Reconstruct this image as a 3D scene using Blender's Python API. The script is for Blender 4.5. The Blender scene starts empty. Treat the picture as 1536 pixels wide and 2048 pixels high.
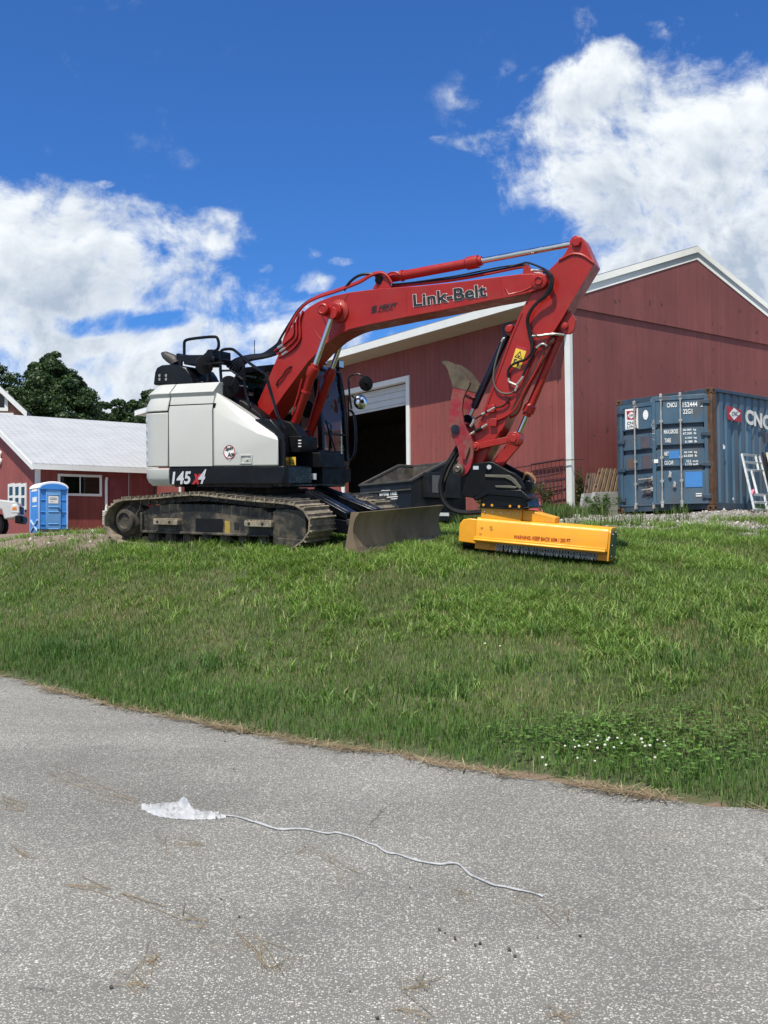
import bpy, bmesh, math, random
import numpy as np
from mathutils import Matrix, Vector
SC = bpy.context.scene
COL = SC.collection
random.seed(7)
RNG = np.random.default_rng(11)
R = math.radians
# ---------------------------------------------------------------- camera
F, EYE, ROLL, CX, CY = 2000.0, 1.6, 0.008, 768.0, 1024.0
PITCH = math.atan((1090 - 1024) / F)
_cp, _sp = math.cos(PITCH), math.sin(PITCH)
FW = np.array([0, _cp, _sp]); _up = np.array([0, -_sp, _cp]); _rt = np.array([1.0, 0, 0])
_c, _s = math.cos(ROLL), math.sin(ROLL)
IR = _c * _rt - _s * _up; IU = _s * _rt + _c * _up
EP = np.array([0, 0, EYE])
cd = bpy.data.cameras.new('camera'); cam = bpy.data.objects.new('camera', cd); COL.objects.link(cam)
cd.sensor_fit = 'VERTICAL'; cd.sensor_height = 32.0; cd.lens = F / 2048 * 32.0
cd.clip_start = 0.05; cd.clip_end = 3000
cam.matrix_world = Matrix(((IR[0], IU[0], -FW[0], 0), (IR[1], IU[1], -FW[1], 0), (IR[2], IU[2], -FW[2], EYE), (0, 0, 0, 1)))
SC.camera = cam
# ---------------------------------------------------------------- light
SUN = np.array([-0.191, -0.429, 0.883])
SUN_EL = math.asin(SUN[2]); SUN_AZ = math.atan2(SUN[0], SUN[1])
sl = bpy.data.lights.new('sun', 'SUN'); so = bpy.data.objects.new('sun', sl); COL.objects.link(so)
sl.energy = 4.9; sl.angle = R(0.53); sl.color = (1.0, 0.94, 0.83)
so.rotation_euler = Vector(SUN).to_track_quat('Z', 'Y').to_euler(); so.location = (0, -5, 30)
SC.view_settings.view_transform = 'Standard'; SC.view_settings.look = 'None'
SC.view_settings.exposure = 0.22; SC.view_settings.gamma = 1.0
SC.cycles.max_bounces = 8; SC.cycles.transparent_max_bounces = 12
SC.cycles.use_denoising = True

class NT:
    """small helper to write node trees"""
    def __init__(s, tree): s.t = tree; s.n = tree.nodes; s.l = tree.links
    def node(s, typ, **kw):
        n = s.n.new(typ)
        for k, v in kw.items(): setattr(n, k, v)
        return n
    def put(s, sock, v):
        if hasattr(v, 'is_linked') or hasattr(v, 'links'): s.l.new(v, sock)
        elif v is not None:
            if isinstance(v, (int, float)) and sock.type in ('RGBA',): v = (v, v, v, 1)
            if isinstance(v, (int, float)) and sock.type == 'VECTOR': v = (v, v, v)
            if sock.type == 'RGBA' and len(v) == 3: v = (*v, 1)
            sock.default_value = v
    def math(s, op, a, b=None, c=None, clamp=False):
        n = s.node('ShaderNodeMath', operation=op, use_clamp=clamp)
        s.put(n.inputs[0], a)
        if b is not None: s.put(n.inputs[1], b)
        if c is not None: s.put(n.inputs[2], c)
        return n.outputs[0]
    def vmath(s, op, a, b=None):
        n = s.node('ShaderNodeVectorMath', operation=op); s.put(n.inputs[0], a)
        if b is not None: s.put(n.inputs[1], b)
        return n.outputs[0]
    def noise(s, vec, scale=5, detail=4, rough=0.55, dist=0.0, dims='3D', out=0):
        n = s.node('ShaderNodeTexNoise', noise_dimensions=dims)
        if vec is not None: s.put(n.inputs['Vector'], vec)
        s.put(n.inputs['Scale'], scale); s.put(n.inputs['Detail'], detail); s.put(n.inputs['Roughness'], rough); s.put(n.inputs['Distortion'], dist)
        return n.outputs[out]
    def voro(s, vec, scale, feature='F1', out=0, rnd=1.0):
        n = s.node('ShaderNodeTexVoronoi', feature=feature)
        s.put(n.inputs['Vector'], vec); s.put(n.inputs['Scale'], scale); s.put(n.inputs['Randomness'], rnd)
        return n.outputs[out]
    def smooth(s, v, a, b, o0=0.0, o1=1.0, kind='SMOOTHSTEP'):
        n = s.node('ShaderNodeMapRange', interpolation_type=kind, clamp=True) if kind == 'LINEAR' else s.node('ShaderNodeMapRange', interpolation_type=kind)
        s.put(n.inputs[0], v); s.put(n.inputs[1], a); s.put(n.inputs[2], b); s.put(n.inputs[3], o0); s.put(n.inputs[4], o1)
        return n.outputs[0]
    def mix(s, f, a, b, typ='MIX'):
        n = s.node('ShaderNodeMix', data_type='RGBA', blend_type=typ)
        s.put(n.inputs[0], f); s.put(n.inputs[6], a); s.put(n.inputs[7], b)
        return n.outputs[2]
    def xyz(s, v):
        n = s.node('ShaderNodeSeparateXYZ'); s.put(n.inputs[0], v); return n.outputs
    def comb(s, x, y, z):
        n = s.node('ShaderNodeCombineXYZ'); s.put(n.inputs[0], x); s.put(n.inputs[1], y); s.put(n.inputs[2], z); return n.outputs[0]
    def coord(s, which='Object'): return s.node('ShaderNodeTexCoord').outputs[which]
    def mapping(s, v, scale=(1, 1, 1), rot=(0, 0, 0), loc=(0, 0, 0)):
        n = s.node('ShaderNodeMapping'); s.put(n.inputs[0], v); n.inputs[1].default_value = loc; n.inputs[2].default_value = rot; n.inputs[3].default_value = scale
        return n.outputs[0]
    def bump(s, h, strength=0.3, dist=0.01):
        n = s.node('ShaderNodeBump'); s.put(n.inputs['Strength'], strength); s.put(n.inputs['Distance'], dist); s.put(n.inputs['Height'], h); return n.outputs[0]

# sky: Nishita sky with cumulus clouds laid out by direction
W = bpy.data.worlds.new('World'); SC.world = W; W.use_nodes = True
W.cycles.sampling_method = 'MANUAL'; W.cycles.sample_map_resolution = 512
W.node_tree.nodes.clear()
def make_world():
    t = NT(W.node_tree)
    sky = t.node('ShaderNodeTexSky', sky_type='NISHITA'); sky.sun_disc = False
    sky.sun_elevation = SUN_EL; sky.sun_rotation = SUN_AZ
    sky.air_density = 1.0; sky.dust_density = 0.3; sky.ozone_density = 3.0; sky.altitude = 100
    base = t.mix(1.0, sky.outputs[0], (0.47, 0.99, 1.70), 'MULTIPLY')
    d = t.coord('Generated'); x, y, z = t.xyz(d)
    ys = t.math('MAXIMUM', y, 0.08)
    u = t.math('DIVIDE', x, ys); v = t.math('DIVIDE', z, ys)
    p = t.comb(u, v, 0.0)
    warp = t.noise(p, 5.0, 3, 0.5, out=1)
    pw = t.vmath('ADD', p, t.vmath('MULTIPLY', t.vmath('SUBTRACT', warp, (0.5, 0.5, 0.5)), (0.15, 0.10, 0)))
    uw, vw, _ = t.xyz(pw)
    n1 = t.noise(pw, 6.5, 12, 0.66)
    n2 = t.noise(t.vmath('ADD', pw, (3.1, 1.7, 0)), 17.0, 11, 0.66)
    def pxu(a): return (a - 768) / 2000
    def pxv(b): return (1090 - b) / 2000
    blobs = [ # px centre, px radii, weight
        (1400, 250, 300, 190, 1.0), (1230, 270, 230, 170, 0.95), (1085, 340, 130, 75, .85), (1330, 430, 280, 150, 1.05), (1460, 150, 190, 100, .8), (1520, 400, 330, 230, 1.05), (1300, 110, 130, 70, 0.8), (1500, 560, 420, 130, 1.0), (1160, 400, 130, 70, .85), (1190, 500, 90, 60, .75),
        (1200, 455, 110, 80, 1.0), (1250, 540, 170, 110, 1.05), (1180, 330, 150, 90, .95), (985, 275, 130, 30, 0.52), (1010, 190, 150, 120, 0.24), (1480, 25, 240, 70, 0.42), (1240, 30, 140, 70, .22),
        (60, 450, 170, 110, .95), (190, 470, 190, 90, .85), (350, 475, 150, 75, .74), (90, 560, 260, 110, 1.05), (500, 515, 75, 34, 0.62), (290, 580, 260, 80, .85), (60, 670, 240, 90, .95),
        (440, 700, 330, 75, 0.92), (240, 770, 460, 80, 1.0), (540, 640, 130, 70, 0.72), (470, 590, 120, 60, .7), (628, 560, 52, 36, 0.72), (680, 512, 30, 14, 0.5), (622, 500, 26, 18, .46), (115, 352, 30, 14, .45), (205, 360, 26, 13, .45),
        (-350, 500, 380, 200, 1.0), (1900, 350, 380, 300, 1.0), (1000, 900, 600, 70, .8)]
    dens = None; holes = [(185, 645, 85, 20, .55), (310, 655, 60, 16, .4)]
    def blob(b):
        a = t.math('DIVIDE', t.math('SUBTRACT', uw, pxu(b[0])), b[2] / 2000)
        c = t.math('DIVIDE', t.math('SUBTRACT', vw, pxv(b[1])), b[3] / 2000)
        r2 = t.math('ADD', t.math('MULTIPLY', a, a), t.math('MULTIPLY', c, c))
        return t.math('MULTIPLY', t.smooth(r2, 1.7, 0.0), b[4])
    for b in blobs:
        g = blob(b); dens = g if dens is None else t.math('SMOOTH_MAX', dens, g, 0.12)
    for b in holes: dens = t.math('SUBTRACT', dens, blob(b))
    # billows: rounded cells for the cumulus heads over wispy fractal noise
    def bill(vec):
        a1 = t.voro(t.vmath('ADD', vec, t.vmath('MULTIPLY', t.vmath('SUBTRACT', t.noise(vec, 14.0, 4, .6, out=1), (.5, .5, .5)), (.045, .045, 0))), 13.0)
        a2 = t.voro(t.vmath('ADD', vec, t.vmath('MULTIPLY', t.vmath('SUBTRACT', t.noise(vec, 40.0, 4, .6, out=1), (.5, .5, .5)), (.016, .016, 0))), 36.0)
        return t.math('ADD', t.math('SUBTRACT', .5, a1), t.math('MULTIPLY', t.math('SUBTRACT', .45, a2), .42))
    bl = bill(p); bl2 = bill(t.vmath('ADD', p, (-0.006, 0.016, 0)))
    fb = t.math('ADD', t.math('MULTIPLY', t.math('SUBTRACT', n1, 0.5), 1.9), t.math('MULTIPLY', t.math('SUBTRACT', n2, 0.5), 1.5))
    fb = t.math('ADD', fb, t.math('MULTIPLY', bl, .62))
    fb = t.math('ADD', fb, t.math('MULTIPLY', t.math('SUBTRACT', t.noise(pw, 42.0, 7, .62), .5), .8))
    field = t.math('ADD', dens, t.math('MULTIPLY', fb, t.smooth(dens, 0.0, 0.30, 0.25, 1.0)))
    alpha = t.smooth(field, 0.18, 0.98)
    front = t.smooth(y, 0.10, 0.25)
    alpha = t.math('MULTIPLY', alpha, front)
    around = t.smooth(t.noise(d, 2.4, 6, .55), 0.44, 0.58)       # unseen broken cloud added behind the camera to whiten the ambient light
    alpha = t.math('MAXIMUM', alpha, t.math('MULTIPLY', around, t.smooth(y, 0.0, -0.15)))
    # cloud brightness: lit puffs, creases and grey undersides
    n3 = t.noise(t.vmath('ADD', pw, (-0.008, 0.016, 0)), 6.5, 10, 0.64)
    relief = t.math('ADD', t.math('MULTIPLY', t.math('SUBTRACT', n1, n3), 1.9), t.math('MULTIPLY', t.math('SUBTRACT', bl, bl2), .55))
    crease = t.math('MULTIPLY', t.math('SUBTRACT', t.noise(pw, 11.0, 9, .66), .5), 1.15)
    thick = t.smooth(field, 0.7, 1.5)
    vv = t.math('SUBTRACT', v, t.smooth(u, 0.0, 0.35, 0.0, 0.10))
    low = t.smooth(t.math('ADD', vv, t.math('MULTIPLY', t.math('SUBTRACT', t.noise(p, 4.5, 6, .6), 0.5), .26)), 0.335, 0.22)
    sh = t.math('ADD', t.math('ADD', t.math('SUBTRACT', 0.70, t.math('MULTIPLY', t.math('MULTIPLY', thick, low), 0.75)), relief), crease, clamp=True)
    ccol = t.mix(sh, (5.2, 6.2, 7.7), (11.2, 11.7, 12.0))
    outc = t.mix(alpha, base, ccol)
    bg = t.node('ShaderNodeBackground'); t.l.new(outc, bg.inputs[0]); bg.inputs[1].default_value = 0.075
    o = t.node('ShaderNodeOutputWorld'); t.l.new(bg.outputs[0], o.inputs[0])
make_world()

# ---------------------------------------------------------------- frames and rays
def ray(px, py): return FW + IR * (px - CX) / F + IU * (CY - py) / F
class Fr:
    """a local frame in the place: x forward, y left, z up (normal of the slope g)"""
    def __init__(s, o, yaw, g=(0, 0)):
        n = np.array([-g[0], -g[1], 1.0]); n /= np.linalg.norm(n)
        u = np.array([math.cos(yaw), math.sin(yaw), 0.0]); u -= n * (u @ n); u /= np.linalg.norm(u)
        s.set(o, u, n)
    def set(s, o, u, n):
        s.o = np.array(o, float); s.u = u; s.n = n; s.l = np.cross(n, u)
        s.M = Matrix([[s.u[i], s.l[i], s.n[i], s.o[i]] for i in range(3)] + [[0, 0, 0, 1]])
    def w(s, x, y, z): return s.o + s.u * x + s.l * y + s.n * z
    def L(s, px, py, y):
        """where the sight line through photo pixel meets the plane y = const: (x, z)"""
        r = ray(px, py); t = ((s.o - EP) @ s.l + y) / (r @ s.l); d = EP + r * t - s.o
        return (float(d @ s.u), float(d @ s.n))
    def P(s, px, py, y): a = s.L(px, py, y); return (a[0], y, a[1])
WORLD = Fr((0, 0, 0), 0.0)

# ---------------------------------------------------------------- mesh builder
class MB:
    def __init__(s, frame=WORLD): s.v = []; s.f = []; s.mi = []; s.fr = frame; s.m = 0
    def _add(s, vs, fs):
        b = len(s.v); s.v.extend([tuple(map(float, v)) for v in vs]); s.f.extend([tuple(i + b for i in f) for f in fs]); s.mi.extend([s.m] * len(fs)); return s
    def box(s, x0, x1, y0, y1, z0, z1):
        return s._add([(x, y, z) for z in (z0, z1) for y in (y0, y1) for x in (x0, x1)],
                      [(0, 2, 3, 1), (4, 5, 7, 6), (0, 1, 5, 4), (2, 6, 7, 3), (0, 4, 6, 2), (1, 3, 7, 5)])
    def obox(s, c, ax, ay, az):
        """box from a centre and three half-axis vectors"""
        c, ax, ay, az = map(np.array, (c, ax, ay, az))
        return s._add([c + i * ax + j * ay + k * az for k in (-1, 1) for j in (-1, 1) for i in (-1, 1)],
                      [(0, 2, 3, 1), (4, 5, 7, 6), (0, 1, 5, 4), (2, 6, 7, 3), (0, 4, 6, 2), (1, 3, 7, 5)])
    def bar(s, p, q, w, h, up=(0, 0, 1)):
        p, q = np.array(p, float), np.array(q, float); d = q - p; L = np.linalg.norm(d); d /= L
        up = np.array(up, float); a = np.cross(d, up); na = np.linalg.norm(a)
        if na < 1e-4: a = np.cross(d, (1, 0, 0)); na = np.linalg.norm(a)
        a /= na; b = np.cross(a, d)
        return s.obox((p + q) / 2, d * L / 2, a * w / 2, b * h / 2)
    def prism(s, pts, a0, a1, axis='y'):
        n = len(pts)
        mk = {'y': lambda p, a: (p[0], a, p[1]), 'x': lambda p, a: (a, p[0], p[1]), 'z': lambda p, a: (p[0], p[1], a)}[axis]
        vs = [mk(p, a0) for p in pts] + [mk(p, a1) for p in pts]
        fs = [tuple(range(n)), tuple(range(2 * n - 1, n - 1, -1))] + [(i, n + i, n + (i + 1) % n, (i + 1) % n) for i in range(n)]
        return s._add(vs, fs)
    def loft(s, rings, closed=True, caps=True):
        n = len(rings[0]); vs = [p for r in rings for p in r]; fs = []
        for k in range(len(rings) - 1):
            for i in range(n if closed else n - 1):
                j = (i + 1) % n; fs.append((k * n + i, k * n + j, (k + 1) * n + j, (k + 1) * n + i))
        if caps: fs += [tuple(range(n - 1, -1, -1)), tuple(range((len(rings) - 1) * n, len(rings) * n))]
        return s._add(vs, fs)
    def tube(s, path, r, n=8, caps=True, smooth=0):
        P = [np.array(p, float) for p in path]
        if smooth: P = catmull(P, smooth)
        rr = r if hasattr(r, '__len__') else [r] * len(P)
        if len(rr) != len(P): rr = list(np.interp(np.linspace(0, 1, len(P)), np.linspace(0, 1, len(rr)), rr))
        rings = []; a = None
        for i, p in enumerate(P):
            t = P[min(i + 1, len(P) - 1)] - P[max(i - 1, 0)]; t = t / (np.linalg.norm(t) + 1e-9)
            if a is None:
                a = np.cross(t, (0, 0, 1) if abs(t[2]) < .9 else (1, 0, 0))
            a = a - t * (a @ t); a /= np.linalg.norm(a) + 1e-9; b = np.cross(t, a)
            rings.append([p + rr[i] * (math.cos(2 * math.pi * k / n) * a + math.sin(2 * math.pi * k / n) * b) for k in range(n)])
        return s.loft(rings, True, caps)
    def cyl(s, p, q, r0, r1=None, n=20): return s.tube([p, q], [r0, r0 if r1 is None else r1], n)
    def lathe(s, prof, p, ax, n=24):
        """profile (radius, height) turned about the axis ax from p"""
        p = np.array(p, float); ax = np.array(ax, float); ax /= np.linalg.norm(ax)
        a = np.cross(ax, (0, 0, 1) if abs(ax[2]) < .9 else (1, 0, 0)); a /= np.linalg.norm(a); b = np.cross(ax, a)
        return s.loft([[p + ax * h + max(r, 1e-4) * (math.cos(2 * math.pi * k / n) * a + math.sin(2 * math.pi * k / n) * b) for k in range(n)] for r, h in prof])
    def quad(s, a, b, c, d): return s._add([a, b, c, d], [(0, 1, 2, 3)])
    def grid(s, rows):
        n = len(rows[0]); return s._add([p for r in rows for p in r], [(k * n + i, k * n + i + 1, (k + 1) * n + i + 1, (k + 1) * n + i) for k in range(len(rows) - 1) for i in range(n - 1)])

def catmull(P, k):
    P = [np.array(p, float) for p in P]; Q = [2 * P[0] - P[1]] + P + [2 * P[-1] - P[-2]]; out = []
    for i in range(1, len(Q) - 2):
        for j in range(k):
            t = j / k
            out.append(0.5 * ((2 * Q[i]) + (-Q[i-1] + Q[i+1]) * t + (2*Q[i-1] - 5*Q[i] + 4*Q[i+1] - Q[i+2]) * t*t + (-Q[i-1] + 3*Q[i] - 3*Q[i+1] + Q[i+2]) * t**3))
    out.append(P[-1]); return out

def tag(o, label=None, cat=None, group=None, kind=None):
    if label: o['label'] = label
    if cat: o['category'] = cat
    if group: o['group'] = group
    if kind: o['kind'] = kind
    return o
RI = {}
def thing(name, M, label, cat, group=None):
    o = bpy.data.objects.new(name, None); COL.objects.link(o); o.matrix_world = M; o.empty_display_size = 0.3
    RI[o] = M.inverted(); return tag(o, label, cat, group)
def root_of(o):
    while o.parent is not None: o = o.parent
    return o
def build(mb, name, mat, parent=None, label=None, bevel=0.0, seg=2, smooth=35, recalc=True, at=None):
    """link the collected shapes as ONE mesh object (a part of parent, or a thing with its origin at `at`)"""
    Mf = mb.fr.M
    if parent is not None: Mx = RI[root_of(parent)] @ Mf
    elif at is not None: Mx = Matrix.Translation(-Vector(at)) @ Mf
    else: Mx = Mf
    A = np.array(Mx); V = np.array(mb.v) @ A[:3, :3].T + A[:3, 3]
    me = bpy.data.meshes.new(name); me.from_pydata(V.tolist(), [], mb.f)
    for m in (mat if isinstance(mat, (list, tuple)) else [mat]): me.materials.append(m)
    me.polygons.foreach_set('material_index', mb.mi)
    if recalc:
        bm = bmesh.new(); bm.from_mesh(me); bmesh.ops.remove_doubles(bm, verts=bm.verts, dist=1e-5); bmesh.ops.recalc_face_normals(bm, faces=bm.faces); bm.to_mesh(me); bm.free()
    me.update()
    if smooth:
        me.polygons.foreach_set('use_smooth', [True] * len(me.polygons)); me.set_sharp_from_angle(angle=R(smooth))
    o = bpy.data.objects.new(name, me); COL.objects.link(o)
    if parent is not None:
        o.parent = parent
    elif at is not None: o.location = at
    if bevel:
        b = o.modifiers.new('edge', 'BEVEL'); b.width = bevel; b.segments = seg; b.limit_method = 'ANGLE'; b.angle_limit = R(40); b.harden_normals = False
    if label: o['label'] = label
    return o
_txt = {}
def text_mesh(body, bold=0.0, shear=0.0):
    key = (body, bold, shear)
    if key not in _txt:
        c = bpy.data.curves.new('lettering', 'FONT'); c.body = body; c.size = 1.0; c.offset = bold; c.shear = shear; c.resolution_u = 4
        c.fill_mode = 'BOTH'; c.extrude = 0.0
        o = bpy.data.objects.new('lettering', c); COL.objects.link(o)
        dg = bpy.context.evaluated_depsgraph_get(); me = bpy.data.meshes.new_from_object(o.evaluated_get(dg))
        v = np.array([x.co[:] for x in me.vertices]); f = [tuple(p.vertices) for p in me.polygons]
        bpy.data.objects.remove(o); bpy.data.curves.remove(c); bpy.data.meshes.remove(me)
        _txt[key] = (v, f)
    return _txt[key]
def letter(mb, body, o, ax, ay, bold=0.0, shear=0.0, lift=0.003, box=None):
    """lettering fitted to the box spanned by ax (width) and ay (height) at o, lifted along ax x ay"""
    v, f = text_mesh(body, bold, shear); o, ax, ay = map(lambda q: np.array(q, float), (o, ax, ay))
    bb = box if box is not None else (v[:, 0].min(), v[:, 0].max(), v[:, 1].min(), v[:, 1].max())
    n = np.cross(ax, ay); n /= np.linalg.norm(n)
    a = (v[:, 0] - bb[0]) / (bb[1] - bb[0]); b = (v[:, 1] - bb[2]) / max(bb[3] - bb[2], 1e-6)
    mb._add(o + a[:, None] * ax + b[:, None] * ay + n * lift, f); return bb

# ---------------------------------------------------------------- materials
MATS = {}
def new_mat(name):
    m = bpy.data.materials.new(name); m.use_nodes = True; m.node_tree.nodes.clear(); t = NT(m.node_tree)
    b = t.node('ShaderNodeBsdfPrincipled'); o = t.node('ShaderNodeOutputMaterial'); t.l.new(b.outputs[0], o.inputs[0]); MATS[name] = m
    return m, t, b
def paint(name, col, rough=0.45, metal=0.0, var=0.12, scale=3.0, dirt=None, damt=0.35, dscale=4.0, bumps=0.0, bscale=40, coat=0.0, spec=0.5, stretch=(1, 1, 1), rvar=0.12, dth=0.55):
    m, t, b = new_mat(name); co = t.mapping(t.coord('Object'), stretch)
    n = t.noise(co, scale, 5, 0.6)
    c = t.mix(1.0, (*col, 1), t.comb(*[t.smooth(n, 0.25, 0.75, 1 - var, 1 + var)] * 3), 'MULTIPLY')
    r = t.smooth(t.noise(co, scale * 2.3, 4, 0.6), 0.3, 0.7, max(rough - rvar, 0.05), min(rough + rvar, 1))
    if dirt:
        dn = t.noise(co, dscale, 8, 0.65)
        k = t.math('MULTIPLY', t.smooth(dn, dth - 0.12, dth + 0.15), damt); c = t.mix(k, c, (*dirt, 1)); r = t.math('ADD', r, t.math('MULTIPLY', k, 0.4), clamp=True)
    t.put(b.inputs['Base Color'], c); t.put(b.inputs['Roughness'], r); b.inputs['Metallic'].default_value = metal
    b.inputs['Coat Weight'].default_value = coat; b.inputs['Coat Roughness'].default_value = 0.12; b.inputs['Specular IOR Level'].default_value = spec
    if bumps: t.l.new(t.bump(t.noise(co, bscale, 6, 0.6), bumps, 0.01), b.inputs['Normal'])
    return m
RED = paint('red_paint', (0.32, 0.011, 0.0065), 0.40, var=0.10, dirt=(0.20, 0.05, 0.035), damt=0.2, coat=0.12, spec=.4)
REDW = paint('worn_red_paint', (0.26, 0.012, 0.022), 0.5, var=0.2, scale=6, dirt=(0.16, 0.10, 0.07), damt=0.75, dscale=5, dth=0.52)
WHITE = paint('warm_white_paint', (0.475, 0.478, 0.45), 0.42, var=0.025, scale=1.5, coat=0.12, dirt=(0.45, 0.43, 0.38), damt=0.25, dscale=2.5, dth=0.62)
BLACK = paint('black_paint', (0.0035, 0.0045, 0.007), 0.28, var=0.2, dirt=(0.04, 0.037, 0.032), damt=0.07, dscale=3, spec=.28)
BLACKM = paint('matt_black_plastic', (0.0045, 0.005, 0.0065), 0.5, var=0.2, dirt=(0.05, 0.046, 0.04), damt=0.08, spec=.18)
NAVY = paint('dark_navy_cylinder', (0.004, 0.005, 0.012), 0.3, spec=.4)
CHROME = paint('chrome_rod', (0.62, 0.63, 0.62), 0.16, metal=1.0, var=0.05, rvar=0.05)
STEEL = paint('zinc_fitting', (0.55, 0.54, 0.50), 0.35, metal=0.8, var=0.15)
HOSE = paint('rubber_hose', (0.007, 0.007, 0.0075), 0.5, var=0.2, spec=.35)
TRACK = paint('muddy_track_steel', (0.15, 0.125, 0.092), 0.75, var=0.35, scale=9, dirt=(0.34, 0.29, 0.21), damt=0.8, dscale=7, bumps=0.5, bscale=25, dth=0.5)
MUDDY = paint('mud_caked_black', (0.013, 0.0125, 0.012), 0.6, var=0.3, dirt=(0.17, 0.14, 0.10), damt=0.75, dscale=4.5, bumps=0.5, bscale=18, dth=0.55)
BLADE = paint('worn_blade_steel', (0.19, 0.142, 0.094), 0.75, metal=0.0, spec=.25, var=0.3, scale=3, dirt=(0.29, 0.22, 0.14), damt=0.8, dscale=2.2, stretch=(1, 1, 0.35), bumps=0.25)
RUSTY = paint('thumb_bare_steel', (0.075, 0.058, 0.040), 0.75, var=0.35, scale=6, dirt=(0.15, 0.12, 0.08), damt=0.6, bumps=0.3)
YEL = paint('yellow_paint', (0.78, 0.34, 0.012), 0.42, var=0.08, coat=0.08, dirt=(0.42, 0.24, 0.07), damt=0.35, dscale=5, dth=.6)
ROLLER = paint('dark_muddy_roller', (0.035, 0.030, 0.024), 0.8, var=.4, scale=9, dirt=(0.13, 0.105, 0.075), damt=.7, dscale=8, bumps=.5)
GREEN = paint('dark_green_paint', (0.030, 0.055, 0.022), 0.5)
CREAM = paint('tan_soffit', (0.42, 0.38, 0.31), 0.7, var=0.06)
TRIM = paint('white_trim', (0.70, 0.715, 0.69), 0.55, var=0.05, dirt=(0.45, 0.43, 0.38), damt=0.25, dscale=1.5, dth=0.6)
YLAB = paint('yellow_label', (0.75, 0.50, 0.05), 0.5, var=0.1)
PBLK = paint('black_print', (0.012, 0.012, 0.012), 0.5)
PWHT = paint('white_print', (0.78, 0.78, 0.76), 0.5)
PRED = paint('red_print', (0.38, 0.02, 0.03), 0.5)
PSIL = paint('silver_print', (0.60, 0.62, 0.64), 0.35, metal=0.3)
def glass(name, tint=(0.75, 0.85, 0.82), rough=0.02, refl=1.45):
    m = bpy.data.materials.new(name); m.use_nodes = True; m.node_tree.nodes.clear(); t = NT(m.node_tree)
    tr = t.node('ShaderNodeBsdfTransparent'); tr.inputs[0].default_value = (*tint, 1)
    g = t.node('ShaderNodeBsdfGlossy'); g.inputs['Roughness'].default_value = rough
    fz = t.node('ShaderNodeFresnel'); fz.inputs[0].default_value = refl
    mx = t.node('ShaderNodeMixShader'); t.l.new(t.math('ADD', fz.outputs[0], 0.02), mx.inputs[0]); t.l.new(tr.outputs[0], mx.inputs[1]); t.l.new(g.outputs[0], mx.inputs[2])
    o = t.node('ShaderNodeOutputMaterial'); t.l.new(mx.outputs[0], o.inputs[0]); return m
GLASS = glass('cab_glass', (0.45, 0.54, 0.51), refl=1.28)
WINDOW = glass('window_glass', (0.30, 0.32, 0.30), refl=1.4)
MIRROR = paint('mirror_glass', (0.7, 0.72, 0.73), 0.05, metal=1.0, var=0.02, rvar=0.02)
LAMP = paint('lamp_lens', (0.75, 0.76, 0.72), 0.15, metal=0.4)

def siding(name, col, axis, pitch=0.203, groove=0.35, var=0.16, streak=0.5, peel=0.5):
    """painted vertical board siding: boards along z, grooves every `pitch` metres along axis (0=x, 1=y of the thing)"""
    m, t, b = new_mat(name); co = t.coord('Object'); s = t.xyz(co)
    h = t.math('DIVIDE', s[axis], pitch); fr = t.math('FRACT', t.math('ADD', h, 100.0)); idb = t.math('FLOOR', h)
    edge = t.math('MINIMUM', fr, t.math('SUBTRACT', 1.0, fr))
    gr = t.smooth(edge, 0.0, 0.05, 1.0, 0.0)
    wn = t.node('ShaderNodeTexWhiteNoise', noise_dimensions='1D'); t.put(wn.inputs['W'], idb)
    bv = t.smooth(wn.outputs[0], 0, 1, 1 - var * 0.5, 1 + var * 0.5, 'LINEAR')
    st = t.noise(t.mapping(co, (9, 9, 0.5)), 1.0, 6, 0.65)
    big = t.noise(co, 0.55, 5, 0.6)
    k = t.math('MULTIPLY', t.math('MULTIPLY', bv, t.smooth(st, 0.3, 0.7, 1 - var, 1 + var)), t.smooth(big, 0.3, 0.7, 0.9, 1.1))
    c = t.mix(1.0, (*col, 1), t.comb(k, k, k), 'MULTIPLY')
    fade = t.math('MULTIPLY', t.smooth(t.noise(t.mapping(co, (3, 3, 0.8)), 1.0, 6, 0.7), 0.5, 0.75), streak)
    c = t.mix(fade, c, (col[0] * 1.05, col[1] * 1.5, col[2] * 1.5, 1))
    pl = t.math('MULTIPLY', t.smooth(t.noise(t.mapping(co, (2.2, 2.2, 1.4)), 3.0, 9, 0.72, 0.6), 0.615, 0.645), peel)
    c = t.mix(pl, c, (0.055, 0.028, 0.024, 1))
    gn = t.smooth(t.noise(t.mapping(co, (3, 3, 0.6)), 1.0, 3, 0.5), 0.3, 0.7, 0.25, 1.0)
    gk = t.math('MULTIPLY', t.math('MULTIPLY', gr, groove), gn)
    c = t.mix(gk, c, (col[0] * 0.12, col[1] * 0.2, col[2] * 0.2, 1))
    t.put(b.inputs['Base Color'], c); b.inputs['Roughness'].default_value = 0.75
    hgt = t.math('SUBTRACT', t.math('MULTIPLY', st, 0.25), gk)
    t.l.new(t.bump(hgt, 0.6, 0.006), b.inputs['Normal']); return m
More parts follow.
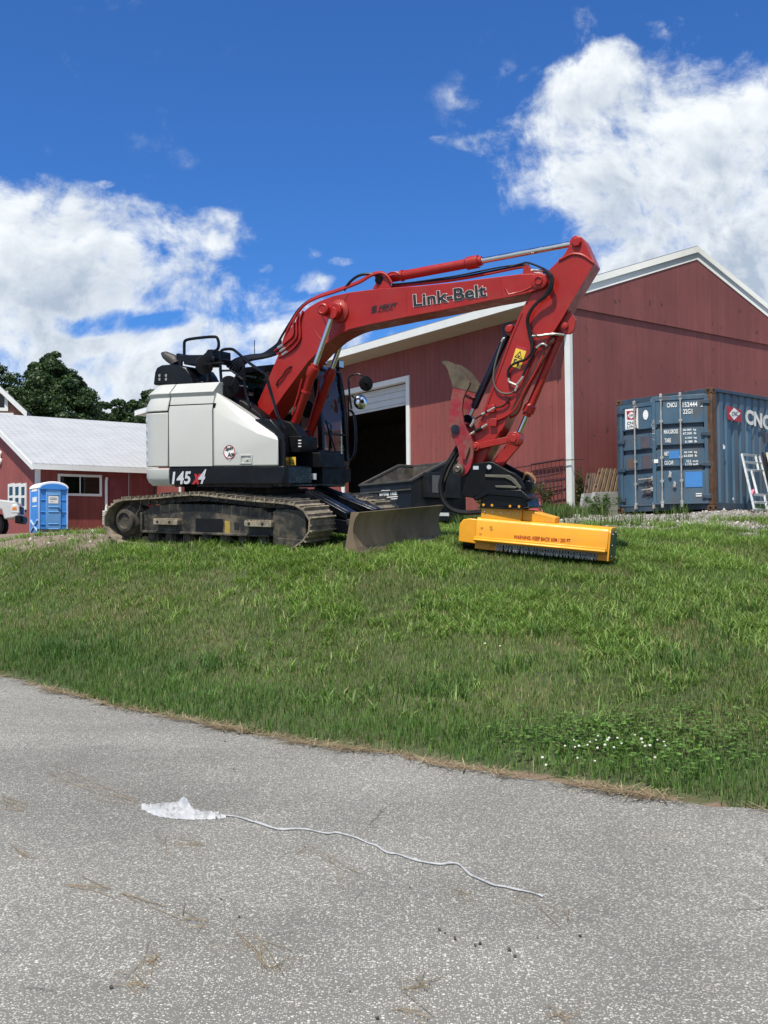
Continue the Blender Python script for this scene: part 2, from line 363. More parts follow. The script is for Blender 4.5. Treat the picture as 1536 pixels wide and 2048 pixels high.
# ---------------------------------------------------------------- ground
RS = 0.03                                   # the road climbs gently away from the viewer
def on_road(px, py):
    r = ray(px, py); t = EYE / (RS * r[1] - r[2]); q = EP + r * t; return q[:2]
EDGE_PX = [(0, 1352), (75, 1372), (150, 1392), (280, 1425), (425, 1450), (500, 1465), (625, 1490), (768, 1508), (968, 1545), (1168, 1572), (1318, 1597), (1536, 1626)]
EDGE = np.array([(-40, 42), (-20, 24.0), (-9.5, 15.0), (-6.0, 12.0)] + [tuple(on_road(*p)) for p in EDGE_PX] + [(3.6, 4.1), (6, 2.2), (12, -2.5), (40, -26)])
EDGE = np.array(catmull([(x, y, 0) for x, y in EDGE], 6))[:, :2]
def edge_dist(P):
    """signed distance from the road edge, positive on the grass side"""
    P = np.asarray(P, float); best = np.full(len(P), 1e9); sg = np.ones(len(P))
    for a, b in zip(EDGE[:-1], EDGE[1:]):
        d = b - a; L2 = d @ d; t = np.clip(((P - a) @ d) / L2, 0, 1); q = P - (a + t[:, None] * d)
        dist = np.hypot(q[:, 0], q[:, 1]); cr = d[0] * (P[:, 1] - a[1]) - d[1] * (P[:, 0] - a[0])
        m = dist < best; best[m] = dist[m]; sg[m] = np.sign(cr[m])
    return best * sg
def exc_plane(x, y): return 1.70 + 0.0124 * (x + 1.93) + 0.1014 * (y - 15.13)
CP = [(x, y, RS * y + 0.01) for x, y in EDGE[::5]]
for x, y in [(-4.18, 14.9), (-.98, 13.1), (.3, 15.3), (-2.6, 17.1), (-.5, 12.85), (.8, 15.0), (-2.6, 14.0), (-1.9, 15.1)]: CP.append((x, y, exc_plane(x, y) + 0.015 - (.06 if (x, y) in ((.3, 15.3), (-2.6, 17.1), (.8, 15.0)) else 0)))
CP += [(1.25, 13.3, 1.45), (2.1, 12.9, 1.35), (2.9, 12.4, 1.24), (.8, 19.6, 1.97), (2, 20.3, 2.03), (5.33, 22.77, 2.20), (6.9, 20.9, 2.25), (11.5, 27, 2.3), (4.43, 23.5, 2.36), (-.27, 29.97, 2.25), (-5, 36.4, 2.15),
       (-9.98, 43.3, 2.1), (-13.3, 38.5, 2.08), (-15.5, 37, 2.05), (-6.3, 16.6, 1.70), (-5, 19, 1.80), (-8, 22, 1.84), (-12, 30, 1.98), (5.2, 15.2, 1.60), (4.5, 12, 1.2), (8, 18, 1.92), (10, 14, 1.5), (7, 8, .85),
       (-20, 40, 2.1), (-20, 33, 1.9), (14, 22, 2.2), (20, 20, 2.0), (20, 40, 2.5), (0, 60, 2.3), (-40, 60, 2.2), (40, 60, 2.6), (-2, -8, -.25), (-12, 5, .15), (0, 1, .03), (-6, 8, .24), (0, 4.5, .135)]
CP = np.array(CP)
def _tps():
    X = CP[:, :2]; n = len(X); r2 = ((X[:, None] - X[None]) ** 2).sum(2); K = np.where(r2 > 0, 0.5 * r2 * np.log(r2 + 1e-12), 0) + np.eye(n) * 0.4
    Pm = np.c_[np.ones(n), X]; A = np.r_[np.c_[K, Pm], np.c_[Pm.T, np.zeros((3, 3))]]
    return np.linalg.solve(A, np.r_[CP[:, 2], 0, 0, 0])
TW = _tps()
def vnoise(P, s, seed=0):
    """smooth value noise in the plane"""
    q = np.asarray(P, float) * s + 1000.0; i = np.floor(q).astype(np.int64); f = q - i; f = f * f * (3 - 2 * f)
    def h(a, b):
        k = (a * 374761393 + b * 668265263 + seed * 982451653) & 0x7fffffff; k = ((k ^ (k >> 13)) * 1274126177) & 0x7fffffff
        return ((k ^ (k >> 16)) & 0xffff) / 65535.0
    a, b = i[:, 0], i[:, 1]
    return (h(a, b) * (1 - f[:, 0]) + h(a + 1, b) * f[:, 0]) * (1 - f[:, 1]) + (h(a, b + 1) * (1 - f[:, 0]) + h(a + 1, b + 1) * f[:, 0]) * f[:, 1]
def sm(x, a, b): t = np.clip((x - a) / (b - a), 0, 1); return t * t * (3 - 2 * t)
def ground_z(P, ed=None):
    P = np.asarray(P, float); out = np.empty(len(P))
    for k in range(0, len(P), 20000):
        Q = P[k:k + 20000]; r2 = ((Q[:, None] - CP[None, :, :2]) ** 2).sum(2)
        out[k:k + 20000] = (0.5 * r2 * np.log(r2 + 1e-12)) @ TW[:len(CP)] + TW[-3] + Q @ TW[-2:]
    far = sm(np.hypot(P[:, 0], P[:, 1] - 20), 38, 60); out = out * (1 - far) + 2.2 * far
    out += (vnoise(P, 1.3, 1) - .5) * 0.05 + (vnoise(P, 4.0, 2) - .5) * 0.02
    if ed is None: ed = edge_dist(P)
    road = RS * P[:, 1] - 0.02
    out = np.where(ed < 0, road - 0.03, np.where(ed < 0.5, road * (1 - sm(ed, 0, .5)) + np.maximum(out, road) * sm(ed, 0, .5), out))
    return out
def gz(x, y): return float(ground_z(np.array([[x, y]]))[0])
def attr(me, name, vals):
    a = me.attributes.new(name, 'FLOAT', 'POINT'); a.data.foreach_set('value', np.asarray(vals, np.float32))
def soil_zones(P, ed):
    """how bare (dirt) and how stony (gravel) the ground is"""
    n = vnoise(P, 1.1, 5); n2 = vnoise(P, 3.0, 6)
    left = sm(P[:, 1] + 0.55 * (P[:, 0] + 5) + (n - .5) * 1.6, 14.6, 15.4) * sm(-P[:, 0], 3.6, 4.4)
    left = np.maximum(left, sm(P[:, 1], 21, 24) * sm(-P[:, 0], -1.5, .5))
    gr = sm(P[:, 1] + (n - .5) * 2.2 + (n2 - .5) * 1.2 - (P[:, 0] - 3.0) * -0.22, 17.2, 18.4) * sm(P[:, 0], 1.8, 2.8)
    spots = sm(n2 + n, 1.58, 1.72) * 0.55
    return np.clip(np.maximum(left, spots), 0, 1), np.clip(gr, 0, 1)
def nonuni(segs):
    out = []
    for a, b, st in segs: out += list(np.arange(a, b - 1e-6, st))
    return np.array(out + [segs[-1][1]])
gx = nonuni([(-900, -100, 100), (-100, -30, 10), (-30, -9, 1.0), (-9, 9, 0.12), (9, 20, 0.5), (20, 100, 8), (100, 900, 100)])
gy = nonuni([(-60, -4, 8), (-4, 4, 1.0), (4, 17, 0.12), (17, 26, 0.3), (26, 46, 1.0), (46, 120, 8), (120, 1200, 120)])
GX, GY = np.meshgrid(gx, gy); GP = np.c_[GX.ravel(), GY.ravel()]; GE = edge_dist(GP); GZ = ground_z(GP, GE)
gm = MB(); gm.v = list(map(tuple, np.c_[GP, GZ])); nx = len(gx)
gm.f = [(j * nx + i, j * nx + i + 1, (j + 1) * nx + i + 1, (j + 1) * nx + i) for j in range(len(gy) - 1) for i in range(nx - 1)]; gm.mi = [0] * len(gm.f)
def ground_mat():
    m, t, b = new_mat('soil_and_gravel'); co = t.coord('Object')
    at = lambda n: t.node('ShaderNodeAttribute', attribute_name=n).outputs['Fac']
    n = t.noise(co, 1.4, 6, 0.6); n2 = t.noise(co, 30, 5, 0.65)
    grassy = t.mix(t.smooth(n, .35, .65), (0.045, 0.068, 0.020), (0.085, 0.090, 0.038))
    dirt = t.mix(t.smooth(n2, .3, .7), (0.14, 0.105, 0.075), (0.27, 0.215, 0.16))
    stone = t.voro(co, 26, out=1); stone = t.xyz(stone)[0]; st2 = t.voro(co, 60, out=1); st2 = t.xyz(st2)[1]
    gv = t.mix(t.math('ADD', t.math('MULTIPLY', stone, .6), t.math('MULTIPLY', st2, .4)), (0.11, 0.10, 0.09), (0.46, 0.43, 0.39))
    c = t.mix(at('dirt'), grassy, dirt); c = t.mix(at('gravel'), c, gv)
    fringe = t.math('ADD', at('fringe'), t.math('MULTIPLY', t.math('SUBTRACT', t.noise(co, 6, 5, .6), .5), .9))
    c = t.mix(t.smooth(fringe, .35, .7), c, t.mix(n2, (0.10, 0.066, 0.042), (0.25, 0.185, 0.125)))
    t.put(b.inputs['Base Color'], c); b.inputs['Roughness'].default_value = 0.95
    h = t.math('ADD', t.math('MULTIPLY', stone, at('gravel')), n2); t.l.new(t.bump(h, 0.8, 0.02), b.inputs['Normal']); return m
GROUND = build(gm, 'ground', ground_mat(), recalc=False, smooth=0)
GROUND.data.polygons.foreach_set('use_smooth', [True] * len(GROUND.data.polygons)); tag(GROUND, kind='structure')
zd, zg = soil_zones(GP, GE); attr(GROUND.data, 'dirt', zd); attr(GROUND.data, 'gravel', zg); attr(GROUND.data, 'fringe', 1 - sm(GE, 0.02, 0.13 + .16 * sm(GP[:, 0], -.4, .4) * (1 - sm(GP[:, 0], 1.2, 1.8))))

def road_mat():
    m, t, b = new_mat('chip_seal_asphalt'); co = t.coord('Object')
    wob = t.vmath('ADD', co, t.vmath('MULTIPLY', t.noise(co, 60, 2, .5, out=1), (0.006, 0.006, 0)))
    v1 = t.node('ShaderNodeTexVoronoi'); t.put(v1.inputs['Vector'], wob); v1.inputs['Scale'].default_value = 125
    v2 = t.node('ShaderNodeTexVoronoi'); t.put(v2.inputs['Vector'], wob); v2.inputs['Scale'].default_value = 72
    s1 = t.xyz(v1.outputs['Color']); s2 = t.xyz(v2.outputs['Color'])
    peb = t.math('MULTIPLY', t.smooth(v1.outputs['Distance'], 0.62, 0.28), t.smooth(s1[0], 0.22, 0.9))
    big = t.math('MULTIPLY', t.smooth(v2.outputs['Distance'], 0.50, 0.30), t.smooth(s2[1], 0.78, 0.9))
    k = t.math('MAXIMUM', peb, big)
    hue = t.mix(s1[1], (0.57, 0.56, 0.50), (0.49, 0.455, 0.38)); hue = t.mix(t.smooth(s2[2], .75, .9), hue, (0.64, 0.63, 0.57))
    tar = t.mix(t.noise(co, 120, 3, .6), (0.105, 0.103, 0.091), (0.23, 0.225, 0.20))
    c = t.mix(k, tar, hue)
    wear = t.noise(co, 0.8, 6, .6); wear2 = t.noise(t.mapping(co, (0.35, 1.3, 1), (0, 0, 0.75)), 1.0, 5, .6)
    w = t.math('MULTIPLY', t.smooth(wear, .3, .7, .84, 1.10), t.smooth(wear2, .3, .7, .88, 1.08)); c = t.mix(1.0, c, t.comb(w, w, w), 'MULTIPLY')
    crk = t.voro(t.vmath('ADD', co, t.vmath('MULTIPLY', t.vmath('SUBTRACT', t.noise(co, 1.5, 5, .6, out=1), (.5, .5, .5)), (.9, .9, 0))), 0.42, 'DISTANCE_TO_EDGE')
    crk = t.math('MULTIPLY', t.smooth(crk, 0.006, 0.001), t.math('MULTIPLY', t.smooth(t.noise(co, .9, 4, .6), .52, .62), .65)); c = t.mix(crk, c, (0.045, 0.042, 0.038, 1))
    stain = t.math('MULTIPLY', t.smooth(t.noise(co, 1.7, 8, .72, .5), .60, .72), .35); c = t.mix(stain, c, (0.085, 0.078, 0.068, 1))
    dust = t.math('MULTIPLY', t.smooth(t.noise(co, 2.6, 7, .7), .62, .75), .45); c = t.mix(dust, c, (0.36, 0.30, 0.23, 1))
    t.put(b.inputs['Base Color'], c); b.inputs['Roughness'].default_value = 0.85
    t.l.new(t.bump(t.math('ADD', k, t.math('MULTIPLY', s1[2], .4)), 0.7, 0.006), b.inputs['Normal']); return m
rm = MB(); rows = []
rdir = np.array([-0.69, -0.724])
fine = np.array(catmull([(x, y, 0) for x, y in EDGE], 5))[:, :2]
fine = fine + ((vnoise(fine, 5, 9) - .5) * 0.10 + (vnoise(fine, 15, 3) - .5) * .05)[:, None] * rdir
for k in np.r_[0, np.array([.3, .8, 1.6, 3, 5, 8, 12, 18, 30, 60])]: rows.append([(x, y, RS * y) for x, y in fine + rdir * k])
rm.grid(rows)
ROAD = build(rm, 'road', road_mat(), smooth=0); tag(ROAD, kind='structure')

# ---------------------------------------------------------------- grass
def blades(P, Z, L, Wd, az, lean, col, segs=2):
    """grass blades as bent tapering strips: arrays -> verts, faces, colours"""
    n = len(P); dx, dy = np.cos(az), np.sin(az); sx, sy = -dy, dx; V = []
    hs = [0, .5, 1.0] if segs == 2 else [0, .4, .75, 1.0]
    for k, h in enumerate(hs):
        out = L * lean * h ** 1.7; up = L * np.sqrt(np.clip(1 - (lean * .8) ** 2 * h, .05, 1)) * h
        cx_, cy_, cz = P[:, 0] + dx * out, P[:, 1] + dy * out, Z + up - 0.01 * (h == 0)
        wd = Wd * (1 - h) ** .6 * .5 if h < 1 else None
        if h < 1: V += [np.c_[cx_ - sx * wd, cy_ - sy * wd, cz], np.c_[cx_ + sx * wd, cy_ + sy * wd, cz]]
        else: V += [np.c_[cx_, cy_, cz]]
    m = len(V); V = np.stack(V, 1).reshape(-1, 3); base = np.arange(n)[:, None] * m
    quads = [base + np.array([[2 * k, 2 * k + 1, 2 * k + 3, 2 * k + 2]]) for k in range(len(hs) - 2)]
    tri = base + np.array([[m - 3, m - 2, m - 1]])
    C = np.repeat(col, m, axis=0); return V, np.concatenate(quads), tri, C
def mesh_np(name, V, Q, T, C, mat):
    me = bpy.data.meshes.new(name); nq, nt = len(Q), len(T)
    me.vertices.add(len(V)); me.vertices.foreach_set('co', V.astype(np.float32).ravel())
    me.loops.add(nq * 4 + nt * 3); me.loops.foreach_set('vertex_index', np.r_[Q.ravel(), T.ravel()].astype(np.int32))
    me.polygons.add(nq + nt); me.polygons.foreach_set('loop_start', np.r_[np.arange(nq) * 4, nq * 4 + np.arange(nt) * 3].astype(np.int32))
    me.update(calc_edges=True)
    if C is not None:
        a = me.attributes.new('tint', 'FLOAT_COLOR', 'POINT'); a.data.foreach_set('color', np.c_[C, np.ones(len(C))].astype(np.float32).ravel())
    me.materials.append(mat); o = bpy.data.objects.new(name, me); COL.objects.link(o); return o
def leaf_mat(name, trans=0.35, rough=0.55, spec=0.3):
    m = bpy.data.materials.new(name); m.use_nodes = True; m.node_tree.nodes.clear(); t = NT(m.node_tree)
    c = t.node('ShaderNodeAttribute', attribute_name='tint').outputs['Color']
    b = t.node('ShaderNodeBsdfPrincipled'); t.l.new(c, b.inputs['Base Color']); b.inputs['Roughness'].default_value = rough; b.inputs['Specular IOR Level'].default_value = spec
    tr = t.node('ShaderNodeBsdfTranslucent'); t.l.new(t.mix(1.0, c, (1.0, 1.15, .55, 1), 'MULTIPLY'), tr.inputs[0])
    mx = t.node('ShaderNodeMixShader'); mx.inputs[0].default_value = trans; t.l.new(b.outputs[0], mx.inputs[1]); t.l.new(tr.outputs[0], mx.inputs[2])
    o = t.node('ShaderNodeOutputMaterial'); t.l.new(mx.outputs[0], o.inputs[0]); return m
GRASSM = leaf_mat('grass_blade')
def sample(n, x0, x1, y0, y1): return np.c_[RNG.uniform(x0, x1, n), RNG.uniform(y0, y1, n)]
def in_view(P, mx=0.46): return (np.abs(P[:, 0]) < mx * P[:, 1] + 2.3)
def make_grass():
    parts = []
    def add(P, length, width, lean, green, dry, dryamt, segs=2):
        n = len(P); Z = ground_z(P)
        k = RNG.uniform(0, 1, n)[:, None]; g = np.array(green[0]) * (1 - k) + np.array(green[1]) * k
        d = (RNG.uniform(0, 1, n) < dryamt)[:, None]; kd = RNG.uniform(.6, 1.2, n)[:, None]; c = np.where(d, np.array(dry) * kd, g)
        c = c * RNG.uniform(.62, 1.14, n)[:, None]
        e_ = edge_dist(P); verge_tone = (1 - sm(e_ + (vnoise(P, 1.6, 91) - .5) * .8, .5, 1.7))[:, None]; c = c * (1 - verge_tone * np.array([.26, .12, .16])) * (.86 + .28 * vnoise(P, .9, 92))[:, None]  # turf turns a darker green towards the road edge
        parts.append(blades(P, Z, length * RNG.uniform(.55, 1.25, n), width * RNG.uniform(.7, 1.3, n), RNG.uniform(0, 2 * np.pi, n), np.clip(lean + RNG.normal(0, .22, n), .05, 1.1), c, segs))
    def keep(P, f): return P[RNG.uniform(0, 1, len(P)) < f]
    # fine turf
    P = sample(1250000, -11, 11, 4, 19.5); P = P[in_view(P)]; ed = edge_dist(P); Y = P[:, 1]
    zd, zg = soil_zones(P, ed)
    dens = sm(ed + (vnoise(P, 4, 8) - .5) * .22 - .05 * sm(P[:, 0], -.4, .4) * (1 - sm(P[:, 0], 1.2, 1.8)), .02, .24) * (1 - zd * .93) * (1 - zg * .88) * np.clip(1.25 - (Y - 6) * .055, .42, 1) * (0.55 + .6 * vnoise(P, 2.2, 4))
    k = RNG.uniform(0, 1, len(P)) < dens; P = P[k]; ed = ed[k]
    patch = vnoise(P, .75, 12) * .6 + vnoise(P, 2.5, 13) * .4; Yk = P[:, 1]
    dryf = np.clip(sm(patch, .46, .76) * .5 + .08, 0, .6)
    dryf = np.clip(dryf + .28 * sm(ed, .8, 1.5) * (1 - sm(ed, 2.2, 3.4)) * sm(vnoise(P, .9, 77), .25, .7) - .25 * (1 - sm(ed, .5, 1.1)), .02, .7)
    n = len(P); dm = RNG.uniform(0, 1, n) < dryf
    scale = 1 + np.clip((Yk - 8) * .06, 0, .6)
    a = dm; 
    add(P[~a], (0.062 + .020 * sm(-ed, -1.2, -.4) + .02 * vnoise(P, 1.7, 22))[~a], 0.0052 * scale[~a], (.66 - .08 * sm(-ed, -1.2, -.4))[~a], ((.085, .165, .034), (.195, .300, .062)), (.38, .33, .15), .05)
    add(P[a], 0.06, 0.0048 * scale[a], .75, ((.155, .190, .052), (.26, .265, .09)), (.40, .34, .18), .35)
    # broad crabgrass tufts, mostly on the upper bank
    T = sample(44000, -10.5, 10.5, 5, 19); T = T[in_view(T)]; ed = edge_dist(T); zd, zg = soil_zones(T, ed)
    front = (np.abs(T[:, 1] - (12.75 - (T[:, 0] - 2.0) * .57)) < .55) & (T[:, 0] > .9) & (T[:, 0] < 3.1)
    T = T[~front]; ed = ed[~front]; zd = zd[~front]; zg = zg[~front]
    T = keep(T, (sm(ed, .45, 1.0) * (.10 + .9 * sm(ed + (vnoise(T, .6, 31) - .5) * 3.2, 1.8, 3.6)) * (1 - zd * .75) * (1 - zg * .65) * sm(vnoise(T, 1.4, 15), .22, .6))[:])
    nb = 13; TP = np.repeat(T, nb, 0) + RNG.normal(0, .035, (len(T) * nb, 2))
    add(TP, 0.135, 0.0115, .95, ((.125, .225, .045), (.31, .45, .12)), (.42, .37, .19), .06, 3)
    # lush tall weeds by the container, the dumpster and the barn corner
    Wp = np.concatenate([sample(900, 2.6, 5.0, 20.3, 23.0), sample(260, 1.3, 2.4, 18.5, 20), sample(60, 5.3, 9.5, 20.0, 22.3), sample(260, -6, 6, 17.5, 19.5)])
    Wp = keep(Wp, sm(vnoise(Wp, 1.0, 41), .35, .6)); WP = np.repeat(Wp, 9, 0) + RNG.normal(0, .05, (len(Wp) * 9, 2))
    add(WP, 0.26, 0.014, .5, ((.06, .12, .03), (.14, .22, .06)), (.3, .25, .12), .06, 3)
    # patches of coarse green tufts low on the bank
    for cx_, cy_, n_, s_ in [(0.35, 8.1, 26, .28), (-1.5, 9.4, 22, .3), (-3.3, 10.6, 40, .4), (1.1, 8.6, 8, .12), (1.4, 9.6, 14, .2), (2.5, 8.6, 30, .5), (3.0, 9.8, 40, .6)]:
        T = np.c_[RNG.normal(cx_, s_, n_), RNG.normal(cy_, s_ * .6, n_)]; TP = np.repeat(T, 12, 0) + RNG.normal(0, .03, (n_ * 12, 2))
        add(TP, 0.17, .0085, .62, ((.07, .155, .035), (.16, .27, .07)), (.3, .26, .10), .03, 3)
    Vs, Qs, Ts, Cs = [], [], [], []; off = 0
    for V, Q, T, C in parts: Vs.append(V); Qs.append(Q + off); Ts.append(T + off); Cs.append(C); off += len(V)
    o = mesh_np('grass', np.concatenate(Vs), np.concatenate(Qs), np.concatenate(Ts), np.concatenate(Cs), GRASSM); tag(o, kind='stuff'); print('grass blades', sum(len(t) for t in Ts))
make_grass()
def make_straw():
    """dead grass and straw along the verge and the bare ground"""
    i = RNG.integers(0, len(fine), 6500); P = fine[i] + RNG.normal(0, .02, (6500, 2)) - rdir * np.abs(RNG.normal(0.0, .075, 6500))[:, None] + rdir * .05
    P = P[(P[:, 1] > 4) & in_view(P) & (np.abs(P[:, 0]) < 9)]; P = P[RNG.uniform(0, 1, len(P)) < sm(vnoise(P, 2.2, 51), .22, .55)]
    Q = sample(4200, -9, -4.0, 14.5, 24); G = sample(3600, 2.5, 9, 16.5, 21); P = np.concatenate([P, Q, G]); n = len(P)
    ed = edge_dist(P); Z = np.maximum(ground_z(P, ed), np.where(ed < 0.02, RS * P[:, 1] + .003, -9)) + .012
    L = RNG.uniform(.04, .16, n); a = RNG.uniform(0, 2 * np.pi, n); w = RNG.uniform(.0015, .0035, n) * (1 + np.clip(P[:, 1] - 8, 0, 12) * .12); tilt = np.abs(RNG.normal(0, .12, n))
    d = np.c_[np.cos(a), np.sin(a), tilt] * L[:, None]; sd = np.c_[-np.sin(a), np.cos(a), np.zeros(n)] * w[:, None]; p = np.c_[P, Z]
    V = np.stack([p - sd, p + sd, p + d + sd * .6, p + d - sd * .6], 1).reshape(-1, 3); Qd = np.arange(n)[:, None] * 4 + np.array([[0, 1, 2, 3]])
    k = RNG.uniform(0, 1, n)[:, None]; C = np.repeat(np.array([.15, .10, .06]) * (1 - k) + np.array([.42, .34, .20]) * k, 4, 0)
    o = mesh_np('dead_grass', V, Qd, np.zeros((0, 3), int), C, leaf_mat('straw', .1)); tag(o, kind='stuff')
make_straw()
def make_stones():
    """loose gravel near the container"""
    n = 5200; P = np.concatenate([sample(n, 2.5, 10, 16.2, 21.5), sample(1300, -9, -4.2, 14.8, 22)]); ed = edge_dist(P); zd, zg = soil_zones(P, ed); P = P[RNG.uniform(0, 1, len(P)) < np.maximum(zg, zd * .8)]
    n = len(P); Z = ground_z(P); s = RNG.lognormal(-4.0, .45, n)[:, None, None]
    base = np.array([(1, 0, 0), (-1, 0, 0), (0, 1, 0), (0, -1, 0), (0, 0, .8), (0, 0, -.6)]); V = base[None] * (1 + RNG.normal(0, .25, (n, 6, 3))) * s + np.c_[P, Z][:, None]
    tri = np.array([(0, 2, 4), (2, 1, 4), (1, 3, 4), (3, 0, 4), (2, 0, 5), (1, 2, 5), (3, 1, 5), (0, 3, 5)])
    T = (np.arange(n)[:, None, None] * 6 + tri[None]).reshape(-1, 3); k = RNG.uniform(.35, 1, n)[:, None]
    C = np.repeat(np.array([.50, .47, .43]) * k, 6, 0); o = mesh_np('gravel', V.reshape(-1, 3), np.zeros((0, 4), int), T, C, leaf_mat('stone', 0.0, .9)); tag(o, kind='stuff')
make_stones()
def make_clover():
    P = np.concatenate([np.c_[RNG.normal(cx_, sx, n), RNG.normal(cy_, sy, n)] for cx_, cy_, sx, sy, n in [(1.25, 6.75, .34, .22, 260), (1.75, 6.75, .5, .32, 420), (1.95, 6.35, .4, .26, 220)]])
    P = P[edge_dist(P) > .2]; n = len(P); Z = ground_z(P) + RNG.uniform(.04, .10, n); V, Q, C = [], [], []
    for k in range(3):
        a = RNG.uniform(0, 2 * np.pi, n) + k * 2.09; r = RNG.uniform(.009, .016, n); c = np.c_[P + np.c_[np.cos(a), np.sin(a)] * r[:, None], Z]
        d1 = np.c_[np.cos(a), np.sin(a), RNG.normal(.1, .25, n)] * r[:, None]; d2 = np.c_[-np.sin(a), np.cos(a), RNG.normal(0, .2, n)] * r[:, None]
        V.append(np.stack([c - d1, c + d2, c + d1, c - d2], 1).reshape(-1, 3))
    V = np.concatenate(V); Q = np.arange(3 * n)[:, None] * 4 + np.array([[0, 1, 2, 3]]); C = np.repeat(np.array([.125, .23, .05]) * RNG.uniform(.6, 1.35, (3 * n, 1)), 4, 0)
    fl = [(1148, 1480), (1158, 1492), (1130, 1492), (1196, 1472), (1215, 1480), (1228, 1495), (1243, 1487), (1300, 1491), (1290, 1492), (1285, 1485), (1315, 1480), (1330, 1492), (1328, 1484), (1270, 1470), (1283, 1478), (1310, 1515), (1155, 1516), (1210, 1490), (1195, 1496), (1175, 1490), (1192, 1480), (1218, 1476), (1235, 1476), (1180, 1484), (970, 1287), (1000, 1292), (1190, 1522), (1085, 1515), (1092, 1530), (1150, 1494)]
    fv, ft = [], []
    for i, (px, py) in enumerate(fl):
        r = ray(px, py); t = 4.0
        for _ in range(400):
            q = EP + r * t
            if q[2] < gz(q[0], q[1]) + .10: break
            t += .03
        for la in range(4):
            for lo in range(7):
                th = (la + .4) / 4 * 2.2; ph = lo / 7 * 6.28; fv.append(q + (.0065 + .0045 * ((i * 37) % 10) / 10) * np.array([math.sin(th) * math.cos(ph), math.sin(th) * math.sin(ph), math.cos(th) * .9]))
        b = i * 28
        for la in range(3):
            for lo in range(7):
                a0, a1, b0, b1 = b + la * 7 + lo, b + la * 7 + (lo + 1) % 7, b + la * 7 + 7 + lo, b + la * 7 + 7 + (lo + 1) % 7; ft += [(a0, a1, b1), (a0, b1, b0)]
        ft += [(b, b + k, b + k + 1) for k in range(1, 6)]
    fv = np.array(fv); nV = len(V); V = np.concatenate([V, fv]); T = np.array(ft) + nV; C = np.concatenate([C, np.tile([[.78, .78, .70]], (len(fv), 1))])
    o = mesh_np('clover', V, Q, T, C, GRASSM); tag(o, kind='stuff')
make_clover()
# ---------------------------------------------------------------- barn (x along the gable wall, y along the eave wall, z absolute)
BF = Fr((4.43, 23.5, 0.0), R(36.0))
BARN_E = siding('barn_red_grooved', (0.225, 0.057, 0.047), 1, 0.203, 0.8, var=.10)
BARN_G = siding('barn_red_weathered', (0.21, 0.060, 0.052), 0, 0.30, 0.25, peel=0.9, streak=.25, var=.09)
LOW_S = siding('shed_red_boards', (0.21, 0.045, 0.038), 0, 0.24, 0.7, peel=.05, streak=.3)
LOW_G = siding('shed_red_boards_gable', (0.25, 0.062, 0.052), 1, 0.24, 0.7, peel=.05, streak=.3)
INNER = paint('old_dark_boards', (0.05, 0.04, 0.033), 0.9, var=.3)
def metal_roof(name, col, axis, pitch=0.23, cross=0.0):
    m, t, b = new_mat(name); co = t.coord('Object'); s = t.xyz(co)
    f = t.math('FRACT', t.math('ADD', t.math('DIVIDE', s[axis], pitch), 50)); rib = t.smooth(t.math('ABSOLUTE', t.math('SUBTRACT', f, .5)), .0, .14, 1, 0)
    n = t.noise(co, 1.2, 5, .6); k = t.smooth(n, .3, .7, .93, 1.05); c = t.mix(1.0, (*col, 1), t.comb(k, k, k), 'MULTIPLY')
    h = rib
    if cross:
        w = t.math('SINE', t.math('ADD', t.math('MULTIPLY', s[1 - axis], 6.283 / cross), t.math('MULTIPLY', t.noise(co, .9, 3), 3.0))); h = t.math('ADD', h, t.math('MULTIPLY', w, .5))
    t.put(b.inputs['Base Color'], c); b.inputs['Roughness'].default_value = .45; b.inputs['Metallic'].default_value = 0.0
    t.l.new(t.bump(h, .7, .02), b.inputs['Normal']); return m
ROOFG = metal_roof('grey_metal_roof', (0.20, 0.21, 0.215), 1, .23)
ROOFW = metal_roof('white_metal_roof', (0.44, 0.45, 0.45), 0, .30, .42)
barn = thing('barn', BF.M, 'tall red barn with white trim, grey metal roof and open roll-up door', 'barn')
ZS, WB, LB, RX, OV = 7.235, 9.62, 24.35, 4.81, 0.78      # soffit height, width, length, ridge x, eave overhang
DOORS = [(6.22, 9.75, 6.46), (12.40, 15.90, 6.3), (18.30, 21.85, 6.3)]
def bw():
    m = MB(BF); ys = [0.16]
    y = 0.16
    for a, b, top in DOORS:
        m.box(0, .14, y, a + .14, 1.6, ZS); m.box(0, .14, a + .14, b - .14, top - .14, ZS); y = b - .14
    m.box(0, .14, y, LB, 1.6, ZS); return m
build(bw(), 'eave_wall', BARN_E, barn)
sl = (9.47 - 7.50) / (RX + OV)
g = MB(BF); g.prism([(0.0, 1.6), (WB, 1.6), (WB, ZS), (0.0, ZS)], 0.0, .15); build(g, 'gable_wall', BARN_G, barn)
g = MB(BF); zr = lambda x: 7.50 + sl * ((x if x < RX else 2 * RX - x) + OV) - .16
g.prism([(-0.02, ZS - .05), (WB + .02, ZS - .05), (WB + .02, zr(WB)), (RX, zr(RX)), (-.02, zr(0))], -0.045, -0.002); build(g, 'gable_siding', BARN_G, barn)
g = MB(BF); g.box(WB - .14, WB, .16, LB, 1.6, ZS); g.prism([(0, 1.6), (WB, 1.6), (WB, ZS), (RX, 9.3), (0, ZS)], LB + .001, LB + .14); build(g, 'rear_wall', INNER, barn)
g = MB(BF); g.box(.15, WB - .15, .17, LB - .01, ZS - .2, ZS - .12); build(g, 'dark_ceiling', INNER, barn)  # dark ceiling added to keep the pale roof underside from showing indoors
g = MB(BF); g.box(.2, WB - .2, .2, LB - .05, 2.0, 2.12); build(g, 'floor_slab', paint('dusty_concrete', (.10, .09, .08), .9), barn)
